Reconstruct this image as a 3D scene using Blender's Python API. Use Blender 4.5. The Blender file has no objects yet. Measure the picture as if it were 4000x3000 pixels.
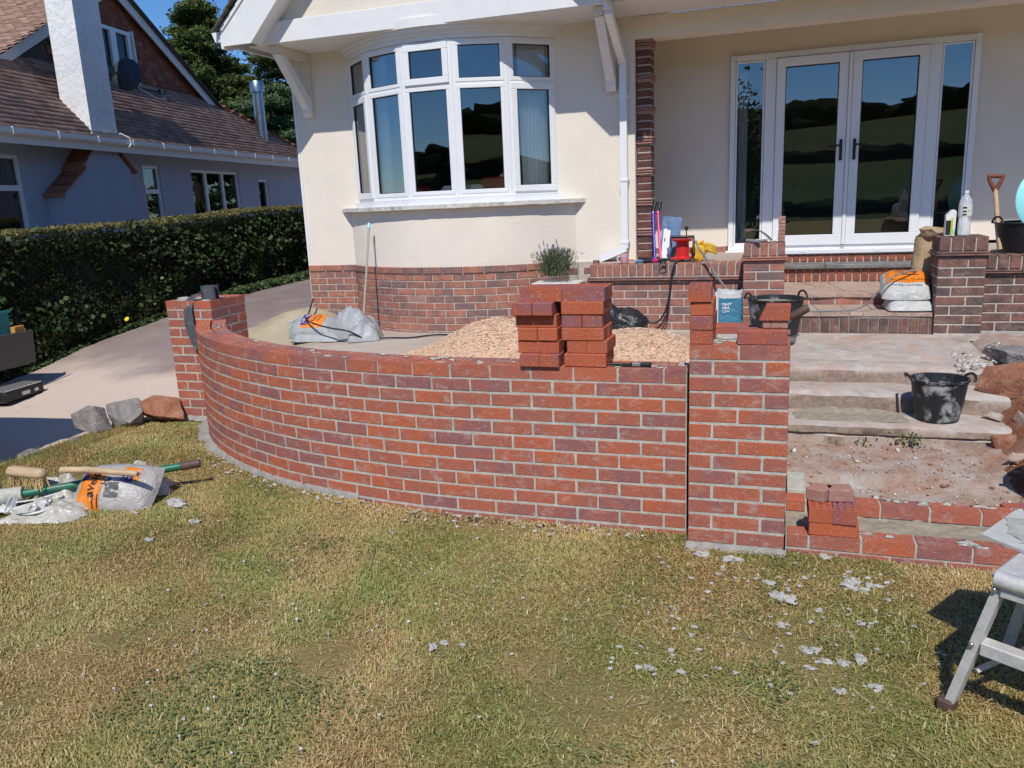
import bpy, bmesh, math, random
import numpy as np
from mathutils import Vector, Matrix, noise
random.seed(7)
SC = bpy.context.scene
COL = SC.collection
rad = math.radians

# ---------------------------------------------------------------- camera, sky, sun, exposure
cam_d = bpy.data.cameras.new('camera'); cam = bpy.data.objects.new('camera', cam_d); COL.objects.link(cam)
yaw, pitch, roll = 0.3278, 0.2251, 0.0445
fw = Vector((-math.sin(yaw)*math.cos(pitch), math.cos(yaw)*math.cos(pitch), -math.sin(pitch)))
rt = Vector((math.cos(yaw), math.sin(yaw), 0)); dn = fw.cross(rt)
r2 = rt*math.cos(roll)+dn*math.sin(roll); d2 = -rt*math.sin(roll)+dn*math.cos(roll)
m3 = Matrix((r2, -d2, -fw)).transposed()
cam.matrix_world = Matrix.Translation((0.382, -3.667, 1.641)) @ m3.to_4x4()
cam_d.sensor_width = 36.0; cam_d.lens = 36.0*3115.9/4000.0
cam_d.clip_start = 0.05; cam_d.clip_end = 2000
SC.camera = cam
SC.render.resolution_x, SC.render.resolution_y = 1024, 768

SUN_EL, SUN_AZ = 51.0, 9.0
W = bpy.data.worlds.new('World'); SC.world = W; W.use_nodes = True
wn = W.node_tree.nodes; wn.clear()
sky = wn.new('ShaderNodeTexSky'); sky.sky_type = 'NISHITA'; sky.sun_disc = False
sky.sun_elevation = rad(SUN_EL); sky.sun_rotation = rad(180-SUN_AZ)
sky.air_density = 1.0; sky.dust_density = 0.0; sky.ozone_density = 8.0; sky.altitude = 1500
bg = wn.new('ShaderNodeBackground'); bg.inputs[1].default_value = 0.12
wo = wn.new('ShaderNodeOutputWorld')
hsv = wn.new('ShaderNodeHueSaturation'); hsv.inputs['Saturation'].default_value = 1.1
W.node_tree.links.new(sky.outputs[0], hsv.inputs['Color']); W.node_tree.links.new(hsv.outputs[0], bg.inputs[0]); W.node_tree.links.new(bg.outputs[0], wo.inputs[0])
sun_d = bpy.data.lights.new('sun', 'SUN'); sun_d.energy = 3.6; sun_d.angle = rad(0.53); sun_d.color = (1.0, 0.95, 0.875)
sun = bpy.data.objects.new('sun', sun_d); COL.objects.link(sun)
sd = Vector((-math.sin(rad(SUN_AZ))*math.cos(rad(SUN_EL)), math.cos(rad(SUN_AZ))*math.cos(rad(SUN_EL)), -math.sin(rad(SUN_EL))))
sun.rotation_euler = sd.to_track_quat('-Z', 'Y').to_euler(); sun.location = (3, -12, 20)
SC.view_settings.view_transform = 'Standard'; SC.view_settings.look = 'None'
SC.view_settings.exposure = 0.12; SC.view_settings.gamma = 1.0

# ---------------------------------------------------------------- helpers
def world_origin(o):
    v = Vector((0, 0, 0))
    while o is not None:
        v = v + o.location; o = o.parent
    return v

def tag(o, label=None, cat=None, group=None, kind=None):
    if label: o['label'] = label
    if cat: o['category'] = cat
    if group: o['group'] = group
    if kind: o['kind'] = kind
    return o

def thing(name, loc, label, cat, group=None):
    o = bpy.data.objects.new(name, None); COL.objects.link(o)
    o.location = loc; o.empty_display_size = 0.1
    return tag(o, label, cat, group)

class MB:
    def __init__(s): s.v = []; s.f = []
    def add(s, vs, fs):
        n = len(s.v); s.v += [tuple(v) for v in vs]; s.f += [tuple(i+n for i in f) for f in fs]; return s
    def box(s, c, d, rz=0, rx=0, ry=0, ch=0.0):
        x, y, z = d[0]/2, d[1]/2, d[2]/2
        R = Matrix.Rotation(rz, 3, 'Z') @ Matrix.Rotation(ry, 3, 'Y') @ Matrix.Rotation(rx, 3, 'X')
        c = Vector(c)
        if ch <= 0:
            vs = [(i*x, j*y, k*z) for i in (-1, 1) for j in (-1, 1) for k in (-1, 1)]
            fs = [(0, 1, 3, 2), (4, 6, 7, 5), (0, 4, 5, 1), (2, 3, 7, 6), (0, 2, 6, 4), (1, 5, 7, 3)]
        else:
            vs, fs = chamfer(x, y, z, ch)
        return s.add([c + R @ Vector(v) for v in vs], fs)
    def b2(s, x0, x1, y0, y1, z0, z1, ch=0.0):
        return s.box(((x0+x1)/2, (y0+y1)/2, (z0+z1)/2), (abs(x1-x0), abs(y1-y0), abs(z1-z0)), ch=ch)
    def tube(s, pts, r, n=8, cap=True):
        P = [Vector(p) for p in pts]; rs = r if isinstance(r, (list, tuple)) else [r]*len(P)
        up = None; vs = []; fs = []
        for i, p in enumerate(P):
            t = (P[min(i+1, len(P)-1)] - P[max(i-1, 0)])
            if t.length < 1e-9: t = Vector((0, 0, 1))
            t.normalize()
            if up is None: up = Vector((0, 0, 1)) if abs(t.z) < 0.9 else Vector((1, 0, 0))
            a = t.cross(up)
            if a.length < 1e-6: a = t.orthogonal()
            a.normalize(); b = t.cross(a); up = -b if up.dot(-b) > 0 else b
            up = a.cross(t)
            for k in range(n):
                th = 2*math.pi*k/n; vs.append(p + (a*math.cos(th) + b*math.sin(th))*rs[i])
        for i in range(len(P)-1):
            for k in range(n):
                fs.append((i*n+k, i*n+(k+1) % n, (i+1)*n+(k+1) % n, (i+1)*n+k))
        if cap:
            fs.append(tuple(reversed(range(n)))); fs.append(tuple(range((len(P)-1)*n, len(P)*n)))
        return s.add(vs, fs)
    def lathe(s, prof, c, n=24, sx=1, sy=1, R=None):
        vs = []; fs = []; c = Vector(c)
        for r, z in prof:
            for k in range(n):
                th = 2*math.pi*k/n; v = Vector((r*math.cos(th)*sx, r*math.sin(th)*sy, z))
                vs.append(c + (R @ v if R is not None else v))
        for i in range(len(prof)-1):
            for k in range(n):
                fs.append((i*n+k, i*n+(k+1) % n, (i+1)*n+(k+1) % n, (i+1)*n+k))
        if prof[0][0] > 1e-6: fs.append(tuple(reversed(range(n))))
        if prof[-1][0] > 1e-6: fs.append(tuple(range((len(prof)-1)*n, len(prof)*n)))
        return s.add(vs, fs)
    def grid(s, fn, nu, nv):
        vs = [fn(i/(nu-1), j/(nv-1)) for i in range(nu) for j in range(nv)]
        fs = [(i*nv+j, (i+1)*nv+j, (i+1)*nv+j+1, i*nv+j+1) for i in range(nu-1) for j in range(nv-1)]
        return s.add(vs, fs)
    def prism(s, poly, axis, a, b):
        # poly: 2D points; axis 0/1/2 extruded between a and b
        def mk(p, t):
            q = list(p); q.insert(axis, t); return tuple(q)
        n = len(poly); vs = [mk(p, a) for p in poly] + [mk(p, b) for p in poly]
        fs = [tuple(range(n)), tuple(reversed(range(n, 2*n)))] + [(i, i+n, (i+1) % n+n, (i+1) % n) for i in range(n)]
        return s.add(vs, fs)
    def ribbon(s, pts, w, th=0.004, up=(0, 0, 1)):
        P = [Vector(p) for p in pts]; vs = []; fs = []
        for i, p in enumerate(P):
            t = (P[min(i+1, len(P)-1)] - P[max(i-1, 0)]).normalized(); a = t.cross(Vector(up))
            if a.length < 1e-5: a = Vector((1, 0, 0))
            a.normalize(); b = a.cross(t).normalized()
            for (ka, kb) in ((-1, -1), (1, -1), (1, 1), (-1, 1)): vs.append(p + a*ka*w/2 + b*kb*th/2)
        for i in range(len(P)-1):
            for k in range(4): fs.append((i*4+k, i*4+(k+1) % 4, (i+1)*4+(k+1) % 4, (i+1)*4+k))
        fs += [(3, 2, 1, 0), tuple(range((len(P)-1)*4, len(P)*4))]
        return s.add(vs, fs)
    def blob(s, c, r, seed=0, amp=0.25, sub=2, sc=1.6, flat=None, R=None):
        bm = bmesh.new(); bmesh.ops.create_icosphere(bm, subdivisions=sub, radius=1)
        vs = []; o = Vector((seed*7.3, seed*3.1, seed*1.7))
        for v in bm.verts:
            d = v.co.normalized(); k = 1 + amp*noise.noise(d*sc + o)*2 + amp*0.5*noise.noise(d*sc*2.7 + o)
            q = Vector((d.x*r[0], d.y*r[1], d.z*r[2]))*k
            if flat is not None and q.z < -flat*r[2]: q.z = -flat*r[2]
            if R is not None: q = R @ q
            vs.append(Vector(c) + q)
        bm.verts.index_update()
        fs = [tuple(v.index for v in f.verts) for f in bm.faces]; bm.free()
        return s.add(vs, fs)
    def mesh(s, name, off=(0, 0, 0), smooth=None):
        me = bpy.data.meshes.new(name); o = Vector(off)
        me.from_pydata([(v[0]-o.x, v[1]-o.y, v[2]-o.z) for v in s.v], [], s.f); me.update()
        bm = bmesh.new(); bm.from_mesh(me); bmesh.ops.recalc_face_normals(bm, faces=bm.faces); bm.to_mesh(me); bm.free()
        if smooth is not None:
            me.polygons.foreach_set('use_smooth', [True]*len(me.polygons))
            if smooth < 180: me.set_sharp_from_angle(angle=rad(smooth))
        return me

def chamfer(x, y, z, c):
    # 24-vertex chamfered box
    vs = []; idx = {}
    for i in (-1, 1):
        for j in (-1, 1):
            for k in (-1, 1):
                for a in range(3):
                    p = [i*(x-c), j*(y-c), k*(z-c)]; p[a] = (i*x, j*y, k*z)[a]
                    idx[(i, j, k, a)] = len(vs); vs.append(tuple(p))
    g = lambda i, j, k, a: idx[(i, j, k, a)]
    fs = []
    for i in (-1, 1):
        fs.append((g(i, -1, -1, 0), g(i, 1, -1, 0), g(i, 1, 1, 0), g(i, -1, 1, 0)))
        fs.append((g(-1, i, -1, 1), g(1, i, -1, 1), g(1, i, 1, 1), g(-1, i, 1, 1)))
        fs.append((g(-1, -1, i, 2), g(1, -1, i, 2), g(1, 1, i, 2), g(-1, 1, i, 2)))
        for j in (-1, 1):
            fs.append((g(i, j, -1, 0), g(i, j, 1, 0), g(i, j, 1, 1), g(i, j, -1, 1)))
            fs.append((g(i, -1, j, 0), g(i, 1, j, 0), g(i, 1, j, 2), g(i, -1, j, 2)))
            fs.append((g(-1, i, j, 1), g(1, i, j, 1), g(1, i, j, 2), g(-1, i, j, 2)))
            for k in (-1, 1): fs.append((g(i, j, k, 0), g(i, j, k, 1), g(i, j, k, 2)))
    return vs, fs

def part(name, mb, mat, parent, smooth=None, label=None, kind=None):
    """one mesh part, geometry given in world coordinates"""
    me = mb.mesh(name, world_origin(parent), smooth) if isinstance(mb, MB) else mb
    if mat: me.materials.append(mat)
    o = bpy.data.objects.new(name, me); COL.objects.link(o); o.parent = parent
    if label: o['label'] = label
    if kind: o['kind'] = kind
    return o

def piece(name, me, parent, loc, rz=0, rx=0, ry=0):
    """a shared-mesh piece at a world location"""
    o = bpy.data.objects.new(name, me); COL.objects.link(o); o.parent = parent
    o.location = Vector(loc) - world_origin(parent); o.rotation_euler = (rx, ry, rz)
    return o

def single(name, mb, mat, loc, label=None, cat=None, group=None, kind=None, smooth=None):
    me = mb.mesh(name, loc, smooth) if isinstance(mb, MB) else mb
    if mat and not me.materials: me.materials.append(mat)
    o = bpy.data.objects.new(name, me); COL.objects.link(o); o.location = loc
    return tag(o, label, cat, group, kind)

def np_mesh(name, V, F, attr=None, smooth=False):
    V = np.asarray(V, np.float32); F = np.asarray(F, np.int32)
    me = bpy.data.meshes.new(name); n, k = F.shape
    me.vertices.add(len(V)); me.vertices.foreach_set('co', V.ravel())
    me.loops.add(n*k); me.loops.foreach_set('vertex_index', F.ravel())
    me.polygons.add(n); me.polygons.foreach_set('loop_start', np.arange(0, n*k, k, dtype=np.int32))
    try: me.polygons.foreach_set('loop_total', np.full(n, k, np.int32))
    except Exception: pass
    if attr is not None:
        a = me.attributes.new('rnd', 'FLOAT', 'POINT'); a.data.foreach_set('value', np.asarray(attr, np.float32))
    me.update(calc_edges=True); me.validate()
    if smooth: me.polygons.foreach_set('use_smooth', [True]*n)
    return me

def spline(pts, k=6):
    P = [Vector(p) for p in pts]; out = []
    for i in range(len(P)-1):
        a, b, c, d = P[max(i-1, 0)], P[i], P[i+1], P[min(i+2, len(P)-1)]
        for q in range(k):
            t = q/k; out.append(.5*((2*b)+(c-a)*t+(2*a-5*b+4*c-d)*t*t+(3*b-a-3*c+d)*t**3))
    return out+[P[-1]]
def smoothstep(a, b, x):
    t = min(1, max(0, (x-a)/(b-a))); return t*t*(3-2*t)
def pl(xs, ys, x):
    return float(np.interp(x, xs, ys))
def fbm(x, y, z=0.0, o=3):
    s = 0; a = 1
    for i in range(o): s += a*noise.noise(Vector((x, y, z))); x *= 2.1; y *= 2.1; a *= .5
    return s
def text_mesh(txt, size, fn, bold=0.0, align='CENTER', sub=0):
    """lettering as a flat mesh whose 2D points are mapped to 3D by fn(u, v)"""
    cu = bpy.data.curves.new('lettering', 'FONT'); cu.body = txt; cu.size = size; cu.align_x = align; cu.align_y = 'CENTER'
    cu.offset = bold; cu.resolution_u = 2
    ob = bpy.data.objects.new('lettering', cu); COL.objects.link(ob)
    dg = bpy.context.evaluated_depsgraph_get(); dg.update()
    me = bpy.data.meshes.new_from_object(ob.evaluated_get(dg))
    bpy.data.objects.remove(ob); bpy.data.curves.remove(cu)
    mb = MB(); mb.v = [tuple(fn(v.co.x, v.co.y)) for v in me.vertices]; mb.f = [tuple(p.vertices) for p in me.polygons]
    bpy.data.meshes.remove(me); return mb
# ---------------------------------------------------------------- materials
class NT:
    def __init__(s, name):
        s.m = bpy.data.materials.new(name); s.m.use_nodes = True; s.t = s.m.node_tree; s.n = s.t.nodes
        s.b = s.n['Principled BSDF']; s.out = s.n['Material Output']; s._c = {}
    def N(s, ty, **kw):
        x = s.n.new(ty)
        for k, v in kw.items(): setattr(x, k, v)
        return x
    def L(s, a, b): s.t.links.new(a, b)
    def co(s, kind='Object', rnd=False):
        key = (kind, rnd)
        if key in s._c: return s._c[key]
        if kind == 'World': o = s.N('ShaderNodeNewGeometry').outputs['Position']
        else: o = s.N('ShaderNodeTexCoord').outputs[kind]
        if rnd:
            oi = s.N('ShaderNodeObjectInfo'); mu = s.N('ShaderNodeMath', operation='MULTIPLY'); mu.inputs[1].default_value = 83.0
            s.L(oi.outputs['Random'], mu.inputs[0]); ad = s.N('ShaderNodeVectorMath', operation='ADD')
            s.L(o, ad.inputs[0]); s.L(mu.outputs[0], ad.inputs[1]); o = ad.outputs[0]
        s._c[key] = o; return o
    def noise(s, scale, detail=4, rough=.55, co=None, dist=0, stretch=None):
        x = s.N('ShaderNodeTexNoise'); x.inputs['Scale'].default_value = scale; x.inputs['Detail'].default_value = detail
        x.inputs['Roughness'].default_value = rough; x.inputs['Distortion'].default_value = dist
        c = co if co is not None else s.co()
        if stretch:
            mp = s.N('ShaderNodeMapping'); mp.inputs['Scale'].default_value = stretch; s.L(c, mp.inputs[0]); c = mp.outputs[0]
        s.L(c, x.inputs['Vector']); return x.outputs['Fac']
    def vor(s, scale, co=None, feature='F1', out='Distance'):
        x = s.N('ShaderNodeTexVoronoi', feature=feature); x.inputs['Scale'].default_value = scale
        s.L(co if co is not None else s.co(), x.inputs['Vector']); return x.outputs[out]
    def ramp(s, fac, stops, interp='LINEAR'):
        x = s.N('ShaderNodeValToRGB'); e = x.color_ramp; e.interpolation = interp
        while len(e.elements) < len(stops): e.elements.new(0.5)
        for i, (p, c) in enumerate(stops):
            e.elements[i].position = p
            e.elements[i].color = (c, c, c, 1) if not isinstance(c, tuple) else (c[0], c[1], c[2], 1)
        s.L(fac, x.inputs[0]); return x.outputs[0]
    def mix(s, fac, a, b, mode='MIX'):
        x = s.N('ShaderNodeMix', data_type='RGBA', blend_type=mode)
        if isinstance(fac, (int, float)): x.inputs[0].default_value = fac
        else: s.L(fac, x.inputs[0])
        for i, v in ((6, a), (7, b)):
            if isinstance(v, tuple): x.inputs[i].default_value = (v[0], v[1], v[2], 1)
            else: s.L(v, x.inputs[i])
        return x.outputs[2]
    def math(s, op, a, b=None):
        x = s.N('ShaderNodeMath', operation=op)
        for i, v in ((0, a), (1, b)):
            if v is None: continue
            if isinstance(v, (int, float)): x.inputs[i].default_value = v
            else: s.L(v, x.inputs[i])
        return x.outputs[0]
    def bump(s, h, strength=.3, dist=.01):
        x = s.N('ShaderNodeBump'); x.inputs['Strength'].default_value = strength; x.inputs['Distance'].default_value = dist
        s.L(h, x.inputs['Height']); s.L(x.outputs[0], s.b.inputs['Normal']); return x
    def col(s, c):
        if isinstance(c, tuple): s.b.inputs['Base Color'].default_value = (*c, 1)
        else: s.L(c, s.b.inputs['Base Color'])
        return s
    def set(s, rough=.6, metal=0, spec=.5):
        s.b.inputs['Roughness'].default_value = rough; s.b.inputs['Metallic'].default_value = metal
        s.b.inputs['Specular IOR Level'].default_value = spec; return s

def dk(c, k): return tuple(max(0, min(1, x*k)) for x in c)
def simple(name, c, rough=.6, metal=0, var=.18, scale=14, bump=0, bscale=60, spec=.4, dirt=None, bd=.004):
    t = NT(name); f = t.noise(scale, 5, .6)
    cc = t.ramp(f, [(.3, dk(c, 1-var)), (.7, dk(c, 1+var))])
    if dirt:
        cc = t.mix(t.ramp(t.noise(scale*.6, 6, .65, dist=.4), [(.52, 0), (.66, .75)]), cc, dirt)
    t.col(cc).set(rough, metal, spec)
    if bump: t.bump(t.noise(bscale, 4, .6), bump, bd)
    return t.m

def brick_mat(name, stops, speck=(.62, .42, .30), smear=(.50, .43, .40), smear_amt=.6, dirt=0.0):
    t = NT(name); co = t.co('Object', True); oi = t.N('ShaderNodeObjectInfo').outputs['Random']
    n1 = t.noise(7.0, 3, .5, co)
    h = t.math('ADD', oi, t.math('MULTIPLY', t.math('SUBTRACT', n1, .5), 1.9))
    c = t.ramp(h, stops)
    c = t.mix(t.math('MULTIPLY', t.noise(60, 4, .7, co), .45), c, dk(stops[0][1], .6))
    sp = t.noise(130, 2, .5, co)
    c = t.mix(t.ramp(sp, [(.64, 0), (.70, .65)]), c, speck)
    sp2 = t.noise(95, 3, .6, co)
    c = t.mix(t.ramp(sp2, [(.29, .8), (.36, 0)]), c, (.035, .02, .018))
    sm = t.noise(13, 7, .72, co, .5, (1, 1, 1.8))
    c = t.mix(t.ramp(sm, [(.53, 0), (.72, smear_amt)]), c, smear)
    if dirt:
        c = t.mix(t.ramp(t.noise(7, 6, .7, co), [(.42, 0), (.62, dirt)]), c, (.05, .045, .042))
        c = t.mix(t.ramp(t.noise(120, 4, .7, co), [(.6, 0), (.68, dirt*.8)]), c, (.42, .40, .37))
    t.col(c).set(.85, 0, .25)
    bh = t.math('ADD', t.noise(170, 4, .65, co, 0, (.55, 1, 1)), t.math('MULTIPLY', t.noise(35, 3, .5, co), .8))
    t.bump(bh, .75, .0035)
    return t.m
M = {}
M['brick_new'] = brick_mat('new_red_brick', [(.0, (.53, .145, .072)), (.27, (.46, .138, .085)), (.64, (.39, .138, .104)), (1.0, (.29, .130, .136))])
M['brick_loose'] = brick_mat('loose_red_brick', [(.0, (.54, .135, .060)), (.55, (.46, .118, .062)), (.8, (.37, .115, .09)), (1.0, (.30, .12, .14))], smear_amt=.12)
M['brick_dark'] = brick_mat('dull_red_brick', [(.0, (.22, .085, .06)), (.5, (.14, .06, .05)), (1.0, (.075, .045, .045))], smear_amt=.15, dirt=.15)
M['brick_old'] = brick_mat('old_house_brick', [(.0, (.48, .20, .135)), (.35, (.40, .175, .13)), (.7, (.31, .155, .13)), (1.0, (.21, .145, .145))], smear_amt=.45, dirt=.18)
M['brick_grimy'] = brick_mat('grimy_brick', [(.0, (.28, .13, .10)), (.5, (.21, .12, .10)), (1.0, (.15, .11, .10))], smear_amt=.5, dirt=.6)
M['brick_orange'] = brick_mat('orange_brick', [(.0, (.40, .12, .06)), (.6, (.33, .10, .06)), (1.0, (.22, .085, .065))], smear_amt=.3)
M['brick_pale'] = brick_mat('mortar_dusted_brick', [(.0, (.44, .24, .19)), (.6, (.40, .21, .17)), (1.0, (.36, .2, .17))], smear_amt=.8)

def mortar_mat(name, c):
    t = NT(name); f = t.noise(26, 6, .65)
    t.col(t.mix(t.ramp(t.noise(140, 3, .6), [(.3, .35), (.5, 0)]), t.ramp(f, [(.3, dk(c, .72)), (.68, dk(c, 1.12))]), dk(c, .45))).set(.95, 0, .1)
    t.bump(t.noise(150, 5, .7), .8, .004); return t.m
M['mortar'] = mortar_mat('grey_mortar', (.54, .525, .46))
M['mortar_grimy'] = mortar_mat('grimy_mortar', (.30, .275, .24))
M['mortar_old'] = mortar_mat('old_mortar', (.58, .52, .45))
M['mortar_fresh'] = mortar_mat('fresh_mortar', (.33, .31, .265))
M['crumb'] = mortar_mat('dry_mortar_crumb', (.50, .485, .445))
M['footing'] = mortar_mat('rough_footing', (.36, .34, .31))

# cream render
def render_mat(name, c):
    t = NT(name); w = t.co('World')
    f = t.noise(1.3, 5, .6, w); c1 = t.ramp(f, [(.35, dk(c, .94)), (.65, dk(c, 1.03))])
    c1 = t.mix(t.ramp(t.noise(5.0, 7, .7, w, .6, (1, 1, .25)), [(.58, 0), (.74, .16)]), c1, dk(c, .66))
    t.col(c1).set(.9, 0, .2)
    h = t.math('ADD', t.noise(38, 4, .55, w), t.math('MULTIPLY', t.noise(170, 2, .5, w), .35)); t.bump(h, .55, .006); return t.m
M['render'] = render_mat('cream_render', (.81, .74, .635))
M['render_blue'] = render_mat('pale_blue_grey_render', (.40, .445, .53))
M['render_white'] = render_mat('white_render', (.74, .73, .71))
t = NT('cracked_chimney_render'); w = t.co('World')
c = t.ramp(t.noise(2.2, 5, .6, w), [(.35, (.78, .78, .77)), (.65, (.86, .86, .85))])
c = t.mix(t.ramp(t.noise(3.4, 9, .75, w, 1.6), [(.485, 0), (.497, .55), (.503, .55), (.515, 0)]), c, (.33, .31, .28))
t.col(c).set(.9); t.bump(t.math('ADD', t.noise(14, 3, .5, w), t.math('MULTIPLY', t.noise(50, 3, .6, w), .4)), .55, .02); M['chimney'] = t.m
M['upvc'] = simple('white_upvc', (.82, .83, .84), .32, 0, .02, 6, 0, spec=.5)
M['paint'] = simple('white_paint', (.80, .80, .79), .45, 0, .04, 8, .1, 30, dirt=None)
M['paint_cream'] = simple('cream_paint', (.74, .66, .53), .55, 0, .05, 6, .1, 40)
M['soffit'] = simple('white_soffit', (.78, .77, .75), .5, 0, .04, 5)
M['gasket'] = simple('black_gasket', (.012, .012, .014), .5)
M['black_plastic'] = simple('black_plastic', (.018, .019, .021), .42, 0, .3, 20, .25, 30)
M['black_rubber'] = simple('mortar_splashed_rubber', (.022, .024, .027), .5, 0, .3, 14, .5, 25, dirt=(.55, .55, .54))
M['stone_sill'] = simple('weathered_sill', (.62, .60, .55), .9, 0, .15, 20, .6, 60, dirt=(.25, .24, .2))
M['concrete'] = None
t = NT('worn_concrete'); w = t.co('World')
c = t.ramp(t.noise(2.3, 6, .65, w, .3), [(.30, (.47, .33, .27)), (.5, (.46, .375, .325)), (.66, (.48, .44, .40))])
c = t.mix(t.ramp(t.noise(6, 8, .72, w, .4), [(.48, 0), (.64, .75)]), c, (.58, .555, .51))
c = t.mix(t.ramp(t.noise(3.1, 6, .7, w, .8, (1, 1, 3)), [(.52, 0), (.70, .6)]), c, (.25, .19, .15))
c = t.mix(t.ramp(t.noise(180, 3, .6, w), [(.27, .8), (.36, 0)]), c, (.16, .12, .10))
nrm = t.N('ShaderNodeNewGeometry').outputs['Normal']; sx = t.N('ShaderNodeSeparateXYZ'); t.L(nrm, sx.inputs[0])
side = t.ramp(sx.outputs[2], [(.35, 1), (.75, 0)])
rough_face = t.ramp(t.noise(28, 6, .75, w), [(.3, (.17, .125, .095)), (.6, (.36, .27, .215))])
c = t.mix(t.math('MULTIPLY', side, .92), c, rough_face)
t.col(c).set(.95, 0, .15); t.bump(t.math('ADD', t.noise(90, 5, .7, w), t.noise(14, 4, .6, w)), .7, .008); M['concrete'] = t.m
M['wet_mortar'] = mortar_mat('damp_mortar', (.35, .305, .235))
t = NT('terrace_concrete'); w = t.co('World')
c = t.ramp(t.noise(1.2, 7, .65, w, .5), [(.32, (.42, .31, .26)), (.5, (.46, .38, .325)), (.68, (.50, .455, .40))])
c = t.mix(t.ramp(t.noise(70, 4, .7, w), [(.28, .6), (.4, 0)]), c, (.24, .19, .17))
t.col(c).set(.95, 0, .15); t.bump(t.noise(60, 6, .7, w), .6, .006); M['terrace'] = t.m
t = NT('red_tarmac'); w = t.co('World')
c = t.ramp(t.noise(1.6, 6, .6, w), [(.3, (.215, .165, .152)), (.7, (.31, .245, .225))])
dust = t.N('ShaderNodeSeparateXYZ'); t.L(w, dust.inputs[0])
# sand dust trodden over the mouth of the drive: a band along Y with noisy edges
yy = t.math('ADD', dust.outputs[1], t.math('MULTIPLY', t.math('SUBTRACT', t.noise(.7, 5, .6, w), .5), 2.4))
band = t.ramp(t.math('DIVIDE', t.math('ADD', yy, 2.0), 8.0), [(.02, .5), (.2, 1), (.60, .97), (.70, .14), (1, 0)])
c = t.mix(t.math('MULTIPLY', band, t.ramp(t.noise(9, 6, .7, w), [(.2, .85), (.5, 1)])), c, (.66, .535, .45))
c = t.mix(t.ramp(t.noise(260, 3, .6, w), [(.3, .5), (.42, 0)]), c, (.06, .045, .04))
c = t.mix(t.ramp(t.noise(70, 4, .7, w), [(.62, 0), (.70, .5)]), c, (.55, .47, .42))
c = t.mix(t.ramp(t.noise(45, 4, .7, w), [(.30, .45), (.38, 0)]), c, (.10, .075, .07))
t.col(c).set(.95, 0, .15); t.bump(t.noise(220, 4, .7, w), .7, .006); M['tarmac'] = t.m
t = NT('red_earth'); w = t.co('World')
c = t.ramp(t.noise(5, 7, .7, w, .4), [(.28, (.20, .075, .040)), (.5, (.36, .16, .095)), (.70, (.46, .31, .235))])
c = t.mix(t.ramp(t.noise(60, 5, .7, w), [(.3, .7), (.45, 0)]), c, (.13, .05, .03))
c = t.mix(t.ramp(t.noise(8, 8, .75, w, .3), [(.56, 0), (.70, .75)]), c, (.55, .49, .43))
t.col(c).set(.97, 0, .1); t.bump(t.math('ADD', t.noise(40, 6, .75, w), t.noise(150, 3, .6, w)), 1, .02); M['earth'] = t.m
t = NT('rubble_tread'); w = t.co('World')
c = t.ramp(t.noise(4, 7, .7, w, .5), [(.26, (.40, .20, .135)), (.42, (.50, .32, .24)), (.54, (.56, .44, .37)), (.68, (.64, .60, .55))])
c = t.mix(t.ramp(t.noise(90, 5, .7, w), [(.28, .7), (.42, 0)]), c, (.20, .11, .075))
t.col(c).set(.97, 0, .1); t.bump(t.math('ADD', t.noise(35, 6, .75, w), t.noise(150, 3, .6, w)), 1, .014); M['rubble'] = t.m
t = NT('building_sand'); w = t.co('World')
c = t.ramp(t.noise(3, 6, .6, w), [(.3, (.52, .43, .29)), (.7, (.66, .57, .41))]); t.col(c).set(.97, 0, .1)
t.bump(t.math('ADD', t.noise(16, 6, .7, w), t.noise(90, 4, .6, w)), .9, .03); M['sand'] = t.m
t = NT('lawn_soil'); w = t.co('World')
c = t.ramp(t.noise(2.2, 6, .65, w, .4), [(.3, (.24, .215, .075)), (.48, (.33, .265, .105)), (.62, (.41, .30, .13)), (.75, (.46, .31, .16))])
c = t.mix(t.ramp(t.noise(80, 5, .7, w), [(.35, .65), (.55, 0)]), c, (.14, .115, .05))
t.col(c).set(1, 0, .05); t.bump(t.noise(60, 5, .7, w), 1, .02); M['soil'] = t.m

def leafy(name, ramp_stops, world_stops=None, wscale=.8, rough=.55, trans=.25, spec=.3):
    t = NT(name); a = t.N('ShaderNodeAttribute', attribute_name='rnd').outputs['Fac']
    c = t.ramp(a, ramp_stops)
    if world_stops:
        wv = t.ramp(t.noise(wscale, 6, .62, t.co('World'), .5), [(world_stops[0], 0), (world_stops[1], 1)])
        c = t.mix(wv, c, t.ramp(a, world_stops[2]))
    t.col(c).set(rough, 0, spec)
    if trans:
        tr = t.N('ShaderNodeBsdfTranslucent'); t.L(c, tr.inputs[0]); mx = t.N('ShaderNodeMixShader'); mx.inputs[0].default_value = trans
        t.L(t.b.outputs[0], mx.inputs[1]); t.L(tr.outputs[0], mx.inputs[2]); t.L(mx.outputs[0], t.out.inputs[0])
    return t.m
M['grass'] = leafy('dry_grass', [(0, (.175, .215, .058)), (.35, (.285, .31, .092)), (.7, (.40, .38, .135)), (1, (.66, .58, .30))],
                   (.39, .61, [(0, (.34, .25, .095)), (.4, (.49, .345, .145)), (.75, (.60, .44, .205)), (1, (.72, .61, .36))]), 1.35)
M['hedge_sunlit_top'] = leafy('clipped_sunlit_hedge_top', [(0, (.07, .075, .02)), (.5, (.15, .145, .045)), (1, (.27, .22, .09))])  # olive-brown top, brightened: sunlight on it is put into the colour
M['clover'] = leafy('clover_leaf', [(0, (.11, .15, .045)), (.5, (.17, .21, .07)), (1, (.24, .28, .11))])
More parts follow.
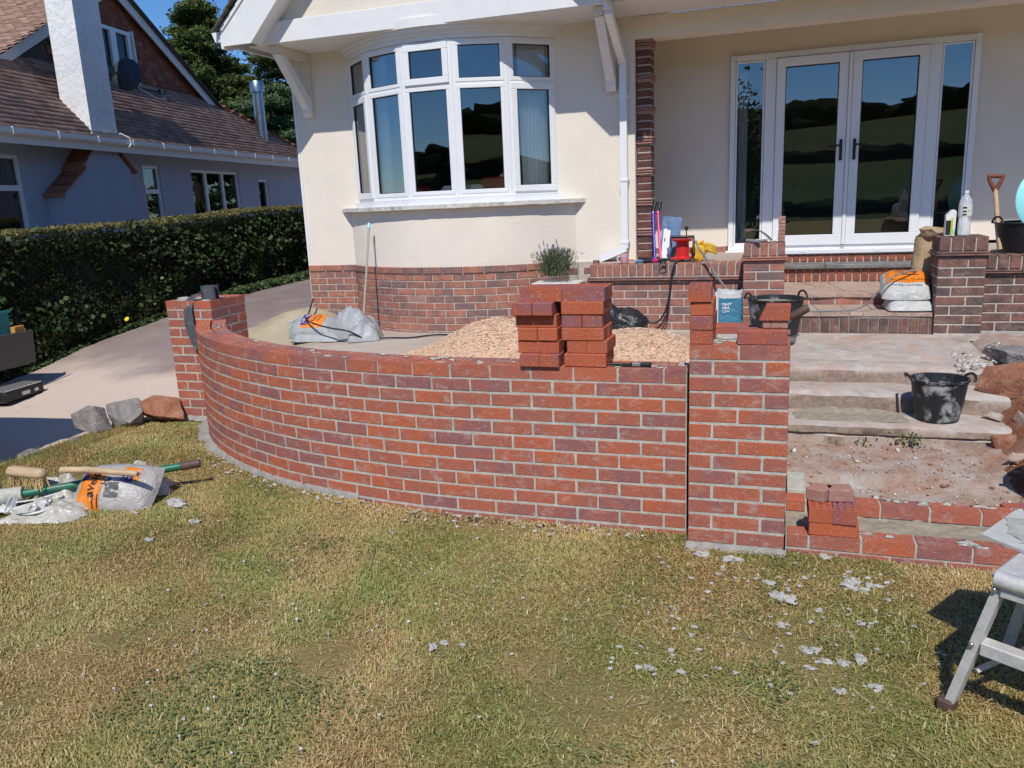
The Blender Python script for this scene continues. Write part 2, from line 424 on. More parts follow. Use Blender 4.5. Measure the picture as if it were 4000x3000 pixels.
M['hedge'] = leafy('shaded_hedge_leaf', [(0, (.012, .022, .007)), (.5, (.028, .042, .011)), (.85, (.085, .095, .026)), (1, (.19, .15, .06))], spec=.25, rough=.5)  # front leaves darkened: their shade is put into the colour
M['ivy'] = leafy('ivy_leaf', [(0, (.018, .038, .010)), (.6, (.04, .072, .018)), (1, (.11, .15, .05))], rough=.55, spec=.3, trans=.12)
M['conifer'] = leafy('conifer_foliage', [(0, (.03, .055, .018)), (.5, (.075, .115, .03)), (1, (.19, .21, .06))], trans=.2)
M['pine'] = leafy('pine_needles', [(0, (.035, .07, .03)), (.5, (.085, .14, .06)), (1, (.17, .24, .10))], trans=.2)
M['broad'] = leafy('broad_leaf', [(0, (.03, .055, .015)), (.5, (.07, .105, .03)), (1, (.20, .22, .10))])
M['lav'] = leafy('lavender_leaf', [(0, (.05, .075, .035)), (.5, (.11, .14, .07)), (1, (.22, .24, .14))])
M['weed'] = leafy('weed_leaf', [(0, (.04, .09, .02)), (1, (.10, .18, .04))])
M['bark'] = simple('bark', (.13, .10, .08), .95, 0, .35, 9, .9, 18, bd=.03)
M['petal_white'] = simple('clover_flower', (.62, .60, .55), .8, 0, .2, 60)
M['petal_yellow'] = simple('yellow_petal', (.75, .62, .03), .6, 0, .1)
M['lav_flower'] = simple('lavender_flower', (.16, .11, .24), .8, 0, .3, 60)

# glass: clear pane with a mirror coat, so that sky and hills show over the room behind
def glass_mat(name, fac, tint=(.93, .96, .97)):
    t = NT(name); gl = t.N('ShaderNodeBsdfGlossy'); gl.inputs['Roughness'].default_value = .006; gl.inputs['Color'].default_value = (.95, .97, 1, 1)
    tr = t.N('ShaderNodeBsdfTransparent'); tr.inputs['Color'].default_value = (*tint, 1)
    fr = t.N('ShaderNodeFresnel'); fr.inputs['IOR'].default_value = 1.5
    f = t.math('ADD', t.math('MULTIPLY', fr.outputs[0], .8), fac)
    mx = t.N('ShaderNodeMixShader'); t.L(f, mx.inputs[0]); t.L(tr.outputs[0], mx.inputs[1]); t.L(gl.outputs[0], mx.inputs[2])
    t.L(mx.outputs[0], t.out.inputs[0]); return t.m
M['glass'] = glass_mat('double_glazing', .07, (.95, .97, .97))
M['glass_far'] = glass_mat('window_glass', .0, (.5, .52, .52))
t = NT('clear_plastic'); t.col((.93, .95, .95)).set(.08, 0, .5); t.b.inputs['Alpha'].default_value = .32; M['clear_plastic'] = t.m
t = NT('milky_polythene'); c = t.ramp(t.noise(9, 6, .7), [(.35, (.48, .46, .40)), (.65, (.66, .64, .57))]); t.col(c).set(.18, 0, .6)
t.b.inputs['Alpha'].default_value = .82; t.bump(t.noise(16, 5, .6, dist=.8), .7, .02); M['polythene'] = t.m
def bag_mat(name, c, rough=.3, alpha=1.0):
    t = NT(name); t.col(t.ramp(t.noise(8, 5, .6), [(.3, dk(c, .86)), (.7, dk(c, 1.1))])).set(rough, 0, .5); t.b.inputs['Alpha'].default_value = alpha
    t.bump(t.math('ADD', t.noise(9, 6, .65, dist=1.2), t.math('MULTIPLY', t.noise(34, 3, .6), .3)), .9, .02); return t.m
M['bag_grey'] = bag_mat('grey_sandbag_plastic', (.37, .39, .40))
M['bag_white'] = bag_mat('pale_sandbag_plastic', (.53, .53, .51))
M['bag_clear'] = bag_mat('clear_gravel_bag', (.52, .50, .47), .2, .88)
M['bag_orange'] = bag_mat('orange_print', (.80, .235, .018))
M['bag_purple'] = bag_mat('purple_print', (.075, .035, .17))
M['bag_blue'] = bag_mat('blue_cement_sack', (.055, .23, .36), .45)
M['bag_paper'] = bag_mat('brown_paper_sack', (.44, .32, .19), .85)
M['bag_black'] = bag_mat('black_rubble_sack', (.018, .019, .021), .22)
M['ink'] = simple('black_ink', (.025, .02, .02), .6)
M['ink_brown'] = simple('dark_brown_ink', (.13, .035, .01), .6)
M['ink_white'] = simple('white_ink', (.82, .84, .86), .5, 0, .03)
M['wood'] = None
def wood_mat(name, c, rough=.6):
    t = NT(name); f = t.noise(7, 6, .6, stretch=(1, 9, 9)); t.col(t.ramp(f, [(.3, dk(c, .72)), (.7, dk(c, 1.18))])).set(rough, 0, .3)
    t.bump(t.noise(22, 5, .6, stretch=(1, 8, 8)), .4, .004); return t.m
M['wood_pale'] = wood_mat('pale_wood', (.55, .40, .25))
M['wood_handle'] = wood_mat('grey_broom_handle', (.42, .38, .33), .7)
M['wood_grey'] = wood_mat('weathered_board', (.10, .09, .085), .8)
M['wood_red'] = wood_mat('red_brown_handle', (.20, .065, .035))
M['wood_orange'] = wood_mat('orange_broom_head', (.62, .30, .09))
M['bristle'] = simple('straw_bristle', (.60, .44, .20), .8, 0, .25, 60)
M['alu'] = simple('dusty_aluminium', (.56, .55, .525), .6, .2, .15, 30, .3, 60, dirt=(.55, .52, .48))
M['steel'] = simple('stainless_steel', (.42, .43, .45), .32, 1, .05)
M['metal'] = simple('bare_metal', (.55, .55, .56), .3, .9, .1)
M['dish'] = simple('dark_dish_metal', (.045, .050, .055), .5, .1, .2)
M['green_paint'] = simple('chipped_green_paint', (.025, .17, .10), .45, .1, .2, 10, .2, 40, dirt=(.13, .11, .10))
M['dpc'] = simple('grey_damp_proof_strip', (.085, .095, .11), .55, 0, .12, 14, .5, 220, dirt=(.25, .23, .21))
M['rock_grey'] = None
def rock_mat(name, a, b, cc):
    t = NT(name); f = t.noise(5, 8, .7, dist=.5)
    c = t.ramp(f, [(.28, a), (.5, b), (.72, cc)]); c = t.mix(t.ramp(t.noise(40, 6, .7), [(.3, .6), (.46, 0)]), c, dk(a, .5))
    t.col(c).set(.92, 0, .2); t.bump(t.math('ADD', t.noise(9, 7, .7), t.math('MULTIPLY', t.noise(50, 4, .65), .4)), 1, .03); return t.m
M['rock_grey'] = rock_mat('grey_lichened_rock', (.15, .13, .125), (.29, .27, .255), (.48, .46, .43))
M['rock_red'] = rock_mat('red_sandstone', (.24, .095, .055), (.38, .17, .105), (.50, .36, .29))
M['rock_pale'] = rock_mat('pale_concrete_lump', (.38, .27, .21), (.50, .43, .37), (.64, .61, .57))
M['rock_pink'] = rock_mat('pink_sandstone_flag', (.42, .28, .22), (.52, .38, .31), (.58, .47, .40))
M['slab_grey'] = rock_mat('grey_slate_step', (.16, .155, .155), (.23, .22, .215), (.32, .31, .30))
t = NT('pink_gravel'); a = t.N('ShaderNodeAttribute', attribute_name='rnd').outputs['Fac']
t.col(t.ramp(a, [(0, (.46, .28, .17)), (.35, (.66, .44, .29)), (.8, (.76, .56, .40)), (1, (.82, .70, .57))])).set(.9); M['gravel'] = t.m
M['gravel_base'] = simple('pink_grit', (.64, .43, .29), .95, 0, .25, 40, .8, 70, bd=.01)
def tile_mat(name, stops):
    t = NT(name); w = t.co('World'); c = t.ramp(t.N('ShaderNodeAttribute', attribute_name='rnd').outputs['Fac'], stops)
    c = t.mix(t.ramp(t.noise(5, 6, .65, w), [(.45, 0), (.68, .6)]), c, (.20, .17, .13))
    c = t.mix(t.ramp(t.noise(26, 5, .7, w), [(.64, 0), (.70, .6)]), c, (.36, .34, .28))
    t.col(c).set(.9, 0, .2); t.bump(t.noise(60, 4, .6, w), .5, .006); return t.m
M['tile'] = tile_mat('clay_roof_tile', [(0, (.27, .17, .135)), (.5, (.37, .225, .175)), (1, (.47, .30, .24))])
t = NT('hung_tile'); oi = t.N('ShaderNodeObjectInfo').outputs['Random']
c = t.ramp(oi, [(0, (.20, .075, .045)), (.5, (.29, .105, .062)), (1, (.36, .15, .095))])
t.col(t.mix(t.ramp(t.noise(12, 5, .7, t.co('Object', True)), [(.5, 0), (.7, .5)]), c, (.12, .06, .045))).set(.9, 0, .2); M['hung'] = t.m
M['moss_tile'] = simple('mossy_tile', (.11, .105, .085), .95, 0, .35, 20, .9, 40, bd=.01)
M['red_plastic'] = simple('red_plastic', (.62, .025, .025), .35, 0, .08)
M['yellow_glove'] = simple('yellow_glove', (.72, .44, .035), .7, 0, .15, 20, .5, 40)
M['teal'] = simple('teal_plastic', (.015, .21, .23), .4, 0, .1)
M['turq'] = simple('turquoise_plastic', (.30, .74, .76), .4, 0, .05)
M['magenta'] = simple('magenta_metal', (.62, .03, .20), .3, .2, .05)
M['violet'] = simple('violet_metal', (.06, .03, .36), .3, .2, .05)
M['blue_cloth'] = simple('blue_nylon', (.12, .20, .34), .6, 0, .2, 14, .5, 20)
M['blue_plastic'] = simple('blue_plastic', (.02, .22, .45), .35)
M['lime'] = simple('yellow_green_print', (.55, .62, .03), .4)
M['white_plastic'] = simple('white_plastic', (.80, .80, .78), .35, 0, .03)
M['pink_china'] = simple('pink_china', (.70, .42, .47), .25, 0, .12, 25)
M['paper'] = simple('newsprint', (.62, .62, .61), .8, 0, .1, 30)
M['print_grey'] = simple('printed_photo', (.13, .135, .14), .5, 0, .3, 30)
M['strap'] = simple('white_webbing', (.78, .78, .76), .7, 0, .05, 60)
M['rubber_grip'] = simple('brown_rubber_grip', (.11, .065, .05), .6, 0, .25, 30, .4, 60)
M['cable'] = simple('black_cable', (.022, .022, .024), .5)
M['cable_grey'] = simple('grey_cable', (.22, .23, .24), .5)
M['curtain'] = simple('white_curtain', (.82, .83, .80), .9, 0, .08, 8)
M['room'] = simple('room_plaster', (.32, .27, .22), .9, 0, .1, 2)
M['carpet_and_backing'] = simple('dark_carpet_and_backing', (.06, .05, .045), .95)
M['sofa_red'] = simple('red_leather', (.30, .03, .025), .4, 0, .15)
M['sofa_grey'] = simple('pale_throw', (.55, .56, .56), .9, 0, .2, 30)
M['board'] = simple('dusty_board', (.50, .49, .46), .8, 0, .15, 12)
M['car'] = simple('champagne_car_paint', (.34, .29, .22), .22, .6, .03)
M['car_glass'] = simple('dark_car_glass', (.01, .011, .012), .05, 0, .05, spec=.7)
M['tyre'] = simple('tyre', (.02, .02, .02), .8)
t = NT('checker_plate'); w = t.co('Object'); ck = t.N('ShaderNodeTexChecker'); ck.inputs['Scale'].default_value = 26
mp = t.N('ShaderNodeMapping'); mp.inputs['Rotation'].default_value = (0, 0, .78); t.L(w, mp.inputs[0]); t.L(mp.outputs[0], ck.inputs[0])
t.col(t.ramp(ck.outputs['Fac'], [(.4, (.40, .40, .41)), (.6, (.80, .80, .80))])).set(.3, .7); M['checker'] = t.m
t = NT('pasture'); w = t.co('World')
c = t.ramp(t.noise(.03, 6, .6, w), [(.3, (.045, .065, .018)), (.5, (.075, .095, .03)), (.7, (.10, .11, .04))])
t.col(c).set(1, 0, .05); M['pasture'] = t.m
# ---------------------------------------------------------------- ground, drive, terrace
OUT = np.array([(-.022,.138),(-.332,.137),(-.769,.138),(-1.207,.142),(-1.434,.153),(-1.659,.177),(-1.892,.215),(-2.116,.258),(-2.312,.302),(-2.519,.366),
      (-2.728,.453),(-2.92,.545),(-3.08,.635),(-3.253,.746),(-3.408,.862),(-3.55,.985),(-3.70,1.132),(-3.885,1.36),(-4.03,1.56)])
_d = np.r_[0, np.cumsum(np.hypot(*np.diff(OUT, axis=0).T))]
_s = np.linspace(0, _d[-1], 400); CUR = np.c_[np.interp(_s, _d, OUT[:, 0]), np.interp(_s, _d, OUT[:, 1])]
for _ in range(60): CUR[1:-1] = .25*CUR[:-2] + .5*CUR[1:-1] + .25*CUR[2:]
_s = np.r_[0, np.cumsum(np.hypot(*np.diff(CUR, axis=0).T))]; LEN = _s[-1]
def wall_pt(s, off=0.0):
    x = np.interp(s, _s, CUR[:, 0]); y = np.interp(s, _s, CUR[:, 1])
    e = .04; a = np.array([np.interp(s-e, _s, CUR[:, 0]), np.interp(s-e, _s, CUR[:, 1])]); b = np.array([np.interp(s+e, _s, CUR[:, 0]), np.interp(s+e, _s, CUR[:, 1])])
    t = (b-a)/max(1e-9, np.hypot(*(b-a)))      # runs towards -X
    n = np.array([t[1], -t[0]])                # inward (towards the house)
    return x+n[0]*off, y+n[1]*off, math.atan2(t[1], t[0])

LZ = -.030
def lawn_z(x, y): return LZ + .010*fbm(x*1.7, y*1.7) + .004*fbm(x*9, y*9, 3)
def drive_z(x, y):
    z = pl([-20, 1.4, 2.2, 3.3, 4.0, 5.5, 7.4, 9, 30], [-.24, -.215, -.17, -.05, .09, .27, .40, .45, .6], y) + .05*(x+7.8)
    k = smoothstep(-4.9, -4.15, x)*smoothstep(1.9, 3.0, y)
    return z*(1-k) + (.36+.018*x)*k + .006*fbm(x*2, y*2)
def terr_z(x, y): return .36 + .018*x + .004*fbm(x*2.3, y*2.3, 5)

def sheet(name, xs, ys, fz, mat, keep=None, kind='structure', thick=None, label=None):
    mb = MB(); nx, ny = len(xs), len(ys)
    mb.v = [(x, y, fz(x, y)) for x in xs for y in ys]
    for i in range(nx-1):
        for j in range(ny-1):
            if keep is None or keep((xs[i]+xs[i+1])/2, (ys[j]+ys[j+1])/2):
                mb.f.append((i*ny+j, (i+1)*ny+j, (i+1)*ny+j+1, i*ny+j+1))
    o = single(name, mb, mat, (0, 0, 0), kind=kind, smooth=180)
    return o
R_ = lambda a, b, st: list(np.arange(a, b+1e-6, st))
sheet('ground', [-400, -60, -20, 20, 60, 400], [-35, -14, 10, 40, 150, 500], lambda x, y: -.36, M['pasture'])
sheet('lawn', R_(-4.86, 2.6, .09)+[3.5, 6, 10, 16], [-30, -16, -9, -6]+R_(-4, 1.6, .09), lawn_z, M['soil'], lambda x, y: y < .06 or (x < -2.6 and y < 1.62))
sheet('driveway', [-30, -20, -14, -11, -9.5]+R_(-8.6, -3.9, .1), [-30, -14, -8, -4, -2, -1]+R_(-.5, 10, .14)+[12, 16, 24], drive_z, M['tarmac'],
      lambda x, y: not (x > -4.80 and y < 1.35) and not (x > -4.36 and y < 2.0) and not (x > -4.6 and y > 4.8))
sheet('terrace', R_(-4.2, .44, .12), R_(.45, 5.0, .13), lambda x, y: terr_z(x, y)+.004, M['terrace'],
      lambda x, y: (y > 2.0 or (x > -3.0 and y > float(np.interp(x, CUR[::-1, 0], CUR[::-1, 1]))+.3)) and not (y > 4.4 and x < -1.5) and not (y > 4.1 and x > -1.4))
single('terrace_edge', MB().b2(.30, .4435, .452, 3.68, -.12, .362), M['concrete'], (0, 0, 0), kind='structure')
# broken concrete steps down to the lawn, cast as one slab with worn edges
prof = [(1.70, -.05), (1.735, -.02), (1.742, .05), (1.755, .062), (1.735, .075), (1.74, .115), (1.775, .130), (1.93, .134), (2.085, .136), (2.092, .19), (2.095, .235), (2.125, .252),
        (2.28, .254), (2.43, .256), (2.437, .30), (2.44, .342), (2.475, .362), (2.7, .366), (2.72, .358), (2.735, .366), (3.1, .372), (3.5, .39), (3.72, .40)]
mb = MB(); xs = R_(.445, 1.86, .035)
for i, x in enumerate(xs):
    for j, (y, z) in enumerate(prof):
        w = 1.0 if j < 20 else .4
        edge = smoothstep(1.52, 1.86, x)*max(0, min(1, (2.6-y)/.6))
        mb.v.append((x, y + w*(.014*fbm(x*3, j*.9) + .004*fbm(x*17, j*2.0)) + .10*edge*.4, z + w*(.006*fbm(x*5+9, j*.7)) - .10*edge*max(0, z)))
ny = len(prof)
for i in range(len(xs)-1):
    for j in range(ny-1): mb.f.append((i*ny+j, (i+1)*ny+j, (i+1)*ny+j+1, i*ny+j+1))
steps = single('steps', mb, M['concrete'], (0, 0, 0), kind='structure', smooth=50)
# damp mortar spread over one tread
def mort(u, v):
    x = .50+.72*u; y = 1.83+.24*v; k = math.sin(math.pi*u)**.45*math.sin(math.pi*min(1, v*1.02))**.35
    up = smoothstep(.6, 1, v)*(.045+.02*fbm(u*5, 2))*math.sin(math.pi*u)
    return (x+.05*fbm(v*3, u*3), y+.02*fbm(u*4, v*4)-.012*smoothstep(.7, 1, v), .132+.010*k+up*.8+.005*fbm(u*14, v*9))
single('mortar_spread', MB().grid(mort, 40, 16), M['wet_mortar'], (0, 0, 0), label='damp brown mortar spread in the corner of a worn concrete step', cat='mortar', smooth=180)
# trodden red earth and rubble at the foot of the steps, rising into a bank beside them
def earth_z(x, y):
    b = smoothstep(1.50, 2.05, x)*pl([.5, 1.2, 2.0, 3.0, 3.7], [.02, .07, .24, .36, .40], y)
    base = pl([.06, .14, .45, .62, .85, 1.10, 1.22, 1.5, 1.72], [-.06, -.055, -.05, -.05, -.085, -.075, -.03, -.012, .004], y)
    return max(base, 0)*0 + base*(1-smoothstep(1.5, 2.05, x)) + b + .016*fbm(x*4, y*6) + .010*abs(fbm(x*11, y*13, 2))
sheet('earth', R_(.445, 2.5, .03)+R_(2.6, 6, .4), R_(.03, 3.74, .03), earth_z, M['rubble'],
      lambda x, y: y < 1.78 or x > 1.60)
sheet('earth_bank', R_(1.45, 2.9, .035)+[3.5, 6], R_(.62, 3.0, .035), lambda x, y: earth_z(x, y)+.006+.016*max(0, fbm(x*4+3, y*4))-.06*(1-smoothstep(1.45, 1.75+.1*fbm(y*5, 2), x))-.05*(1-smoothstep(.62, .85, y))-.05*smoothstep(2.6, 2.9, y), M['earth'],
      lambda x, y: y < 2.95)
# loose clods and chips over the foot of the steps
def chips(name, n, region, size, zf, mat, seed, flat=.6, kind='stuff', extra=None):
    rng = np.random.default_rng(seed); V = []; F = []; A = []
    oct_ = np.array([(1,0,0),(-1,0,0),(0,1,0),(0,-1,0),(0,0,1),(0,0,-1)], float)
    of = np.array([(0,2,4),(2,1,4),(1,3,4),(3,0,4),(2,0,5),(1,2,5),(3,1,5),(0,3,5)])
    for i in range(n):
        x, y = region(rng); s = size(rng); q = oct_*(.6+.8*rng.random((6, 1)))*s*np.array([1, .75, flat]); a = rng.random()*6.28
        rx = rng.normal(0, .5); c, sn = math.cos(a), math.sin(a); q = q @ np.array([[c, -sn, 0], [sn, c, 0], [0, 0, 1]])
        cr, sr = math.cos(rx), math.sin(rx); q = q @ np.array([[1, 0, 0], [0, cr, -sr], [0, sr, cr]])
        F.append(of+6*i); V.append(q+np.array([x, y, zf(x, y)+s*flat*.35])); A += [rng.random()]*6
    me = np_mesh(name, np.vstack(V), np.vstack(F), A)
    return single(name, me, mat, (0, 0, 0), kind=kind, **(extra or {}))
t = NT('earth_clod'); a = t.N('ShaderNodeAttribute', attribute_name='rnd').outputs['Fac']
t.col(t.ramp(a, [(0, (.22, .09, .05)), (.5, (.42, .22, .15)), (.75, (.52, .42, .34)), (1, (.62, .59, .54))])).set(.95); M['clod'] = t.m
chips('rubble_chips', 1100, lambda r: (r.uniform(.46, 2.0), r.uniform(.62, 1.72)), lambda r: .004+.010*r.random()**3, earth_z, M['clod'], 3,
      extra=dict(label='loose earth clods and chips at the foot of the steps', cat='rubble'))
t = NT('broken_concrete_lump'); a = t.N('ShaderNodeAttribute', attribute_name='rnd').outputs['Fac']
t.col(t.ramp(a, [(0, (.30, .25, .22)), (.5, (.46, .42, .38)), (1, (.60, .58, .54))])).set(.95); M['lump'] = t.m
chips('rubble_stones', 90, lambda r: (r.uniform(.5, 2.1), r.uniform(.66, 1.70)), lambda r: .010+.020*r.random()**2, earth_z, M['clod'], 9, .5,
      extra=dict(label='larger loose stones lying over the trodden earth below the steps', cat='rubble'))
chips('broken_concrete', 420, lambda r: (lambda a, b: (1.58+.36*a+.10*b, 2.42+.80*b+.2*a))(r.random(), r.random()), lambda r: .008+.030*r.random()**2.2,
      lambda x, y: max(earth_z(x, y), .355 if x < 1.8 else 0)+.004, M['lump'], 5, extra=dict(label='heap of broken grey concrete beside the top of the steps', cat='rubble'))

# distant hillside behind the camera: it is what the window panes mirror
def hill(x, y):
    d = -y
    base = pl([20, 45, 80, 130, 190, 260, 420], [-.4, -1.6, 1.0, 6.5, 13.5, 19, 22], d)
    return base*(1.0+.0034*x if x > -120 else .6) + 1.1*fbm(x*.02, y*.02)*smoothstep(60, 120, d)
sheet('hillside', R_(-420, 420, 14), R_(-420, -40, 10)+[-34], hill, M['pasture'])
# ---------------------------------------------------------------- bricks
BR = {}
def brick_mesh(l, w, h, mat, holes=False):
    key = (round(l, 4), round(w, 4), round(h, 4), mat, holes)
    if key in BR: return BR[key]
    if not holes:
        me = MB().box((0, 0, 0), (l, w, h), ch=.0035).mesh('brick', (0, 0, 0))
    else:
        mb = MB(); nx, ny = max(2, int(round(l/.043))), 3; x0, y0, z0 = l/2, w/2, h/2
        hx, hy = .026, .013; px, py = l/(nx+.35), w/(ny+.3); xs = [-x0]; ys = [-y0]
        for i in range(nx): c = (i-(nx-1)/2)*px; xs += [c-hx/2, c+hx/2]
        for j in range(ny): c = (j-(ny-1)/2)*py; ys += [c-hy/2, c+hy/2]
        xs.append(x0); ys.append(y0); n = len(ys); dep = .045
        vt = {}
        def V(i, j, z):
            k = (i, j, z)
            if k not in vt: vt[k] = len(mb.v); mb.v.append((xs[i], ys[j], z))
            return vt[k]
        for i in range(len(xs)-1):
            for j in range(n-1):
                if i % 2 == 1 and j % 2 == 1:
                    zb = z0-dep
                    mb.f.append((V(i, j, zb), V(i+1, j, zb), V(i+1, j+1, zb), V(i, j+1, zb)))
                    for (a, b) in (((i, j), (i+1, j)), ((i+1, j), (i+1, j+1)), ((i+1, j+1), (i, j+1)), ((i, j+1), (i, j))):
                        mb.f.append((V(*a, z0), V(*b, z0), V(*b, zb), V(*a, zb)))
                else:
                    mb.f.append((V(i, j, z0), V(i+1, j, z0), V(i+1, j+1, z0), V(i, j+1, z0)))
        top = [(i, 0) for i in range(len(xs)-1)] + [(len(xs)-1, j) for j in range(n-1)] + [(i, n-1) for i in range(len(xs)-1, 0, -1)] + [(0, j) for j in range(n-1, 0, -1)]
        for a, b in zip(top, top[1:]+top[:1]): mb.f.append((V(*a, z0), V(*b, z0), V(*b, -z0), V(*a, -z0)))
        mb.f.append(tuple(V(*a, -z0) for a in top))
        me = mb.mesh('brick', (0, 0, 0))
    me.materials.append(M[mat]); BR[key] = me; return me
BL, BW, BH = .215, .1025, .065
jit = lambda a: random.uniform(-a, a)

def lay(parent, x, y, z, rz=0, l=BL, w=BW, h=BH, mat='brick_new', holes=False, j=.0012):
    return piece('brick', brick_mesh(l, w, h, mat, holes), parent, (x+jit(j), y+jit(j), z+jit(j*.5)), rz+jit(.004))

# curved garden wall: two half-brick skins, twelve courses outside
gw = thing('garden_wall', (-1.2, .2, -.085), 'new curved red brick garden wall with pale pointing, its top course left open', 'wall')
ZT = .815
for k in range(12):
    z = ZT - BH/2 - .075*k; s = .005
    first = .1025 if k % 2 == 0 else .215-.0
    l = first
    smax = LEN + .03
    while s + l <= smax:
        x, y, a = wall_pt(s+l/2, BW/2)
        lay(gw, x, y, z, a, l, BW, BH, 'brick_new', k == 0)
        s += l + .010; l = BL
        if s + l > smax and smax - s > .07: l = smax - s
LI = LEN + .16
def wall_ext(s, off):
    x, y, a = wall_pt(min(s, LEN-.04), off)
    if s > LEN-.04: x += math.cos(a)*(s-LEN+.04); y += math.sin(a)*(s-LEN+.04)
    return x, y, a
for k in range(3):
    z = ZT - BH/2 - .075*k + (-.004 if k == 0 else 0); s = .06 if k % 2 == 0 else .17
    while s + BL <= LI:
        # spacing along the inner skin is tighter than along the outer face
        x, y, a = wall_ext(s+BL/2, BW*1.5+.012)
        if not (x < -3.90 and y > 1.58): lay(gw, x, y, z, a, BL, BW, BH, 'brick_new', k == 0)
        x2, y2, _ = wall_ext(s+BL/2+.225, BW*1.5+.012); s += .225*(.225/max(.15, math.hypot(x2-x, y2-y)))
def ring(o0, o1, z0, z1, s0, s1, n=110):
    mb = MB()
    for i in range(n):
        s = s0+(s1-s0)*i/(n-1)
        for off, z in ((o0, z0), (o1, z0), (o1, z1), (o0, z1)):
            x, y, a = wall_ext(s, off); mb.v.append((x, y, z))
    for i in range(n-1):
        for q in range(4): mb.f.append((i*4+q, i*4+(q+1) % 4, (i+1)*4+(q+1) % 4, (i+1)*4+q))
    mb.f += [(0, 1, 2, 3), tuple((n-1)*4+q for q in (3, 2, 1, 0))]; return mb
part('mortar', ring(.0024, BW-.004, -.085, ZT-.003, .002, LEN+.02), M['mortar'], gw)
part('mortar', ring(BW+.016, 2*BW+.008, -.085, ZT-.006, .01, LEN-.02), M['mortar'], gw)
# smears of mortar dropped on the top course
sm = MB(); rr = random.Random(4)
for i in range(26):
    s = rr.uniform(.1, LEN-.2); x, y, a = wall_pt(s, rr.uniform(.04, .19)); sm.blob((x, y, ZT+.0), (rr.uniform(.012, .04), rr.uniform(.006, .016), rr.uniform(.002, .005)), i, .7, 2, 3.0, R=Matrix.Rotation(a, 3, 'Z'))
part('mortar_smear', sm, M['mortar'], gw, smooth=180)
# rough mortar footing that shows where the wall turns towards the drive
ft = MB(); n = 70
for i in range(n):
    s = 1.9+(LEN-1.9)*i/(n-1); wdt = .010+.065*smoothstep(3.0, LEN-.3, s)*(1+.7*fbm(s*4, 1))+.020*fbm(s*13, 4)
    for off, z in ((.02, .018), (-wdt*.35, .012+.006*fbm(s*12, 2)), (-wdt, -.012+.01*fbm(s*9, 7)), (-wdt-.015, -.06)):
        x, y, a = wall_pt(s, off); ft.v.append((x, y, z))
for i in range(n-1):
    for q in range(3): ft.f.append((i*4+q, i*4+q+1, (i+1)*4+q+1, (i+1)*4+q))
part('footing', ft, M['footing'], gw, smooth=180)

def pier(x0, y0, z0, n, label, side='brick_new', front='brick_new', top_holes=True):
    P = thing('brick_pier', (x0+.22, y0+.22, z0), label, 'pier')
    for k in range(n):
        z = z0+BH/2+.075*k; tp = top_holes and k == n-1
        if (n-1-k) % 2 == 0:
            for yy, mt in ((y0+BW/2, front), (y0+.44-BW/2, side)):
                for xx in (x0+BL/2, x0+.44-BL/2): lay(P, xx, yy, z, 0, BL, BW, BH, mt, tp)
            for xx in (x0+BW/2, x0+.44-BW/2): lay(P, xx, y0+.22, z, rad(90), BL, BW, BH, side, tp)
        else:
            for xx in (x0+BW/2, x0+.44-BW/2):
                for yy in (y0+BL/2, y0+.44-BL/2): lay(P, xx, yy, z, rad(90), BL, BW, BH, front, tp)
            for yy, mt in ((y0+BW/2, front), (y0+.44-BW/2, side)): lay(P, x0+.22, yy, z, 0, BL, BW, BH, mt, tp)
    i = .0024
    part('mortar', MB().b2(x0+i, x0+.44-i, y0+i, y0+.44-i, z0-.02, z0+n*.075-.014), M['mortar'], P)
    part('footing', MB().grid(lambda u, v: (x0-.01+.46*u, y0-.042*v*(1+.9*fbm(u*5, z0+1))-.001, z0-.004-.028*v+.010*fbm(u*7, v*3)), 30, 5), M['footing'], P, smooth=180)
    return P
pr_ = pier(0.0, 0.0, 0.0, 13, 'new red brick pier at the straight end of the wall, topped with loose bricks')
pl_ = pier(-4.387, 1.633, 0.0, 13, 'new red brick pier beside the drive with a grey strip hanging over it')
sm = MB(); rr = random.Random(9)
for i in range(12): sm.blob((-4.17+rr.uniform(-.2, .2), 1.853+rr.uniform(-.19, .19), .967), (rr.uniform(.03, .07), rr.uniform(.02, .05), .006), i, .4, 1)
part('mortar_smear', sm, M['crumb'], pl_, smooth=180)
sm = MB()
for i in range(9): sm.blob((.22+rr.uniform(-.15, .15), .1+rr.uniform(-.05, .08), .967), (rr.uniform(.02, .06), rr.uniform(.01, .03), .005), i+20, .4, 1)
part('mortar_smear', sm, M['mortar'], pr_, smooth=180)

# first courses of the new step walls, laid in line with the pier
def low_wall(y, rows, starts, x1, label, first):
    P = thing('step_wall', (1.2, y+.05, -.09), label, 'wall')
    for r, z0 in enumerate(rows):
        x = .452; l = first if r == 0 else BL
        if r == 0 and starts:
            for (a, b) in starts: lay(P, (a+b)/2, y+BW/2, z0+BH/2, 0, b-a, BW, BH, 'brick_new', b-a > .2)
            x = starts[-1][1]+.011
        l = BL
        while x < x1:
            lay(P, x+l/2, y+BW/2+.0*x, z0+BH/2, 0, l, BW, BH, 'brick_new', r == 0); x += l+.011
    part('mortar', MB().b2(.447, x1+.1, y+.005, y+BW-.005, -.09, .058), M['mortar'], P)
    sm = MB(); rr = random.Random(int(y*100)+3)
    for i in range(14): sm.blob((rr.uniform(.5, 1.6), y+rr.uniform(.02, .09), .066), (rr.uniform(.012, .035), rr.uniform(.008, .018), rr.uniform(.003, .006)), i, .7, 2, 3.0)
    part('mortar_smear', sm, M['mortar'], P, smooth=180)
    return P
low_wall(.035, [0, -.075], [(.452, .545)], 2.6, 'single course of new bricks on edge of the lawn, running on from the pier', .1)
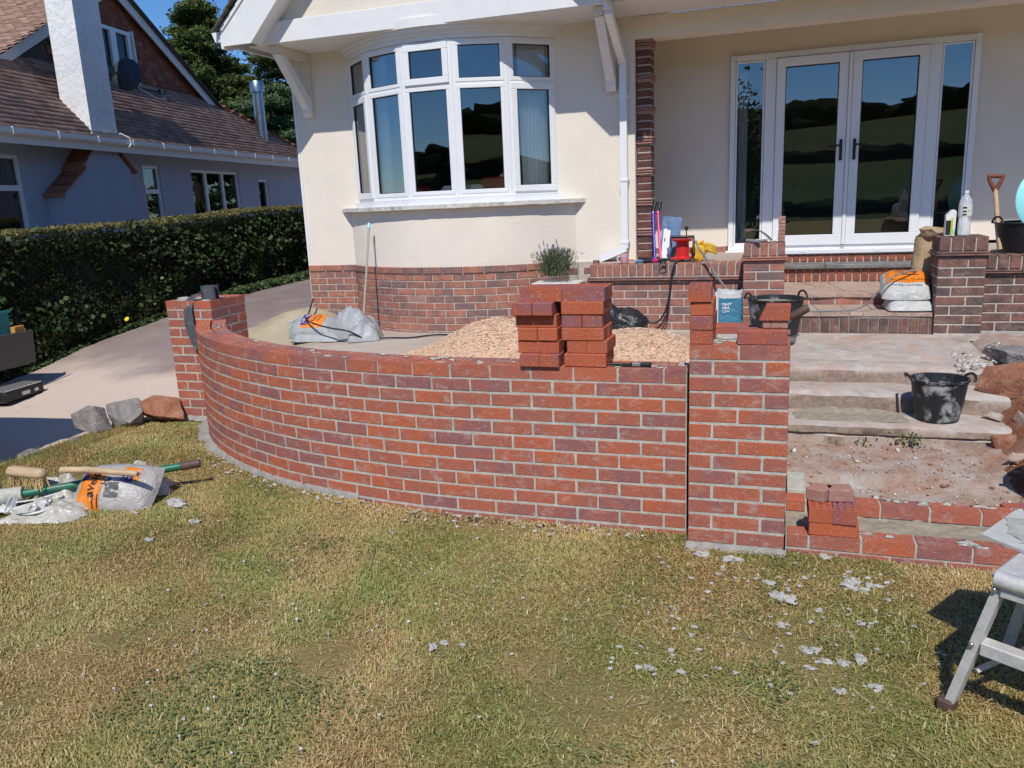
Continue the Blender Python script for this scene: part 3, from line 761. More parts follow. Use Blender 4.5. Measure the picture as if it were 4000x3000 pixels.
low_wall(.485, [0], [(.452, .545), (.556, .66), (.672, .897)], 2.6, 'single course of new bricks in front of the red earth', .1)
def bed(u, v):
    x = .45+2.1*u; y = .142+.338*v; return (x, y, -.018+.018*fbm(x*5, v*4)+.010*fbm(x*19, v*15)+.02*(smoothstep(.45, 1, v)*.6))
single('mortar_bed', MB().grid(bed, 110, 18), M['wet_mortar'], (0, 0, 0), label='bed of damp mortar between the two low courses of bricks', cat='mortar', smooth=180)
# ---------------------------------------------------------------- the house
FY = 4.65                    # face of the gabled front
HX0, HX1 = -4.91, -1.03
BCX, BCY, BR_ = -2.98, 5.893, 1.813   # bow of the bay
H = thing('house', (-2.0, 6.5, .3), 'cream rendered house with a bow window, brick plinth and white french doors', 'house')
def arc(r, a): return (BCX + r*math.sin(a), BCY - r*math.cos(a))
WCX, WCY, RW, half = -3.007, 5.530, 1.460, .93      # the window's own tighter bow
def arc_w(r, a): return (WCX + r*math.sin(a), WCY - r*math.cos(a))
def arc_strip(mb, r0, r1, z0, z1, a0, a1, n=40, arc=arc):
    b = len(mb.v)
    for i in range(n+1):
        a = a0+(a1-a0)*i/n
        for r, z in ((r0, z0), (r1, z0), (r1, z1), (r0, z1)): x, y = arc(r, a); mb.v.append((x, y, z))
    for i in range(n):
        for q in range(4): mb.f.append((b+i*4+q, b+i*4+(q+1) % 4, b+(i+1)*4+(q+1) % 4, b+(i+1)*4+q))
    mb.f += [(b, b+1, b+2, b+3), tuple(b+n*4+q for q in (3, 2, 1, 0))]
    return mb
AM = math.acos((BCY-FY)/BR_)         # angle where the bow meets the front
w = MB()
w.b2(HX0, -4.172, FY, FY+.25, .97, 4.4); w.b2(-1.842, HX1, FY, FY+.25, .97, 4.4)
w.b2(-4.1715, -1.8425, FY, FY+.25, 3.26, 4.4)
w.prism([(HX0, 4.4), (HX1, 4.4), (-2.97, 6.5)], 1, FY, FY+.25)
w.b2(HX0, HX0+.25, FY+.251, 20, .2, 4.4)
part('wall', w, M['render'], H)
part('corner_trim', MB().b2(HX0-.012, HX0+.018, FY-.012, FY+.02, .42, 3.3), M['paint'], H)
part('bay_wall', arc_strip(MB(), BR_-.22, BR_, .97, 1.60, -AM, AM), M['render'], H, smooth=30)
# brick plinth: straight lengths and the bow, individual bricks on a mortar backing
pm = MB(); pm.b2(HX0-.0, -4.30, FY-.022, FY+.2, .2, .985); pm.b2(-1.64, HX1, FY-.022, FY+.2, .2, .985)
arc_strip(pm, BR_-.2, BR_+.016, .2, .985, -AM, AM)
plin = part('plinth', pm, M['mortar_old'], H)
for k in range(10):
    z = 1.0-BH/2-.0755*k; prd = .012 if k == 0 else 0
    if z < .27: continue
    off = 0 if k % 2 == 0 else .1125
    x = HX0; l = BL if k % 2 == 0 else .1025
    while x < -4.33:
        ll = min(l, -4.305-x)
        lay(plin, x+ll/2, FY-.026-prd+.05, z, 0, ll, BW, BH, 'brick_old'); x += ll+.012; l = BL
    x = -1.58 + (0 if k % 2 else .1)
    while x < HX1-.12:
        ll = min(BL, HX1-.02-x); lay(plin, x+ll/2, FY-.026-prd+.05, z, 0, ll, BW, BH, 'brick_old'); x += ll+.012
    R1 = BR_+.021+prd; st = .227/R1; a = -AM+.02 + (st/2 if k % 2 else st*.05)
    while a < AM-.03:
        x, y = arc(R1-BW/2, a+st*.0); vent = (k == 4 and abs(a+.11) < st/2)
        if a > -AM+.05 or True:
            if vent: part('air_vent', MB().box((arc(R1-.035, a)[0], arc(R1-.035, a)[1], z), (.215, .06, .065), rz=a), M['brick_pale'], H)
            else: lay(plin, x, y, z, a, BL, BW, BH, 'brick_old')
        a += st
# stone sill and window board
sl = MB(); arc_strip(sl, BR_-.42, BR_+.085, 1.600, 1.640, -AM-.055, AM+.055, 44)
for i, v in enumerate(sl.v): sl.v[i] = (v[0], v[1]+.004*fbm(v[0]*9, 3), v[2]+.004*fbm(v[0]*7, v[1]*2))
part('sill', sl, M['stone_sill'], H)
# cornice above the window, three stepped mouldings
cn = MB()
for r, z0, z1 in ((.0, 3.205, 3.25), (.03, 3.25, 3.285), (.065, 3.285, 3.315), (.10, 3.315, 3.40)): arc_strip(cn, RW-.25, RW+.02+r, z0+.012, z1+.012, -half-.02-r*.3, half+.02+r*.3, 40, arc_w)
part('cornice', cn, M['paint'], H, smooth=40)
# bow window: five flat lights
stp = 2*half/5
def light(i):
    a0 = -half+stp*i; a1 = a0+stp; p0 = Vector((*arc_w(RW, a0), 0)); p1 = Vector((*arc_w(RW, a1), 0))
    u = (p1-p0).normalized(); nrm = Vector((u.y, -u.x, 0)); wd = (p1-p0).length; ang = math.atan2(u.y, u.x)
    def bx(mb, x0, x1, z0, z1, d0, d1, ch=.004):   # d: depth outwards
        c = p0+u*((x0+x1)/2)+nrm*((d0+d1)/2); mb.box((c.x, c.y, (z0+z1)/2), (x1-x0, d1-d0, z1-z0), rz=ang, ch=ch)
    def glazed(win, x0, x1, z0, z1, fr, d):
        f = MB(); bx(f, x0, x1, z1-fr, z1, -.05, d); bx(f, x0, x1, z0, z0+fr, -.05, d)
        bx(f, x0, x0+fr, z0+fr, z1-fr, -.05, d-.001); bx(f, x1-fr, x1, z0+fr, z1-fr, -.05, d-.001)
        part('frame', f, M['upvc'], win)
        g = MB(); e = .006
        for (a, b, c_, d_) in ((x0+fr-e, x1-fr+e, z1-fr-e, z1-fr+.004), (x0+fr-e, x1-fr+e, z0+fr-.004, z0+fr+e), (x0+fr-.004, x0+fr+e, z0+fr, z1-fr), (x1-fr-e, x1-fr+.004, z0+fr, z1-fr)): bx(g, a, b, c_, d_, -.03, d-.012, 0)
        part('gasket', g, M['gasket'], win)
        p = MB(); bx(p, x0+fr-.005, x1-fr+.005, z0+fr-.005, z1-fr+.005, d-.028, d-.022, 0); part('pane', p, M['glass'], win)
    fm = MB(); bx(fm, -.001, .034, 1.70, 3.215, -.06, .012); bx(fm, wd-.034, wd+.001, 1.70, 3.215, -.06, .012)
    bx(fm, .034, wd-.034, 3.185, 3.215, -.06, .012); bx(fm, .034, wd-.034, 1.70, 1.74, -.06, .012); bx(fm, .034, wd-.034, 2.785, 2.815, -.06, .012)
    win = part('window', fm, M['upvc'], H)
    lower_open = i in (0, 4); upper_open = i == 2
    glazed(win, .030, wd-.030, 1.735, 2.790, .062 if lower_open else .040, .030 if lower_open else .018)
    glazed(win, .030, wd-.030, 2.810, 3.190, .062 if upper_open else .036, .034 if upper_open else .018)
    return win
for i in range(5): light(i)
part('window_cill', arc_strip(MB(), RW-.10, RW+.045, 1.6405, 1.699, -half-.012, half+.012, 5, arc_w), M['upvc'], H)
# room behind the bay
rm = MB(); rm.b2(-4.62, -1.3, 8.4, 8.5, .9, 3.4); rm.b2(-4.62, -4.55, 5.0, 8.4, .9, 3.4); rm.b2(-1.37, -1.3, 4.95, 8.4, .9, 3.4); rm.b2(-4.62, -1.3, 4.2, 8.5, 3.42, 3.5)
part('room_wall', rm, M['room'], H)
part('room_floor', MB().b2(-4.62, -1.3, 4.95, 8.5, .88, .90), M['carpet_and_backing'], H)
def curtain(name, a0, a1, z0, z1, r, mat, parent, amp=.028, nf=9):
    def fn(u, v):
        a = a0+(a1-a0)*u; rr = r+amp*math.sin(u*nf*6.283+.6*math.sin(v*3))*(.6+.4*v); x, y = arc_w(rr, a+.02*math.sin(v*4+u*9)*(1-v)); return (x, y, z0+(z1-z0)*v)
    return part(name, MB().grid(fn, nf*8+1, 14), mat, parent, smooth=180)
curtain('curtain', half-.27, half-.03, 1.05, 3.18, RW-.12, M['curtain'], H)
curtain('curtain', -half-.03, -half+.50, 1.05, 3.18, RW-.12, M['curtain'], H)
for k, (cx, cw, zt, mt) in enumerate(((-3.55, .62, 1.86, 'sofa_red'), (-2.83, .48, 1.83, 'sofa_grey'), (-2.42, .50, 1.90, 'sofa_red'), (-2.36, .26, 1.935, 'sofa_grey'))):
    s = MB().box((cx, (4.50, 4.45, 4.62, 4.66)[k], zt-.32), (cw, .22, .64), ch=.05); part('sofa_back', s, M[mt], H, smooth=60)

# eaves of the gable: tie board, soffit, barge boards, a strip of roof tiles, gutter end
TY = 3.97
part('fascia', MB().b2(-4.86, -1.15, TY, TY+.02, 3.335, 3.545, ch=.004), M['paint'], H)
part('soffit', MB().b2(-4.98, 6.0, TY+.021, FY-.002, 3.335, 3.347), M['soffit'], H)
part('side_soffit', MB().b2(-5.16, HX0-.001, FY, 20, 3.335, 3.347), M['soffit'], H)
part('gable_infill', MB().b2(-4.8, -1.1, TY+.05, TY+.12, 3.5, 4.6), M['render'], H)
slope = rad(46); 
def barge(sgn):
    cx = -2.97; x0 = cx+sgn*2.16; mb = MB(); L = 3.0
    # board seen in elevation: a parallelogram in X-Z, lower end cut level
    dx, dz = -sgn*math.cos(slope), math.sin(slope); px, pz = sgn*math.sin(slope), math.cos(slope)
    bw = .21
    A = (x0+0*dx, 3.325); B = (x0-sgn*.335, 3.325); q = L
    C = (B[0]+dx*q, B[1]+dz*q); D = (C[0]+px*bw, C[1]+pz*bw)
    E = (x0, 3.325+.165)
    mb.prism([A, B, C, D, E], 1, 3.78, 3.81)
    # raised edge moulding
    part('barge_board', mb, M['paint'], H)
    d = MB(); d.prism([(E[0]+px*.012-.0, E[1]+.005), (D[0]+px*.012, D[1]+pz*.012), (D[0]-px*.028, D[1]-pz*.028), (E[0]-px*.02, E[1]-pz*.028)], 1, 3.765, 3.779); part('barge_trim', d, M['paint'], H)
    s2 = MB(); s2.prism([B, C, (C[0]+px*.03, C[1]+pz*.03), (B[0]+px*.03, B[1]+pz*.03)], 1, 3.811, TY+.049); part('barge_soffit', s2, M['soffit'], H)
    for i in range(11):
        t0 = .02+.115*i; bx_ = E[0]+dx*t0+px*.012; bz = E[1]+dz*t0+pz*.012
        tl = MB().box((0, 0, 0), (.17, .30, .018), ch=.004)
        o = piece('roof_tile', tl.mesh('roof_tile'), H, (bx_+px*.022, 3.87, bz+pz*.022), 0, 0, sgn*(slope-.10)); o.data.materials.append(M['moss_tile'])
    rf = MB(); e0 = (E[0]+px*.02, E[1]+pz*.02); f0 = (e0[0]+dx*3.1, e0[1]+dz*3.1)
    rf.prism([e0, f0, (f0[0]-px*.03, f0[1]-pz*.03), (e0[0]-px*.03, e0[1]-pz*.03)], 1, 4.02, 19.5); part('roof', rf, M['moss_tile'], H)
barge(-1); barge(1)
part('end_box', MB().b2(-5.165, -5.128, 3.79, 3.95, 3.30, 3.50, ch=.004), M['paint'], H)
g = MB(); g.prism([(-5.27, 3.47), (-5.165, 3.47), (-5.165, 3.375), (-5.235, 3.375)], 1, 3.80, 19.5); part('gutter', g, M['upvc'], H)
g = MB(); g.b2(-5.14, -5.10, 3.96, 19.8, 3.33, 3.48); part('side_fascia', g, M['upvc'], H)
tb = MB().tube([(-5.19, 7.2, 3.38), (-5.19, 7.2, 3.24), (-4.96, 7.2, 3.12), (-4.96, 7.2, .5)], .035, 8); part('side_downpipe', tb, M['upvc'], H, smooth=60)
def bracket(x):
    b = MB(); w_ = .047
    b.b2(x-w_, x+w_, FY-.055, FY-.001, 2.665, 3.333, ch=.004)                      # wall post
    b.b2(x-w_, x+w_, TY+.06, FY-.056, 3.255, 3.334, ch=.004)                       # top arm
    part('bracket', b, M['paint_cream'], H)
    s = MB(); s.prism([(TY+.09, 3.25), (TY+.20, 3.25), (FY-.057, 2.86), (FY-.057, 2.80), (FY-.09, 2.72)], 0, x-w_+.004, x+w_-.004)
    part('brace', s, M['paint'], H)
    f = MB(); f.prism([(FY-.13, 2.83), (FY-.056, 2.83), (FY-.056, 2.663), (FY-.075, 2.655), (FY-.105, 2.70)], 0, x-w_-.003, x+w_+.003); part('bracket_foot', f, M['paint'], H)
bracket(-4.70); bracket(-1.25)
# front gutter of the porch roof with its swan neck and downpipe
g = MB(); g.prism([(3.86, 3.50), (3.965, 3.50), (3.965, 3.40), (3.89, 3.40)], 0, -.99, 6.0); part('porch_gutter', g, M['upvc'], H)
g = MB(); g.b2(-1.14, 6.0, TY, TY+.018, 3.337, 3.55); part('porch_fascia', g, M['paint'], H)
rf = MB(); rf.prism([(3.83, 3.53), (3.83, 3.56), (6.6, 5.3), (6.6, 5.26)], 0, -.8, 6.2); part('porch_roof', rf, M['moss_tile'], H)
d = MB(); sx = .034
def sq(pts, r=.034):
    mb = MB()
    for a, b in zip(pts[:-1], pts[1:]):
        a, b = Vector(a), Vector(b); c = (a+b)/2; v = b-a
        q = v.to_track_quat('Z', 'Y').to_matrix(); L = v.length/2
        mb.add([c+q @ Vector((i*r, j*r, k*L)) for i in (-1, 1) for j in (-1, 1) for k in (-1, 1)], [(0, 1, 3, 2), (4, 6, 7, 5), (0, 4, 5, 1), (2, 3, 7, 6), (0, 2, 6, 4), (1, 5, 7, 3)])
    return mb
dp = part('downpipe', sq([(-1.14, 3.92, 3.40), (-1.14, 3.92, 3.27)]), M['upvc'], H)
part('downpipe', sq([(-1.14, 3.935, 3.26), (-1.13, 4.55, 2.93)]), M['upvc'], H)
part('downpipe', sq([(-1.13, 4.585, 2.95), (-1.13, 4.585, 1.12)]), M['upvc'], H)
part('downpipe_shoe', sq([(-1.12, 4.583, 1.125), (-1.40, 4.572, 1.015)], .036), M['upvc'], H)
for z in (2.60, 1.80, 1.18): part('pipe_clip', MB().b2(-1.172, -1.088, 4.545, 4.649, z-.016, z+.016, ch=.003), M['upvc'], H)

# porch: beam, recess walls, banded brick pilaster, ceiling lamp
part('beam', MB().b2(-1.029, 6.0, FY+.005, FY+.25, 3.13, 3.333), M['render'], H)
part('porch_ceiling', MB().b2(-1.3, 6.0, FY+.251, 5.70, 3.30, 3.333), M['render'], H)
DY = 5.62
w = MB(); w.b2(-1.35, -.172, DY, DY+.25, 1.05, 3.30); w.b2(2.178, 6.0, DY, DY+.25, 1.05, 3.30); w.b2(-.1715, 2.1775, DY, DY+.25, 3.03, 3.30)
w.b2(6.001, 6.25, FY+.005, DY+.3, .3, 3.4); w.b2(-1.42, -1.352, FY+.252, DY+.1, .9, 3.30); w.b2(HX1-.25, HX1-.002, FY+.2505, FY+.32, .9, 3.13)
part('porch_wall', w, M['render'], H)
core = part('pilaster', MB().b2(-1.018, -.885, 4.735, 4.93, 1.01, 3.20), M['mortar_old'], H)
z = 1.045; row = 0
while z < 3.12:
    if row % 4 == 3 or z > 3.03:
        for t_ in range(3):
            o = piece('tile_band', brick_mesh(.172+.006*t_, .245, .014, 'brick_pale'), core, (-.952, 4.83, z-.024+.025*t_))
    elif row % 2 == 0: lay(core, -.952, 4.78, z, 0, .142, BW, .061, 'brick_dark'); lay(core, -.952, 4.885, z, 0, .142, .095, .061, 'brick_dark')
    else: lay(core, -.952, 4.83, z, 0, .142, .207, .061, 'brick_dark')
    z += .0755; row += 1
for t_ in range(4): piece('tile_band', brick_mesh(.178+.014*t_, .25, .015, 'brick_pale'), core, (-.945, 4.83, 3.125+.024*t_))
lm = part('porch_lamp', MB().lathe([(.012, .16), (.05, .15), (.05, .135), (.062, .11), (.078, .06), (.062, .012), (.0, 0)], (1.62, 4.35, 3.18), 20), M['clear_plastic'], H, smooth=180)

# french doors with side lights
def rect(mb, x0, x1, z0, z1, y0, y1, ch=.004): mb.b2(x0, x1, y0, y1, z0, z1, ch=ch)
DB = .955
fr = MB(); F0 = DY-.02
rect(fr, -.168, -.115, DB+.045, 3.022, F0-.03, F0+.04); rect(fr, 2.118, 2.172, DB+.045, 3.022, F0-.03, F0+.04); rect(fr, -.1145, 2.1175, 2.965, 3.022, F0-.03, F0+.04)
rect(fr, .185, .295, DB+.045, 2.9645, F0-.03, F0+.04); rect(fr, 1.725, 1.835, DB+.045, 2.9645, F0-.03, F0+.04)
rect(fr, -.1145, .1845, DB+.045, DB+.10, F0-.03, F0+.04); rect(fr, 1.8355, 2.1175, DB+.045, DB+.10, F0-.03, F0+.04); rect(fr, .2955, 1.7245, DB+.045, DB+.085, F0-.03, F0+.04)
dfr = part('door_frame', fr, M['upvc'], H)
part('door_sill', MB().b2(-.19, 2.19, F0-.10, F0+.04, DB, DB+.0445, ch=.004), M['upvc'], H)
def leaf(x0, x1, z0, z1, st, name, parent, d=.0, pane_mat='glass'):
    f = MB(); y0, y1 = F0-.042-d, F0+.03
    rect(f, x0, x1, z1-st, z1, y0, y1); rect(f, x0, x1, z0, z0+st*1.25, y0, y1); rect(f, x0, x0+st, z0+st*1.25, z1-st, y0+.001, y1); rect(f, x1-st, x1, z0+st*1.25, z1-st, y0+.001, y1)
    o = part(name, f, M['upvc'], parent)
    g = MB(); e = .007; a, b, c, d_ = x0+st, x1-st, z0+st*1.25, z1-st
    rect(g, a-.003, b+.003, d_-e, d_+.003, y0+.014, y1-.01, 0); rect(g, a-.003, b+.003, c-.003, c+e, y0+.014, y1-.01, 0); rect(g, a-.003, a+e, c, d_, y0+.014, y1-.01, 0); rect(g, b-e, b+.003, c, d_, y0+.014, y1-.01, 0)
    part('gasket', g, M['gasket'], o)
    p = MB(); rect(p, a-.002, b+.002, c-.002, d_+.002, F0-.018, F0-.012, 0); part('pane', p, M[pane_mat], o)
    return o
leaf(-.112, .182, DB+.10, 2.962, .02, 'side_light', H, -.02)
leaf(1.838, 2.115, DB+.10, 2.962, .02, 'side_light', H, -.02)
for x0, x1, hx, sg in ((.298, .990, .945, -1), (1.030, 1.722, 1.075, 1)):
    dr = leaf(x0, x1, DB+.088, 2.958, .088, 'door', H, .012)
    h = MB(); h.b2(hx-.014, hx+.014, F0-.075, F0-.055, 1.905, 2.115, ch=.004); h.tube([(hx, F0-.07, 2.055), (hx, F0-.105, 2.055), (hx+sg*.12, F0-.108, 2.052)], .010, 8)
    part('door_handle', h, M['black_plastic'], dr)
part('meeting_bead', MB().b2(.992, 1.028, F0-.068, F0-.05, DB+.09, 2.955, ch=.004), M['upvc'], H)
vt = MB()
for x in (.62, 1.35): vt.b2(x-.025, x+.025, F0-.1035, F0-.1005, DB+.018, DB+.026)
part('weep_cap', vt, M['soffit'], H)
part('door_reveal_brick_course', MB().b2(-1.3, -.19, DY-.012, DY+.1, .93, 1.049), M['mortar_old'], H)
for i in range(5): lay(H, -1.2+i*.227, DY+.03, 1.012, 0, BL, BW, BH, 'brick_old')
# hall behind the doors
rm = MB(); rm.b2(-.6, 2.7, 9.4, 9.5, .9, 3.3); rm.b2(-.62, -.56, 5.9, 9.4, .9, 3.3); rm.b2(2.66, 2.72, 5.9, 9.4, .9, 3.3); rm.b2(-.62, 2.72, 5.88, 9.5, 3.301, 3.4)
part('hall_wall', rm, M['room'], H); part('hall_floor', MB().b2(-.62, 2.72, 5.88, 9.5, .90, .94), M['carpet_and_backing'], H)
part('door_curtain', MB().grid(lambda u, v: (-.10+.10*u+.0*v, 5.95+.02*math.sin(u*30), 1.0+1.9*v), 20, 4), M['curtain'], H, smooth=180)

# ---------------------------------------------------------------- terrace walls, piers and entrance steps
def coping(parent, x0, x1, y, z0, h, mat, d=.215, st=.0775):
    n = max(1, int(round((x1-x0)/st))); st = (x1-x0)/n
    for i in range(n):
        o = piece('coping_brick', brick_mesh(st-.012, d, h, mat), parent, (x0+st*(i+.5)+jit(.001), y+d/2+jit(.002), z0+h/2+jit(.0015)), jit(.01))
def courses(parent, x0, x1, y, ztop, zbot, mat, w=BW, first=0):
    k = 0; z = ztop-BH/2
    while z-BH/2 > zbot-.03:
        x = x0; l = BL if (k+first) % 2 == 0 else .1025
        while x < x1-.03:
            ll = min(l, x1-x)
            if x1-(x+ll) < .045: ll = x1-x
            lay(parent, x+ll/2, y+w/2, z, 0, ll, w, BH, mat); x += ll+.012; l = BL
        z -= .0765; k += 1
def band(parent, x0, x1, y0, y1, z0, mat='brick_old'):
    for t_ in range(3):
        p_ = (.012, .030, .020)[t_]
        b = MB(); n = max(1, int((x1-x0)/.26)); 
        for i in range(n):
            a = x0+(x1-x0)*i/n; c = x0+(x1-x0)*(i+1)/n
            b.b2(a+.002-(p_ if i == 0 else 0)*0, c-.002, y0-p_, y1, z0+.017*t_, z0+.017*t_+.013, ch=.003)
        part('tile_creasing', b, M[mat], parent)
TW = thing('terrace_wall', (-.65, 4.1, .35), 'old brick terrace wall with soldier coping left of the doors, cable lying over it', 'wall')
part('mortar', MB().b2(-1.368, .08, 4.005, 4.21, .30, .995), M['mortar_old'], TW)
courses(TW, -1.372, .078, 4.0, .822, .36, 'brick_old')
band(TW, -1.40, .075, 3.99, 4.2, .833, 'brick_old'); part('bed_joint', MB().b2(-1.37, .075, 3.995, 4.2, .823, .887), M['mortar_old'], TW)
coping(TW, -1.375, .075, 3.992, .889, .112, 'brick_old')
part('paving', MB().b2(-1.37, .42, 4.211, 5.60, .60, .985), M['terrace'], TW)
P1Y = 3.70
def old_pier(x0, x1, y0, y1, ztop, zbot, label, mat, ncop):
    P = thing('brick_pier', ((x0+x1)/2, (y0+y1)/2, zbot), label, 'pier'); W_ = x1-x0
    part('mortar', MB().b2(x0+.005, x1-.005, y0+.005, y1-.005, zbot-.05, ztop-.01), M['mortar_old'], P)
    zc = ztop-.112
    n = ncop; st = (W_+.008)/n
    for i in range(n): piece('coping_brick', brick_mesh(st-.010, y1-y0+.01, .110, mat), P, (x0-.004+st*(i+.5), (y0+y1)/2, zc+.056), jit(.008))
    for t_ in range(3):
        p_ = (.010, .026, .016)[t_]; part('tile_creasing', MB().b2(x0-p_, x1+p_, y0-p_, y1, zc-.058+.0185*t_, zc-.058+.0185*t_+.015, ch=.003), M[mat], P)
    z = zc-.064-BH/2; k = 0
    while z-BH/2 > zbot-.05:
        if k % 2 == 0: spans = [(x0, x0+BL), (x0+BL+.012, x1)]
        else: spans = [(x0, x0+.1025), (x0+.1145, x1)]
        for a, b in spans: lay(P, (a+b)/2, y0+BW/2, z, 0, b-a, BW, BH, mat)
        for xx in (x0+.04, x1-.04): lay(P, xx, y0+BW+.012+(y1-y0-BW-.012)/2, z, rad(90), y1-y0-BW-.012, .08, BH, mat)
        z -= .0780; k += 1
    return P
old_pier(.080, .425, P1Y, 3.995, 1.192, .36, 'old red-brown brick pier with a newspaper and a column of thin brick slips on top', 'brick_old', 5)
old_pier(1.615, 1.968, 3.68, 4.03, 1.203, .40, 'weathered grimy brick pier with plastic bottles on top', 'brick_grimy', 4)
TW2 = thing('terrace_wall', (2.6, 3.85, .38), 'grimy old brick terrace wall with soldier coping under the black tub', 'wall')
part('mortar', MB().b2(1.97, 6.0, 3.765, 3.96, .30, 1.03), M['mortar_old'], TW2)
courses(TW2, 1.972, 5.9, 3.76, .876, .40, 'brick_grimy')
band(TW2, 1.972, 5.9, 3.755, 3.96, .882, 'brick_grimy'); coping(TW2, 1.972, 5.9, 3.752, .936, .108, 'brick_grimy', .215, .0875)
part('paving', MB().b2(1.97, 6.0, 3.962, 5.6, .60, 1.02), M['terrace'], TW2)
# entrance steps between the piers
ES = thing('entrance_steps', (1.02, 4.4, .38), 'entrance steps of crazy paving and brick risers leading up to the french doors', 'steps')
part('riser_mortar', MB().b2(.427, 1.613, 3.735, 4.2, .34, .548), M['mortar_grimy'], ES)
x = .432
while x < 1.60: piece('riser_brick', brick_mesh(.066, .10, .135, 'brick_grimy'), ES, (x+.033, 3.775+jit(.004), .462), 0); x += .0775
part('riser_mortar', MB().b2(.427, 1.613, 4.27, 4.5, .55, .645), M['mortar_old'], ES)
x = .432
while x < 1.56: piece('riser_brick', brick_mesh(BL, .09, .06, 'brick_old'), ES, (x+BL/2, 4.312, .608), 0); x += .227
def crazy(x0, x1, y0, y1, z, th, seed, nx, ny):
    rr = random.Random(seed); xs = [[x0+(x1-x0)*i/nx+(rr.uniform(-.3, .3)*(x1-x0)/nx if 0 < i < nx else 0) for i in range(nx+1)] for j in range(ny+1)]
    ys = [[y0+(y1-y0)*j/ny+(rr.uniform(-.25, .25)*(y1-y0)/ny if 0 < j < ny else (rr.uniform(-.012, .012) if j == 0 else 0)) for i in range(nx+1)] for j in range(ny+1)]
    for j in range(ny):
        for i in range(nx):
            q = [(xs[j][i], ys[j][i]), (xs[j][i+1], ys[j][i+1]), (xs[j+1][i+1], ys[j+1][i+1]), (xs[j+1][i], ys[j+1][i])]
            cx = sum(a for a, b in q)/4; cy = sum(b for a, b in q)/4
            q = [(cx+(a-cx)*(1-.008/abs(x1-x0)*nx), cy+(b-cy)*(1-.008/abs(y1-y0)*ny)) for a, b in q]
            part('paving_stone', MB().prism(q, 2, z-th, z+rr.uniform(-.003, .003)), M['rock_pink'], ES)
crazy(.428, 1.612, 3.715, 4.265, .580, .032, 2, 5, 2); part('paving_bed', MB().b2(.428, 1.612, 3.74, 4.268, .549, .572), M['mortar_old'], ES)
crazy(.428, 1.63, 4.245, 5.29, .680, .033, 5, 5, 4); part('paving_bed', MB().b2(.428, 1.65, 4.275, 5.3, .646, .672), M['mortar_old'], ES)
part('riser_mortar', MB().b2(-.2, 2.2, 5.305, 5.6, .66, .815), M['mortar_old'], ES)
x = .40
while x < 2.0: piece('riser_brick', brick_mesh(.066, .10, .122, 'brick_orange'), ES, (x+.033, 5.345+jit(.003), .744), 0); x += .0785
for x0, x1 in ((.38, .83), (.834, 1.95)): part('slab', MB().b2(x0, x1, 5.255, 5.61, .816, .858, ch=.006), M['slab_grey'], ES)
part('riser_mortar', MB().b2(-.19, 2.19, 5.535, 5.6, .859, .953), M['mortar_old'], ES)
x = .36
while x < 2.1: piece('riser_brick', brick_mesh(.066, .08, .07, 'brick_orange'), ES, (x+.033, 5.565, .906), 0); x += .0785
# ---------------------------------------------------------------- neighbouring house
NO = Vector((-9.9, 5.1, 0)); ND = Vector((-.174, .985, 0)).normalized(); NN = Vector((ND.y, -ND.x, 0)); NA = math.atan2(ND.y, ND.x)
def NP(s, n, z): return NO + ND*s + NN*n + Vector((0, 0, z))
NH = thing('neighbour_house', NP(4, -3, 0), 'neighbouring pale bungalow with brown tiled roof, tall chimney and tile-hung gable', 'house')
def nb(mb, s0, s1, n0, n1, z0, z1, ch=0): c = NP((s0+s1)/2, (n0+n1)/2, (z0+z1)/2); mb.box(c, (abs(s1-s0), abs(n1-n0), abs(z1-z0)), rz=NA, ch=ch); return mb
def nprism(mb, poly, n0, n1):
    k = len(poly); vs = [NP(s, n0, z) for s, z in poly]+[NP(s, n1, z) for s, z in poly]
    return mb.add(vs, [tuple(range(k)), tuple(reversed(range(k, 2*k)))]+[(i, i+k, (i+1) % k+k, (i+1) % k) for i in range(k)])
w = MB(); WN = -.4
wins = [(-.9, .76, 1.0, 2.63, [-.1], 2.15), (3.86, 4.42, 1.15, 2.60, [], 2.12), (5.56, 7.64, 1.15, 2.57, [6.19, 6.93], None), (8.65, 9.19, 1.40, 2.43, [], None)]
prev = -1.7
for (a, b, z0, z1, mu, tr) in wins:
    nb(w, prev, a, WN-.25, WN, -.4, 2.86); nb(w, a, b, WN-.25, WN, -.4, z0); nb(w, a, b, WN-.25, WN, z1, 2.86); prev = b
nb(w, prev, 12.0, WN-.25, WN, -.4, 2.86); nb(w, -1.7, -1.45, WN-7, WN-.25, -.4, 2.86)
part('wall', w, M['render_blue'], NH)
part('unlit_room_backing', nb(MB(), -1.4, 11.5, WN-.75, WN-.65, -.3, 2.8), M['carpet_and_backing'], NH)  # dark sheet close behind the panes; unlit rooms put into its colour
for (a, b, z0, z1, mu, tr) in wins:
    f = MB(); t_ = .055
    nb(f, a, b, WN-.10, WN-.03, z1-t_, z1); nb(f, a, b, WN-.10, WN-.03, z0, z0+t_); nb(f, a, a+t_, WN-.099, WN-.031, z0+t_, z1-t_); nb(f, b-t_, b, WN-.099, WN-.031, z0+t_, z1-t_)
    for m_ in mu: nb(f, m_-.04, m_+.04, WN-.098, WN-.032, z0+t_, z1-t_)
    if tr: nb(f, a+t_, b-t_, WN-.097, WN-.033, tr-.04, tr+.04)
    o = part('window', f, M['upvc'], NH)
    part('pane', nb(MB(), a+t_, b-t_, WN-.075, WN-.070, z0+t_, z1-t_), M['glass_far'], o)
    part('window_sill', nb(MB(), a-.05, b+.05, WN-.02, WN+.06, z0-.06, z0-.002), M['render_white'], o)
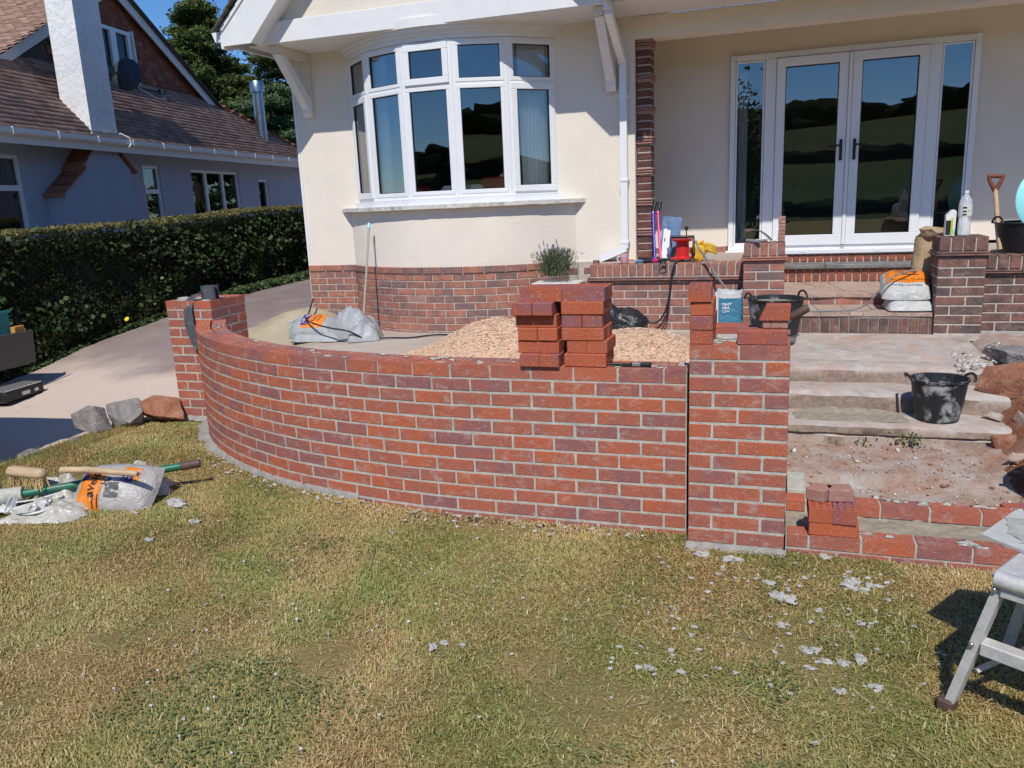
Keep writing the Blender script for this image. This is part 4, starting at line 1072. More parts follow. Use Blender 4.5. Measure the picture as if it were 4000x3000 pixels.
# chimney breast with tiled shoulders and the stack above the eaves
part('chimney_breast', nprism(MB(), [(1.2, -.4), (1.2, 2.05), (1.70, 2.39), (1.70, 2.46), (2.0, 2.74), (2.0, 2.86), (2.62, 2.86), (2.62, 2.80), (3.02, 2.46), (3.02, -.4)], WN+.001, -.09), M['render_blue'], NH)
for (a, za, b, zb) in ((1.10, 2.02, 1.70, 2.42), (1.62, 2.41, 2.02, 2.78), (2.60, 2.84, 3.08, 2.44)):
    n_ = 3
    for i in range(n_):
        s0 = a+(b-a)*i/n_; q0 = za+(zb-za)*i/n_; s1 = a+(b-a)*(i+1.25)/n_; q1 = za+(zb-za)*(i+1.25)/n_
        part('shoulder_tile', nprism(MB(), [(s0, q0+.0), (s1, q1), (s1, q1+.035), (s0, q0+.035)], WN+.002, -.04+.004*i), M['hung'], NH)
part('chimney', nb(MB(), 1.93, 2.60, -.44, 0.03, 2.9, 6.6), M['chimney'], NH)
part('flashing', nprism(MB(), [(1.86, 2.96), (2.68, 2.96), (2.68, 3.02), (1.86, 3.02)], -.06, .085), M['mortar'], NH)
part('fascia', nb(MB(), -2, 11.9, .005, .03, 2.74, 2.90), M['paint'], NH)
part('soffit', nb(MB(), -2, 11.9, WN, .004, 2.862, 2.88), M['soffit'], NH)
g = MB()
for (s0, s1) in ((-2, 12.0),):
    pts = [(.031, 2.945), (.05, 2.87), (.10, 2.855), (.135, 2.88), (.14, 2.945)]
    k = len(pts); vs = [NP(s0, n, z) for n, z in pts]+[NP(s1, n, z) for n, z in pts]
    g.add(vs, [tuple(range(k)), tuple(reversed(range(k, 2*k)))]+[(i, i+k, (i+1) % k+k, (i+1) % k) for i in range(k)])
gt = part('gutter', g, M['upvc'], NH)
for i in range(15): part('gutter_clip', nb(MB(), -1.8+.93*i, -1.77+.93*i, .03, .146, 2.85, 2.955), M['paint'], gt)
# roof slopes as real overlapping tiles, joined (a few pixels each)
def tiles(P, su, nu_, sv, nv, w, g, seed, keep=None, th=.018, lap=.09):
    """P(u, v) -> (point, udir, vdir, normal)"""
    rng = random.Random(seed); V = []; F = []; A = []
    for j in range(nv):
        for i in range(nu_+1):
            u = su + (i - (.5 if j % 2 else 0))*w; v = sv + j*g
            if keep and not keep(u+w/2, v): continue
            p, a, b, n = P(u, v); r = rng.random(); lift = .012+.010*rng.random(); e = .003
            L_ = g+lap; base = len(V)
            for (x, y, hgt) in ((e, 0, lift+th), (w-e, 0, lift+th+.004*(r-.5)), (w-e, L_, .004), (e, L_, .004), (e, 0, lift), (w-e, 0, lift)):
                V.append(p+a*x+b*y+n*hgt); A.append(r)
            F += [(base, base+1, base+2, base+3), (base, base+4, base+5, base+1)]
    return np_mesh('roof_tiles', [tuple(v-world_origin(NH)) for v in V], F, A)
GZ, GN = 4.22, -1.12
ra = math.atan2(GZ-2.93, .07-GN); rl = math.hypot(GZ-2.93, .07-GN)
bdir = (NN*-math.cos(ra)+Vector((0, 0, math.sin(ra)))); nrm = NN*math.sin(ra)+Vector((0, 0, math.cos(ra)))
hip = lambda v: 11.75-(11.75-8.1)*(v/rl)
me = tiles(lambda u, v: (NP(u, .10, 2.925)+bdir*v, ND, bdir, nrm), -2, 86, 0, 18, .165, .098, 3, lambda u, v: u < hip(v))
me.materials.append(M['tile']); part('roof_tiles', me, None, NH, kind='stuff')
rb = MB(); rb.add([NP(-2, .08, 2.92), NP(11.75, .08, 2.92), NP(8.1, GN, GZ), NP(-2, GN, GZ)], [(0, 1, 2, 3)]); rb.add([NP(11.75, .08, 2.92), NP(13.5, -5, 2.92), NP(8.1, GN, GZ)], [(0, 1, 2)])
part('roof_underlay', rb, M['moss_tile'], NH)
for i in range(15):
    v = rl*(i+.3)/15; p = NP(hip(v)-.02, .08, 2.93)+bdir*v+nrm*.03
    o = piece('hip_tile', MB().box((0, 0, 0), (.30, .16, .05), ch=.02).mesh('hip_tile'), NH, p, NA, 0, .28); o.data.materials.append(M['hung'])
# tile-hung gable with its window and barge boards
AS, AZ = 4.62, 5.86
part('gable_wall', nprism(MB(), [(1.2, 4.05), (8.1, 4.12), (AS, AZ)], GN-.3, GN-.03), M['moss_tile'], NH)
gp = [c for c in NH.children if c.name.startswith('gable_wall')][0]
row = 0; z = 4.20
while z < 5.75:
    sl_ = 1.35+(AS-1.35)*(z-4.1)/(AZ-4.1); sr = 8.0-(8.0-AS)*(z-4.16)/(AZ-4.16)
    s = 2.75+(.0825 if row % 2 else 0)
    while s < sr-.02:
        if not (4.0 < s+.08 < 5.22 and 4.05 < z+.02 < 5.22) and s > sl_:
            key = 'hung_tile_mesh'
            if key not in BR:
                BR[key] = MB().box((0, 0, 0), (.160, .016, .15), ch=.003).mesh('hung_tile'); BR[key].materials.append(M['hung'])
            p = NP(s+.08, GN-.012, z+.06); piece('hung_tile', BR[key], gp, p, NA+jit(.01), jit(.01)-.085)
        s += .165
    row += 1; z += .115
f = MB(); nb(f, 4.05, 5.2, GN-.05, GN+.03, 5.12, 5.19); nb(f, 4.05, 5.2, GN-.05, GN+.03, 4.10, 4.16)
for s in (4.05, 4.53, 4.62, 5.08): nb(f, s, s+.09, GN-.05, GN+.029, 4.16, 5.12)
gwin = part('gable_window', f, M['upvc'], NH); part('pane', nb(MB(), 4.1, 5.12, GN-.03, GN-.022, 4.16, 5.12), M['glass_far'], gwin)
part('window_lining', nprism(MB(), [(5.2, 4.10), (5.26, 4.10), (5.23, 5.22), (5.2, 5.22)], GN-.05, GN+.07), M['paint'], NH)
for (s0, z0) in ((1.15, 4.02), (8.22, 4.06)):
    sg = 1 if s0 < AS else -1; dx, dz = AS-s0, AZ+.12-z0; L_ = math.hypot(dx, dz); px, pz = -dz/L_*sg, abs(dx)/L_
    part('barge_board', nprism(MB(), [(s0, z0), (AS, AZ+.12), (AS, AZ+.12-.2), (s0+px*-.16*1.0, z0-.16*pz)], GN+.12, GN+.15), M['paint'], NH)
    # slope of the wing roof behind each barge board
    b_ = (ND*dx/L_*1.0+Vector((0, 0, dz/L_))); n_ = (ND*(-dz/L_*sg)+Vector((0, 0, abs(dx)/L_))) if sg > 0 else (ND*(dz/L_)+Vector((0, 0, abs(dx)/L_)))
    if sg > 0:
        me = tiles(lambda u, v: (NP(s0-.12, GN+.2, z0-.02)+NN*-u+b_*v, NN*-1, b_, n_), -.02, 40, 0, 40, .165, .098, 8); me.materials.append(M['tile'])
        part('wing_roof_tiles', me, None, NH, kind='stuff')
    rb = MB().add([NP(s0, GN+.18, z0), NP(AS, GN+.18, AZ+.14), NP(AS, GN-6.5, AZ+.14), NP(s0, GN-6.5, z0)], [(0, 1, 2, 3)]); part('roof_underlay', rb, M['moss_tile'], NH)
    if sg < 0:
        for i in range(30):
            q = NP(s0, GN+.15, z0)+b_*(.13*i)+n_*.02; o = piece('verge_tile', MB().box((0, 0, 0), (.15, .2, .02)).mesh('verge_tile'), NH, q, NA, 0, math.atan2(dz, abs(dx))); o.data.materials.append(M['moss_tile'])
# satellite dish on its bracket, flue, loose cable
Rd = Matrix.Rotation(rad(28), 3, 'Z') @ Matrix.Rotation(rad(74), 3, 'X')
dish = part('satellite_dish', MB().lathe([(0, .06), (.10, .052), (.19, .03), (.265, 0), (.27, -.004), (.26, -.008), (.19, .020), (.0, .05)], NP(3.62, -.28, 4.15), 28, .92, 1.12, R=Rd), M['dish'], NH, smooth=60)
ar = MB().tube([NP(2.60, -.2, 4.12), NP(2.95, -.2, 4.10), NP(3.5, -.25, 4.12)], .02, 8); ar.tube([NP(2.98, -.2, 4.35), NP(2.98, -.2, 3.95)], .022, 8); nb(ar, 2.85, 3.08, -.26, -.16, 4.06, 4.20); ar.tube([NP(3.7, -.3, 3.95), NP(4.1, .05, 3.88)], .014, 6); nb(ar, 4.06, 4.18, .0, .1, 3.85, 3.93)
part('dish_bracket', ar, M['dish'], dish)
part('dish_cable', MB().tube([NP(3.75, -.2, 3.95), NP(3.95, 0, 3.78), NP(4.2, .04, 3.76), NP(4.25, 0, 3.95)], .009, 6), M['paint'], dish)
part('roof_cable', MB().tube([NP(2.62, .06, 3.05), NP(2.72, .16, 2.98), NP(2.74, .17, 2.88), NP(2.70, .12, 2.8)], .012, 6).tube([NP(2.63, .05, 3.04), NP(2.85, .03, 3.0), NP(3.1, .1, 2.95)], .01, 6), M['paint'], NH)
part('flue', MB().lathe([(.125, 3.0), (.125, 4.50), (.165, 4.50), (.165, 4.74), (.15, 4.76), (0, 4.76)], (-11.86, 14.0, 0), 20).lathe([(.135, 4.02), (.135, 4.05)], (-11.86, 14, 0), 20), M['steel'], NH, smooth=40)

# ---------------------------------------------------------------- hedge and trees
def leaf_cloud(pts, nrm, size, rng, jitter=.8, aspect=1.7, rnd=None):
    n = len(pts); d = rng.normal(size=(n, 3))*jitter + nrm; d /= np.linalg.norm(d, axis=1)[:, None]
    a = np.cross(d, rng.normal(size=(n, 3))); a /= np.linalg.norm(a, axis=1)[:, None]; b = np.cross(d, a)
    s = size*(.6+.8*rng.random(n))[:, None]
    V = np.stack([pts-a*s*aspect/2, pts-b*s/2+d*s*.12, pts+a*s*aspect/2, pts+b*s/2+d*s*.12], 1).reshape(-1, 3)
    F = np.arange(n*4).reshape(n, 4); A = np.repeat(rng.random(n) if rnd is None else rnd, 4); return V, F, A
def cloud_part(name, parts_, mat, parent, kind=None):
    off = np.array(world_origin(parent)); V = []; F = []; A = []; k = 0
    for v, f, a in parts_: V.append(v-off); F.append(f+k); A.append(a); k += len(v)
    me = np_mesh(name, np.vstack(V), np.vstack(F), np.concatenate(A)); me.materials.append(mat)
    o = bpy.data.objects.new(name, me); COL.objects.link(o); o.parent = parent
    if kind: o['kind'] = kind
    return o
rng = np.random.default_rng(11)
HG = thing('hedge', (-8.4, 5, 0), 'clipped dark green hedge grown through with ivy along the drive', 'hedge')
def hx(y, z): return -7.93 - .05*(z) + .09*fbm(y*1.1, z*1.6, 2) + .05*fbm(y*4, z*4)
def htop(y): return pl([-3, 2.8, 6, 8.5, 13], [1.44, 1.50, 1.56, 1.68, 1.75], y) + .05*fbm(y*.9, 3) + .03*fbm(y*3, 8)
cm = MB(); ys = R_(-4, 13, .35)
for y in ys:
    for (dx, zz) in ((-.06, drive_z(-8, y)-.1), (-.07, .6), (-.10, htop(y)-.10), (-.9, htop(y)-.10), (-.95, 0)): cm.v.append((hx(y, min(zz, 1.5))+dx, y, zz))
for i in range(len(ys)-1):
    for q in range(5): cm.f.append((i*5+q, i*5+(q+1) % 5, (i+1)*5+(q+1) % 5, (i+1)*5+q))
M['hedge_core'] = simple('hedge_twigs', (.02, .022, .012), 1, 0, .3, 20); part('core', cm, M['hedge_core'], HG)
n = 80000; y = -3.5+16*rng.random(n); zb = np.array([drive_z(-8, q) for q in y]); zt = np.array([htop(q) for q in y]); z = zb+(zt-zb)*rng.random(n)
x = np.array([hx(a, b) for a, b in zip(y, z)]) - .10*rng.random(n)**1.5
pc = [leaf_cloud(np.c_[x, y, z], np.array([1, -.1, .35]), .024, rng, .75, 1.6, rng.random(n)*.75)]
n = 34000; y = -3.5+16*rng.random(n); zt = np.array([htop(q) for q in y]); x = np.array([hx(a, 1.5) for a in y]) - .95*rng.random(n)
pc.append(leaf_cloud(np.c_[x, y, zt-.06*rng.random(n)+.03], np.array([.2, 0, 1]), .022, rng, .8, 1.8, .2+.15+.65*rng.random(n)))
cloud_part('foliage', pc[:1], M['hedge'], HG); cloud_part('top_foliage', pc[1:], M['hedge_sunlit_top'], HG)
n = 3600; y = -3+15.5*rng.random(n); zb = np.array([drive_z(-8, q) for q in y]); zt = np.array([htop(q) for q in y]); z = zb+(zt-zb)*(.1+.95*rng.random(n)**.7)
m_ = np.array([fbm(a*.8, b*1.3, 5) for a, b in zip(y, z)]) > .02; y, z = y[m_], z[m_]
x = np.array([hx(a, b) for a, b in zip(y, z)]) + .02 + .02*rng.random(len(y))
cloud_part('ivy', [leaf_cloud(np.c_[x, y, z], np.array([1, -.2, .6]), .052, rng, .55, 1.15)], M['ivy'], HG)
n = 5000; y = 2+10*rng.random(n)**.8; x = -7.92+.30*rng.random(n)**2*np.clip((y-4)/3, .15, 1.4); z = np.array([drive_z(a, b) for a, b in zip(x, y)])+.10*rng.random(n)*np.clip((y-3)/4, .3, 1)
cloud_part('ground_ivy', [leaf_cloud(np.c_[x, y, z], np.array([.4, -.2, 1]), .055, rng, .6, 1.3)], M['ivy'], HG)

def conifer(name, base, h, r, seed, mat, label, levels, lean=0, clump=.9, dens=260, size=.06, droop=-.1, bare=.25):
    rg = np.random.default_rng(seed); T = thing(name, base, label, 'tree'); b = Vector(base)
    tp = [b+Vector((lean*(k/6)**2, 0, h*k/6)) for k in range(7)]
    tk = MB().tube(tp, [r*.09*(1-.85*k/6) for k in range(7)], 9); pcs = []
    for L in range(levels):
        t_ = bare+(1-bare)*(L+.5*rg.random())/levels; z = h*t_; rr = r*(1.05-t_)**.62*(.65+.6*rg.random())
        for q in range(rg.integers(3, 6)):
            an = rg.random()*6.283; p0 = b+Vector((lean*t_*t_, 0, z)); e = Vector((math.cos(an), math.sin(an), droop+.35*rg.random()))*rr
            tk.tube([p0, p0+e*.55+Vector((0, 0, .05*rr)), p0+e], [r*.018*(1.2-t_), r*.010, r*.004], 5)
            for c in range(4):
                f = .35+.65*rg.random(); cp = np.array(p0+e*f)+rg.normal(size=3)*np.array([.22, .22, .10])*rr*.5
                m = int(dens*(.5+rg.random())); pt = rg.normal(size=(m, 3))*np.array([.42, .42, .15])*clump*(.55+.25*rr/r)+cp
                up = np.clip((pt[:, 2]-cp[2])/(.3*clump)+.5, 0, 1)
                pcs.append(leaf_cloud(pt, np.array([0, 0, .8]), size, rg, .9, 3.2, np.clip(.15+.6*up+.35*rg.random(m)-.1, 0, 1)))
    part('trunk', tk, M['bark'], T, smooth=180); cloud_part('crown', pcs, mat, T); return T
conifer('conifer_tree', (-22.9, 26, -.3), 10.6, 2.5, 2, M['conifer'], 'olive green conifer standing beyond the neighbour roof, its tip against blue sky', 27, 0, .75, 240)
conifer('conifer_tree', (-19.8, 29, -.3), 16.5, 4.2, 5, M['conifer'], 'tall dark conifer rising behind the white gable end', 32, 0, .85, 260, .065)
conifer('pine_tree', (-15.6, 20, -.3), 5.9, 2.6, 8, M['pine'], 'bushy fresh green pine growing behind the steel flue', 11, 0, .75, 300, .045, .1, .1)
conifer('pine_tree', (-18.6, 21.5, -.3), 5.4, 2.6, 14, M['pine'], 'low fresh green pine between the flue and the tiled roof', 10, 0, .75, 300, .045, .1, .1)
conifer('conifer_tree', (-26.5, 33, -.3), 9.5, 3.8, 21, M['conifer'], 'distant conifer half hidden by the neighbour gable', 13)
conifer('conifer_tree', (-6.2, 33, -.3), 9.5, 3.4, 31, M['conifer'], 'unseen dark conifer added behind the cream house, nearest its side wall', 12, 0, .9, 150, .09, -.1, .05)  # three hidden conifers added so the neighbour's panes mirror dark foliage
conifer('conifer_tree', (-2.4, 37, -.3), 10.5, 3.8, 34, M['conifer'], 'unseen broad dark conifer added well behind the cream house roof', 12, 0, .9, 150, .09, -.1, .05)
conifer('conifer_tree', (-9.2, 38, -.3), 9.0, 3.4, 37, M['conifer'], 'unseen far conifer added at the end of the drive between the two houses', 12, 0, .9, 150, .09, -.1, .05)
# planting behind the camera that the panes mirror
T = thing('garden_tree', (-.75, -9.2, -.05), 'slim garden tree with pale leaves seen mirrored in the side light of the doors', 'tree')
part('trunk', MB().tube([(-.75, -9.2, -.1), (-.72, -9.2, 1.5), (-.75, -9.2, 3.3)], [.07, .05, .02], 8), M['bark'], T)
pt = rng.normal(size=(5200, 3))*np.array([.42, .42, .85])+np.array([-.75, -9.2, 2.3]); pt = pt[pt[:, 2] > .5]
cloud_part('crown', [leaf_cloud(pt, np.array([0, 0, .6]), .085, rng, .9, 1.6)], M['broad'], T)
def lump_row(name, pts, label, cat):
    mb = MB()
    for i, (x, y, r, hh) in enumerate(pts):
        k0 = len(mb.v); mb.blob((x, y, hill(x, y)+hh*.4), (r, r*.8, hh*.7), i+1, .30, 3, 2.0)
        c = Vector((x, y, hill(x, y)+hh*.4))
        for q in range(k0, len(mb.v)):
            v = Vector(mb.v[q]); d = (v-c); mb.v[q] = tuple(c+d*(1+.22*noise.noise(v*.9)+.16*noise.noise(v*2.1)))
    return single(name, mb, M['wood_dark'], (0, 0, 0), label=label, cat=cat, kind='stuff', smooth=180)
t = NT('far_foliage'); wv = t.co('World'); t.col(t.ramp(t.noise(.7, 6, .75, wv), [(.3, (.012, .018, .008)), (.7, (.034, .046, .017))])).set(1, 0, .02); M['wood_dark'] = t.m
rr = random.Random(5)
lump_row('far_woodland', [(rr.uniform(-320, 300), rr.uniform(-330, -235), rr.uniform(8, 16), rr.uniform(4, 9)) for i in range(120)], 'far woodland along the crest of the hill behind the viewer', 'woodland')
lump_row('far_hedgerow', [(-260+8*i, -132-12*math.sin(i*.13), 5.5, rr.uniform(1.2, 2.6)) for i in range(66)]+[(-200+6*i, -58+4*math.sin(i*.3), 4, rr.uniform(.7, 1.3)) for i in range(66)], 'hedgerows crossing the hillside pasture behind the viewer', 'hedgerow')
lump_row('far_garden_trees', [(x, -36-rr.random()*8, rr.uniform(2, 4), rr.uniform(2.5, 5.2)) for x in range(-52, -8, 3)], 'dark garden trees at the foot of the hill behind the viewer', 'trees')
# ---------------------------------------------------------------- loose bricks
def loose(x, y, z, rz, label, mat='brick_loose', l=BL, w=BW, h=BH, holes=False, group='loose bricks', j=.0, rx=0, ry=0, name='brick'):
    me = brick_mesh(l, w, h, mat, holes); o = bpy.data.objects.new(name, me); COL.objects.link(o)
    o.location = (x, y, z); o.rotation_euler = (rx, ry, rz); return tag(o, label, 'brick', group)
for (sname, X0s, fronts, kinds, adj) in (
    ('stack without paintbrush', (-.860, -.872, -.870, -.885, -.886, -.857), (.118, .150, .140, .158, .112, .165), 'HSHSHS', 'far'),
    ('stack beside the paintbrush', (-.634, -.622, -.645, -.645, -.645, -.640), (.150, .165, .160, .165, .158, .165), 'SHSHSS', 'near')):
    lev = ('bottom', 'second', 'third', 'fourth', 'fifth', 'top')
    for k in range(6):
        z = ZT+.0345+.0655*k+(.0015*k*0); x0, yf = X0s[k], fronts[k]
        tp = k == 5
        if kinds[k] == 'S':
            for q, nm in ((0, 'lawn side'), (1, 'house side')):
                loose(x0+BL/2+jit(.002), yf+BW/2+q*.1045, z, jit(.012), f'red brick laid lengthwise, {nm} of the {lev[k]} layer, {sname}', holes=tp, group='bricks stacked on the garden wall')
        else:
            for q, nm in ((0, 'drive side'), (1, 'pier side')):
                loose(x0+BW/2+q*.1045, yf+BL/2, z, rad(90)+jit(.012), f'red brick laid endwise, {lev[k]} layer, {nm}, {sname}', holes=tp, group='bricks stacked on the garden wall')
# on top of the new pier
zt = .965
for k in range(4):
    loose(.052+(.0, .003, .0, -.012)[k], .115+(.0, -.004, .003, -.008)[k], zt+.0335+.0655*k, rad(90)+(.01, -.015, .02, .05)[k],
          f'red brick set endwise on the new pier, {("lowest", "second", "third", "topmost")[k]} of a column of four', holes=k == 3, group='bricks on the new pier')
loose(.318, .062, zt+.0335, .0, 'red brick lying lengthwise on the new pier beside the column of four', group='bricks on the new pier')
loose(.17, .375, zt+.005, .0, 'red brick with grooved face at the back of the new pier', l=.16, group='bricks on the new pier')
for i, (x, l) in enumerate(((.335, .034), (.370, .034), (.408, .036))): loose(x, .10, zt+.067+.019, 0, ('pale mortar-dusted brick slip propping a cut brick, nearest the column', 'pale mortar-dusted brick slip in the middle of three under a cut brick', 'pale mortar-dusted brick slip under a cut brick, next to the rubber handle')[i], 'brick_pale', l=l, w=.08, h=.036, group='brick slips', name='brick_slip')
cb = MB(); cb.prism([(.302, 1.071), (.430, 1.071), (.436, 1.136), (.332, 1.136)], 1, .05, .15); single('cut_brick', cb, M['brick_loose'], (.37, .1, 1.071), 'brick with one end cut at a slant, perched on pale brick slips', 'brick')
HM = thing('bolster', (.42, .2, 1.0), 'brown rubber-handled bolster chisel leaning on the new pier', 'tool')
part('grip', MB().tube([(.438, .20, 1.055), (.45, .20, 1.068), (.505, .20, 1.105), (.515, .2, 1.11)], [.012, .019, .020, .014], 12), M['rubber_grip'], HM, smooth=60)
part('shank', MB().tube([(.405, .2, 1.022), (.44, .20, 1.056)], .009, 8).box((.400, .2, 1.018), (.03, .05, .012), ry=-.8), M['metal'], HM)
# on the low step wall
loose(.655, .092, .065+.0335, .0, 'red brick lying lengthwise at the bottom of the small pile on the low course', group='bricks on the low course')
loose(.595, .145, .131+.0335, rad(90)+.02, 'red brick with open holes standing endwise on the low pile, next to the pier', holes=True, group='bricks on the low course')
loose(.703, .140, .131+.0335, rad(90)-.03, 'red brick with open holes endwise on the low pile, away from the pier', holes=True, group='bricks on the low course')
loose(.595, .175, .198+.03, rad(62), 'dusty broken half brick leaning on top of the low pile', 'brick_pale', l=.10, w=.09, h=.06, group='broken bricks')
loose(.682, .190, .198+.03, rad(8), 'dusty pink half brick lying on top of the low pile', 'brick_pale', l=.11, w=.09, h=.06, group='broken bricks')
loose(1.60, .70, .002, rad(12), 'single red brick lying on the red earth beside a black tub', group='bricks on the earth')
loose(.510, 1.0, -.045, 0, 'flat grey concrete block set in the rubble beside the pier', 'mortar', l=.10, w=.30, h=.07, name='concrete_block', group=None)

# grey strip of damp-proof course hung over the drive pier
dp = thing('damp_proof_roll', (-4.06, 1.70, .965), 'grey damp-proof strip, a short roll trailing a strip down the drive pier', 'building strip')
c0 = Vector((-4.03, 1.74, .968)); rl = MB()
pts = [c0+Vector((math.cos(a)*(.085-.004*a), math.sin(a)*(.055-.003*a), .0)) for a in np.linspace(0, 12.5, 60)]
def vstrip(pts, z0, z1, th=.003):
    mb = MB(); n_ = len(pts)
    for i, p in enumerate(pts):
        t_ = (pts[min(i+1, n_-1)]-pts[max(i-1, 0)]); a = Vector((-t_.y, t_.x, 0)); a.normalize() if a.length > 1e-6 else None
        for (k, z) in ((-1, z0), (1, z0), (1, z1), (-1, z1)): mb.v.append((p.x+a.x*th/2*k, p.y+a.y*th/2*k, z))
    for i in range(n_-1):
        for q in range(4): mb.f.append((i*4+q, i*4+(q+1) % 4, (i+1)*4+(q+1) % 4, (i+1)*4+q))
    return mb
part('roll', vstrip(pts, .968, 1.078), M['dpc'], dp, smooth=40)
tl = [(-4.115, 1.70, 1.02, .11), (-4.15, 1.66, .985, .11), (-4.165, 1.622, .90, .11), (-4.155, 1.605, .80, .10), (-4.13, 1.600, .68, .075), (-4.115, 1.604, .57, .03)]
mb = MB(); N_ = 24
for i in range(N_):
    f = i/(N_-1)*(len(tl)-1); k = min(int(f), len(tl)-2); g_ = f-k; a, b = tl[k], tl[k+1]
    x, y, z, w_ = [a[q]*(1-g_)+b[q]*g_ for q in range(4)]; tw = .8*math.sin(f*.9)
    for (sx, sz) in ((-1, -1), (1, -1), (1, 1), (-1, 1)):
        mb.v.append((x+sx*w_/2*math.cos(tw*.5), y-sx*w_*.12*math.sin(tw)+sz*.0015, z+sx*.012))
for i in range(N_-1):
    for q in range(4): mb.f.append((i*4+q, i*4+(q+1) % 4, (i+1)*4+(q+1) % 4, (i+1)*4+q))
part('strip', mb, M['dpc'], dp, smooth=60)

# paint brush on the wall
PB = thing('paint_brush', (-.30, .195, .82), 'black paint brush with a metal ferrule lying on the open top course', 'brush')
part('handle', MB().tube([(-.415, .185, .828), (-.36, .188, .827), (-.315, .190, .826), (-.298, .191, .827)], [.007, .008, .007, .011], 8), M['black_plastic'], PB, smooth=60)
part('ferrule', MB().box((-.275, .192, .828), (.042, .034, .016), rz=.05, ch=.003), M['metal'], PB)
part('bristles', MB().box((-.228, .195, .828), (.052, .036, .018), rz=.06, ch=.005), M['black_plastic'], PB)

# ---------------------------------------------------------------- sacks
def sack(name, c, L, Wd, T, R, mat, label, cat, seed, group=None, px=5, amp=.10, wr=1.0):
    root = thing(name, c, label, cat, group); C_ = Vector(c)
    def P(u, v, e=0.0, under=False):
        k = max(0.0, (1-abs(u)**px)*(1-abs(v)**2.5))**.62
        h = T*k*(1+amp*fbm(u*1.6+seed, v*1.6)+amp*.35*fbm(u*5+seed, v*5))
        if under: h = -.02*T*k
        x = L/2*u*(1-.05*v*v); y = Wd/2*v*(1-.10*abs(u)**3)
        q = Vector((x, y, .012+h+e)); return C_ + R @ q
    n1, n2 = 26, 18; mb = MB(); mb.grid(lambda a, b: P(2*a-1, 2*b-1), n1, n2); mb.grid(lambda a, b: P(2*a-1, 2*b-1, -.012 if 0 < a < 1 and 0 < b < 1 else 0, True), n1, n2)
    part('sack', mb, mat, root, smooth=180)
    return root, P
def patch(root, P, u0, u1, v0, v1, mat, name='print', e=.002, n=16): part(name, MB().grid(lambda a, b: P(u0+(u1-u0)*a, v0+(v1-v0)*b, e), n, n), mat, root, smooth=180)
def letter(root, P, txt, size, u, v, mat, L, Wd, rot=0, e=.0045, bold=0.0, shear=0):
    c, s = math.cos(rot), math.sin(rot)
    part('lettering', text_mesh(txt, size, lambda a, b: P(max(-.97, min(.97, u+(a*c-b*s)*2/L)), max(-.97, min(.97, v+(a*s+b*c)*2/Wd)), e), bold), mat, root)
Rm = lambda rz=0, rx=0, ry=0: Matrix.Rotation(rz, 3, 'Z') @ Matrix.Rotation(ry, 3, 'Y') @ Matrix.Rotation(rx, 3, 'X')
# on the entrance steps
s1, P = sack('sand_sack', (1.455, 3.95, .583), .39, .44, .105, Rm(.03), M['bag_white'], 'pale plastic sand sack lying flat underneath another on the crazy paving', 'sack', 3, 'sand sacks by the doors')
letter(s1, P, 'This Bag is Recyclable', .024, 0, -.70, M['ink'], .39, .44)
s2, P = sack('sand_sack', (1.425, 4.00, .755), .40, .44, .11, Rm(-.05, .42), M['bag_white'], 'sand sack with an orange printed panel leaning on another sack', 'sack', 6, 'sand sacks by the doors')
patch(s2, P, -.80, .86, -.42, .86, M['bag_orange']); letter(s2, P, 'WALLS HILL QUARRY', .033, .02, -.25, M['ink_brown'], .38, .42, 0, .005)
letter(s2, P, 'This Bag is Recyclable', .026, 0, -.57, M['ink'], .38, .42); letter(s2, P, 'CONSUMER SAND', .022, .0, .15, M['ink_brown'], .38, .42, 0, .005) if False else None
for i, yv in enumerate((.05, .22, .4)): patch(s2, P, -.45, .5-.1*i, yv, yv+.045, M['ink_brown'], 'print', .0045, 6)
PBg = thing('paper_sack', (1.60, 4.25, .68), 'crumpled brown paper sack slumped behind the weathered pier', 'sack')
def pap(u, v):
    a = u*6.283; r = .095*(1+.25*fbm(math.cos(a)*1.5+2, math.sin(a)*1.5, v*3)+.12*fbm(math.cos(a)*5, math.sin(a)*5, v*9))*(1-.35*max(0, v-.7))
    return (1.60+.03*v+r*1.15*math.cos(a), 4.27+r*.9*math.sin(a)+.02*v, .683+.50*v)
part('sack', MB().grid(pap, 26, 14), M['bag_paper'], PBg, smooth=50)
part('folded_top', MB().blob((1.665, 4.26, 1.215), (.12, .10, .05), 4, .3, 2), M['bag_paper'], PBg, smooth=60)
# below the corner of the house
s3, P = sack('sand_sack', (-4.22, 3.62, .292), .56, .34, .10, Rm(.12), M['bag_grey'], 'grey plastic sand sack lying flat on the ground under an orange printed one', 'sack', 9, 'sand sacks by the bow window')
s4, P = sack('sand_sack', (-4.30, 3.66, .395), .50, .36, .13, Rm(.10, .50), M['bag_grey'], 'sand sack with an orange and purple label on top of a grey one', 'sack', 12, 'sand sacks by the bow window')
patch(s4, P, -.40, .62, -.62, .62, M['bag_orange']); patch(s4, P, -.40, -.08, -.45, .55, M['bag_purple'], 'print', .004)
letter(s4, P, '100 YE', .052, -.24, .05, M['ink_white'], .50, .36, rad(78), .0065); letter(s4, P, 'Building', .045, .18, .18, M['ink_brown'], .50, .36, rad(70), .0055); letter(s4, P, 'Sand', .045, .38, .05, M['ink_brown'], .50, .36, rad(70), .0055)
s5, P = sack('sand_sack', (-3.86, 3.72, .295), .50, .42, .30, Rm(-.2), M['bag_grey'], 'bulging grey sand sack against the brick plinth, its neck gathered', 'sack', 15, 'sand sacks by the bow window', 3, .22)
nk = MB()
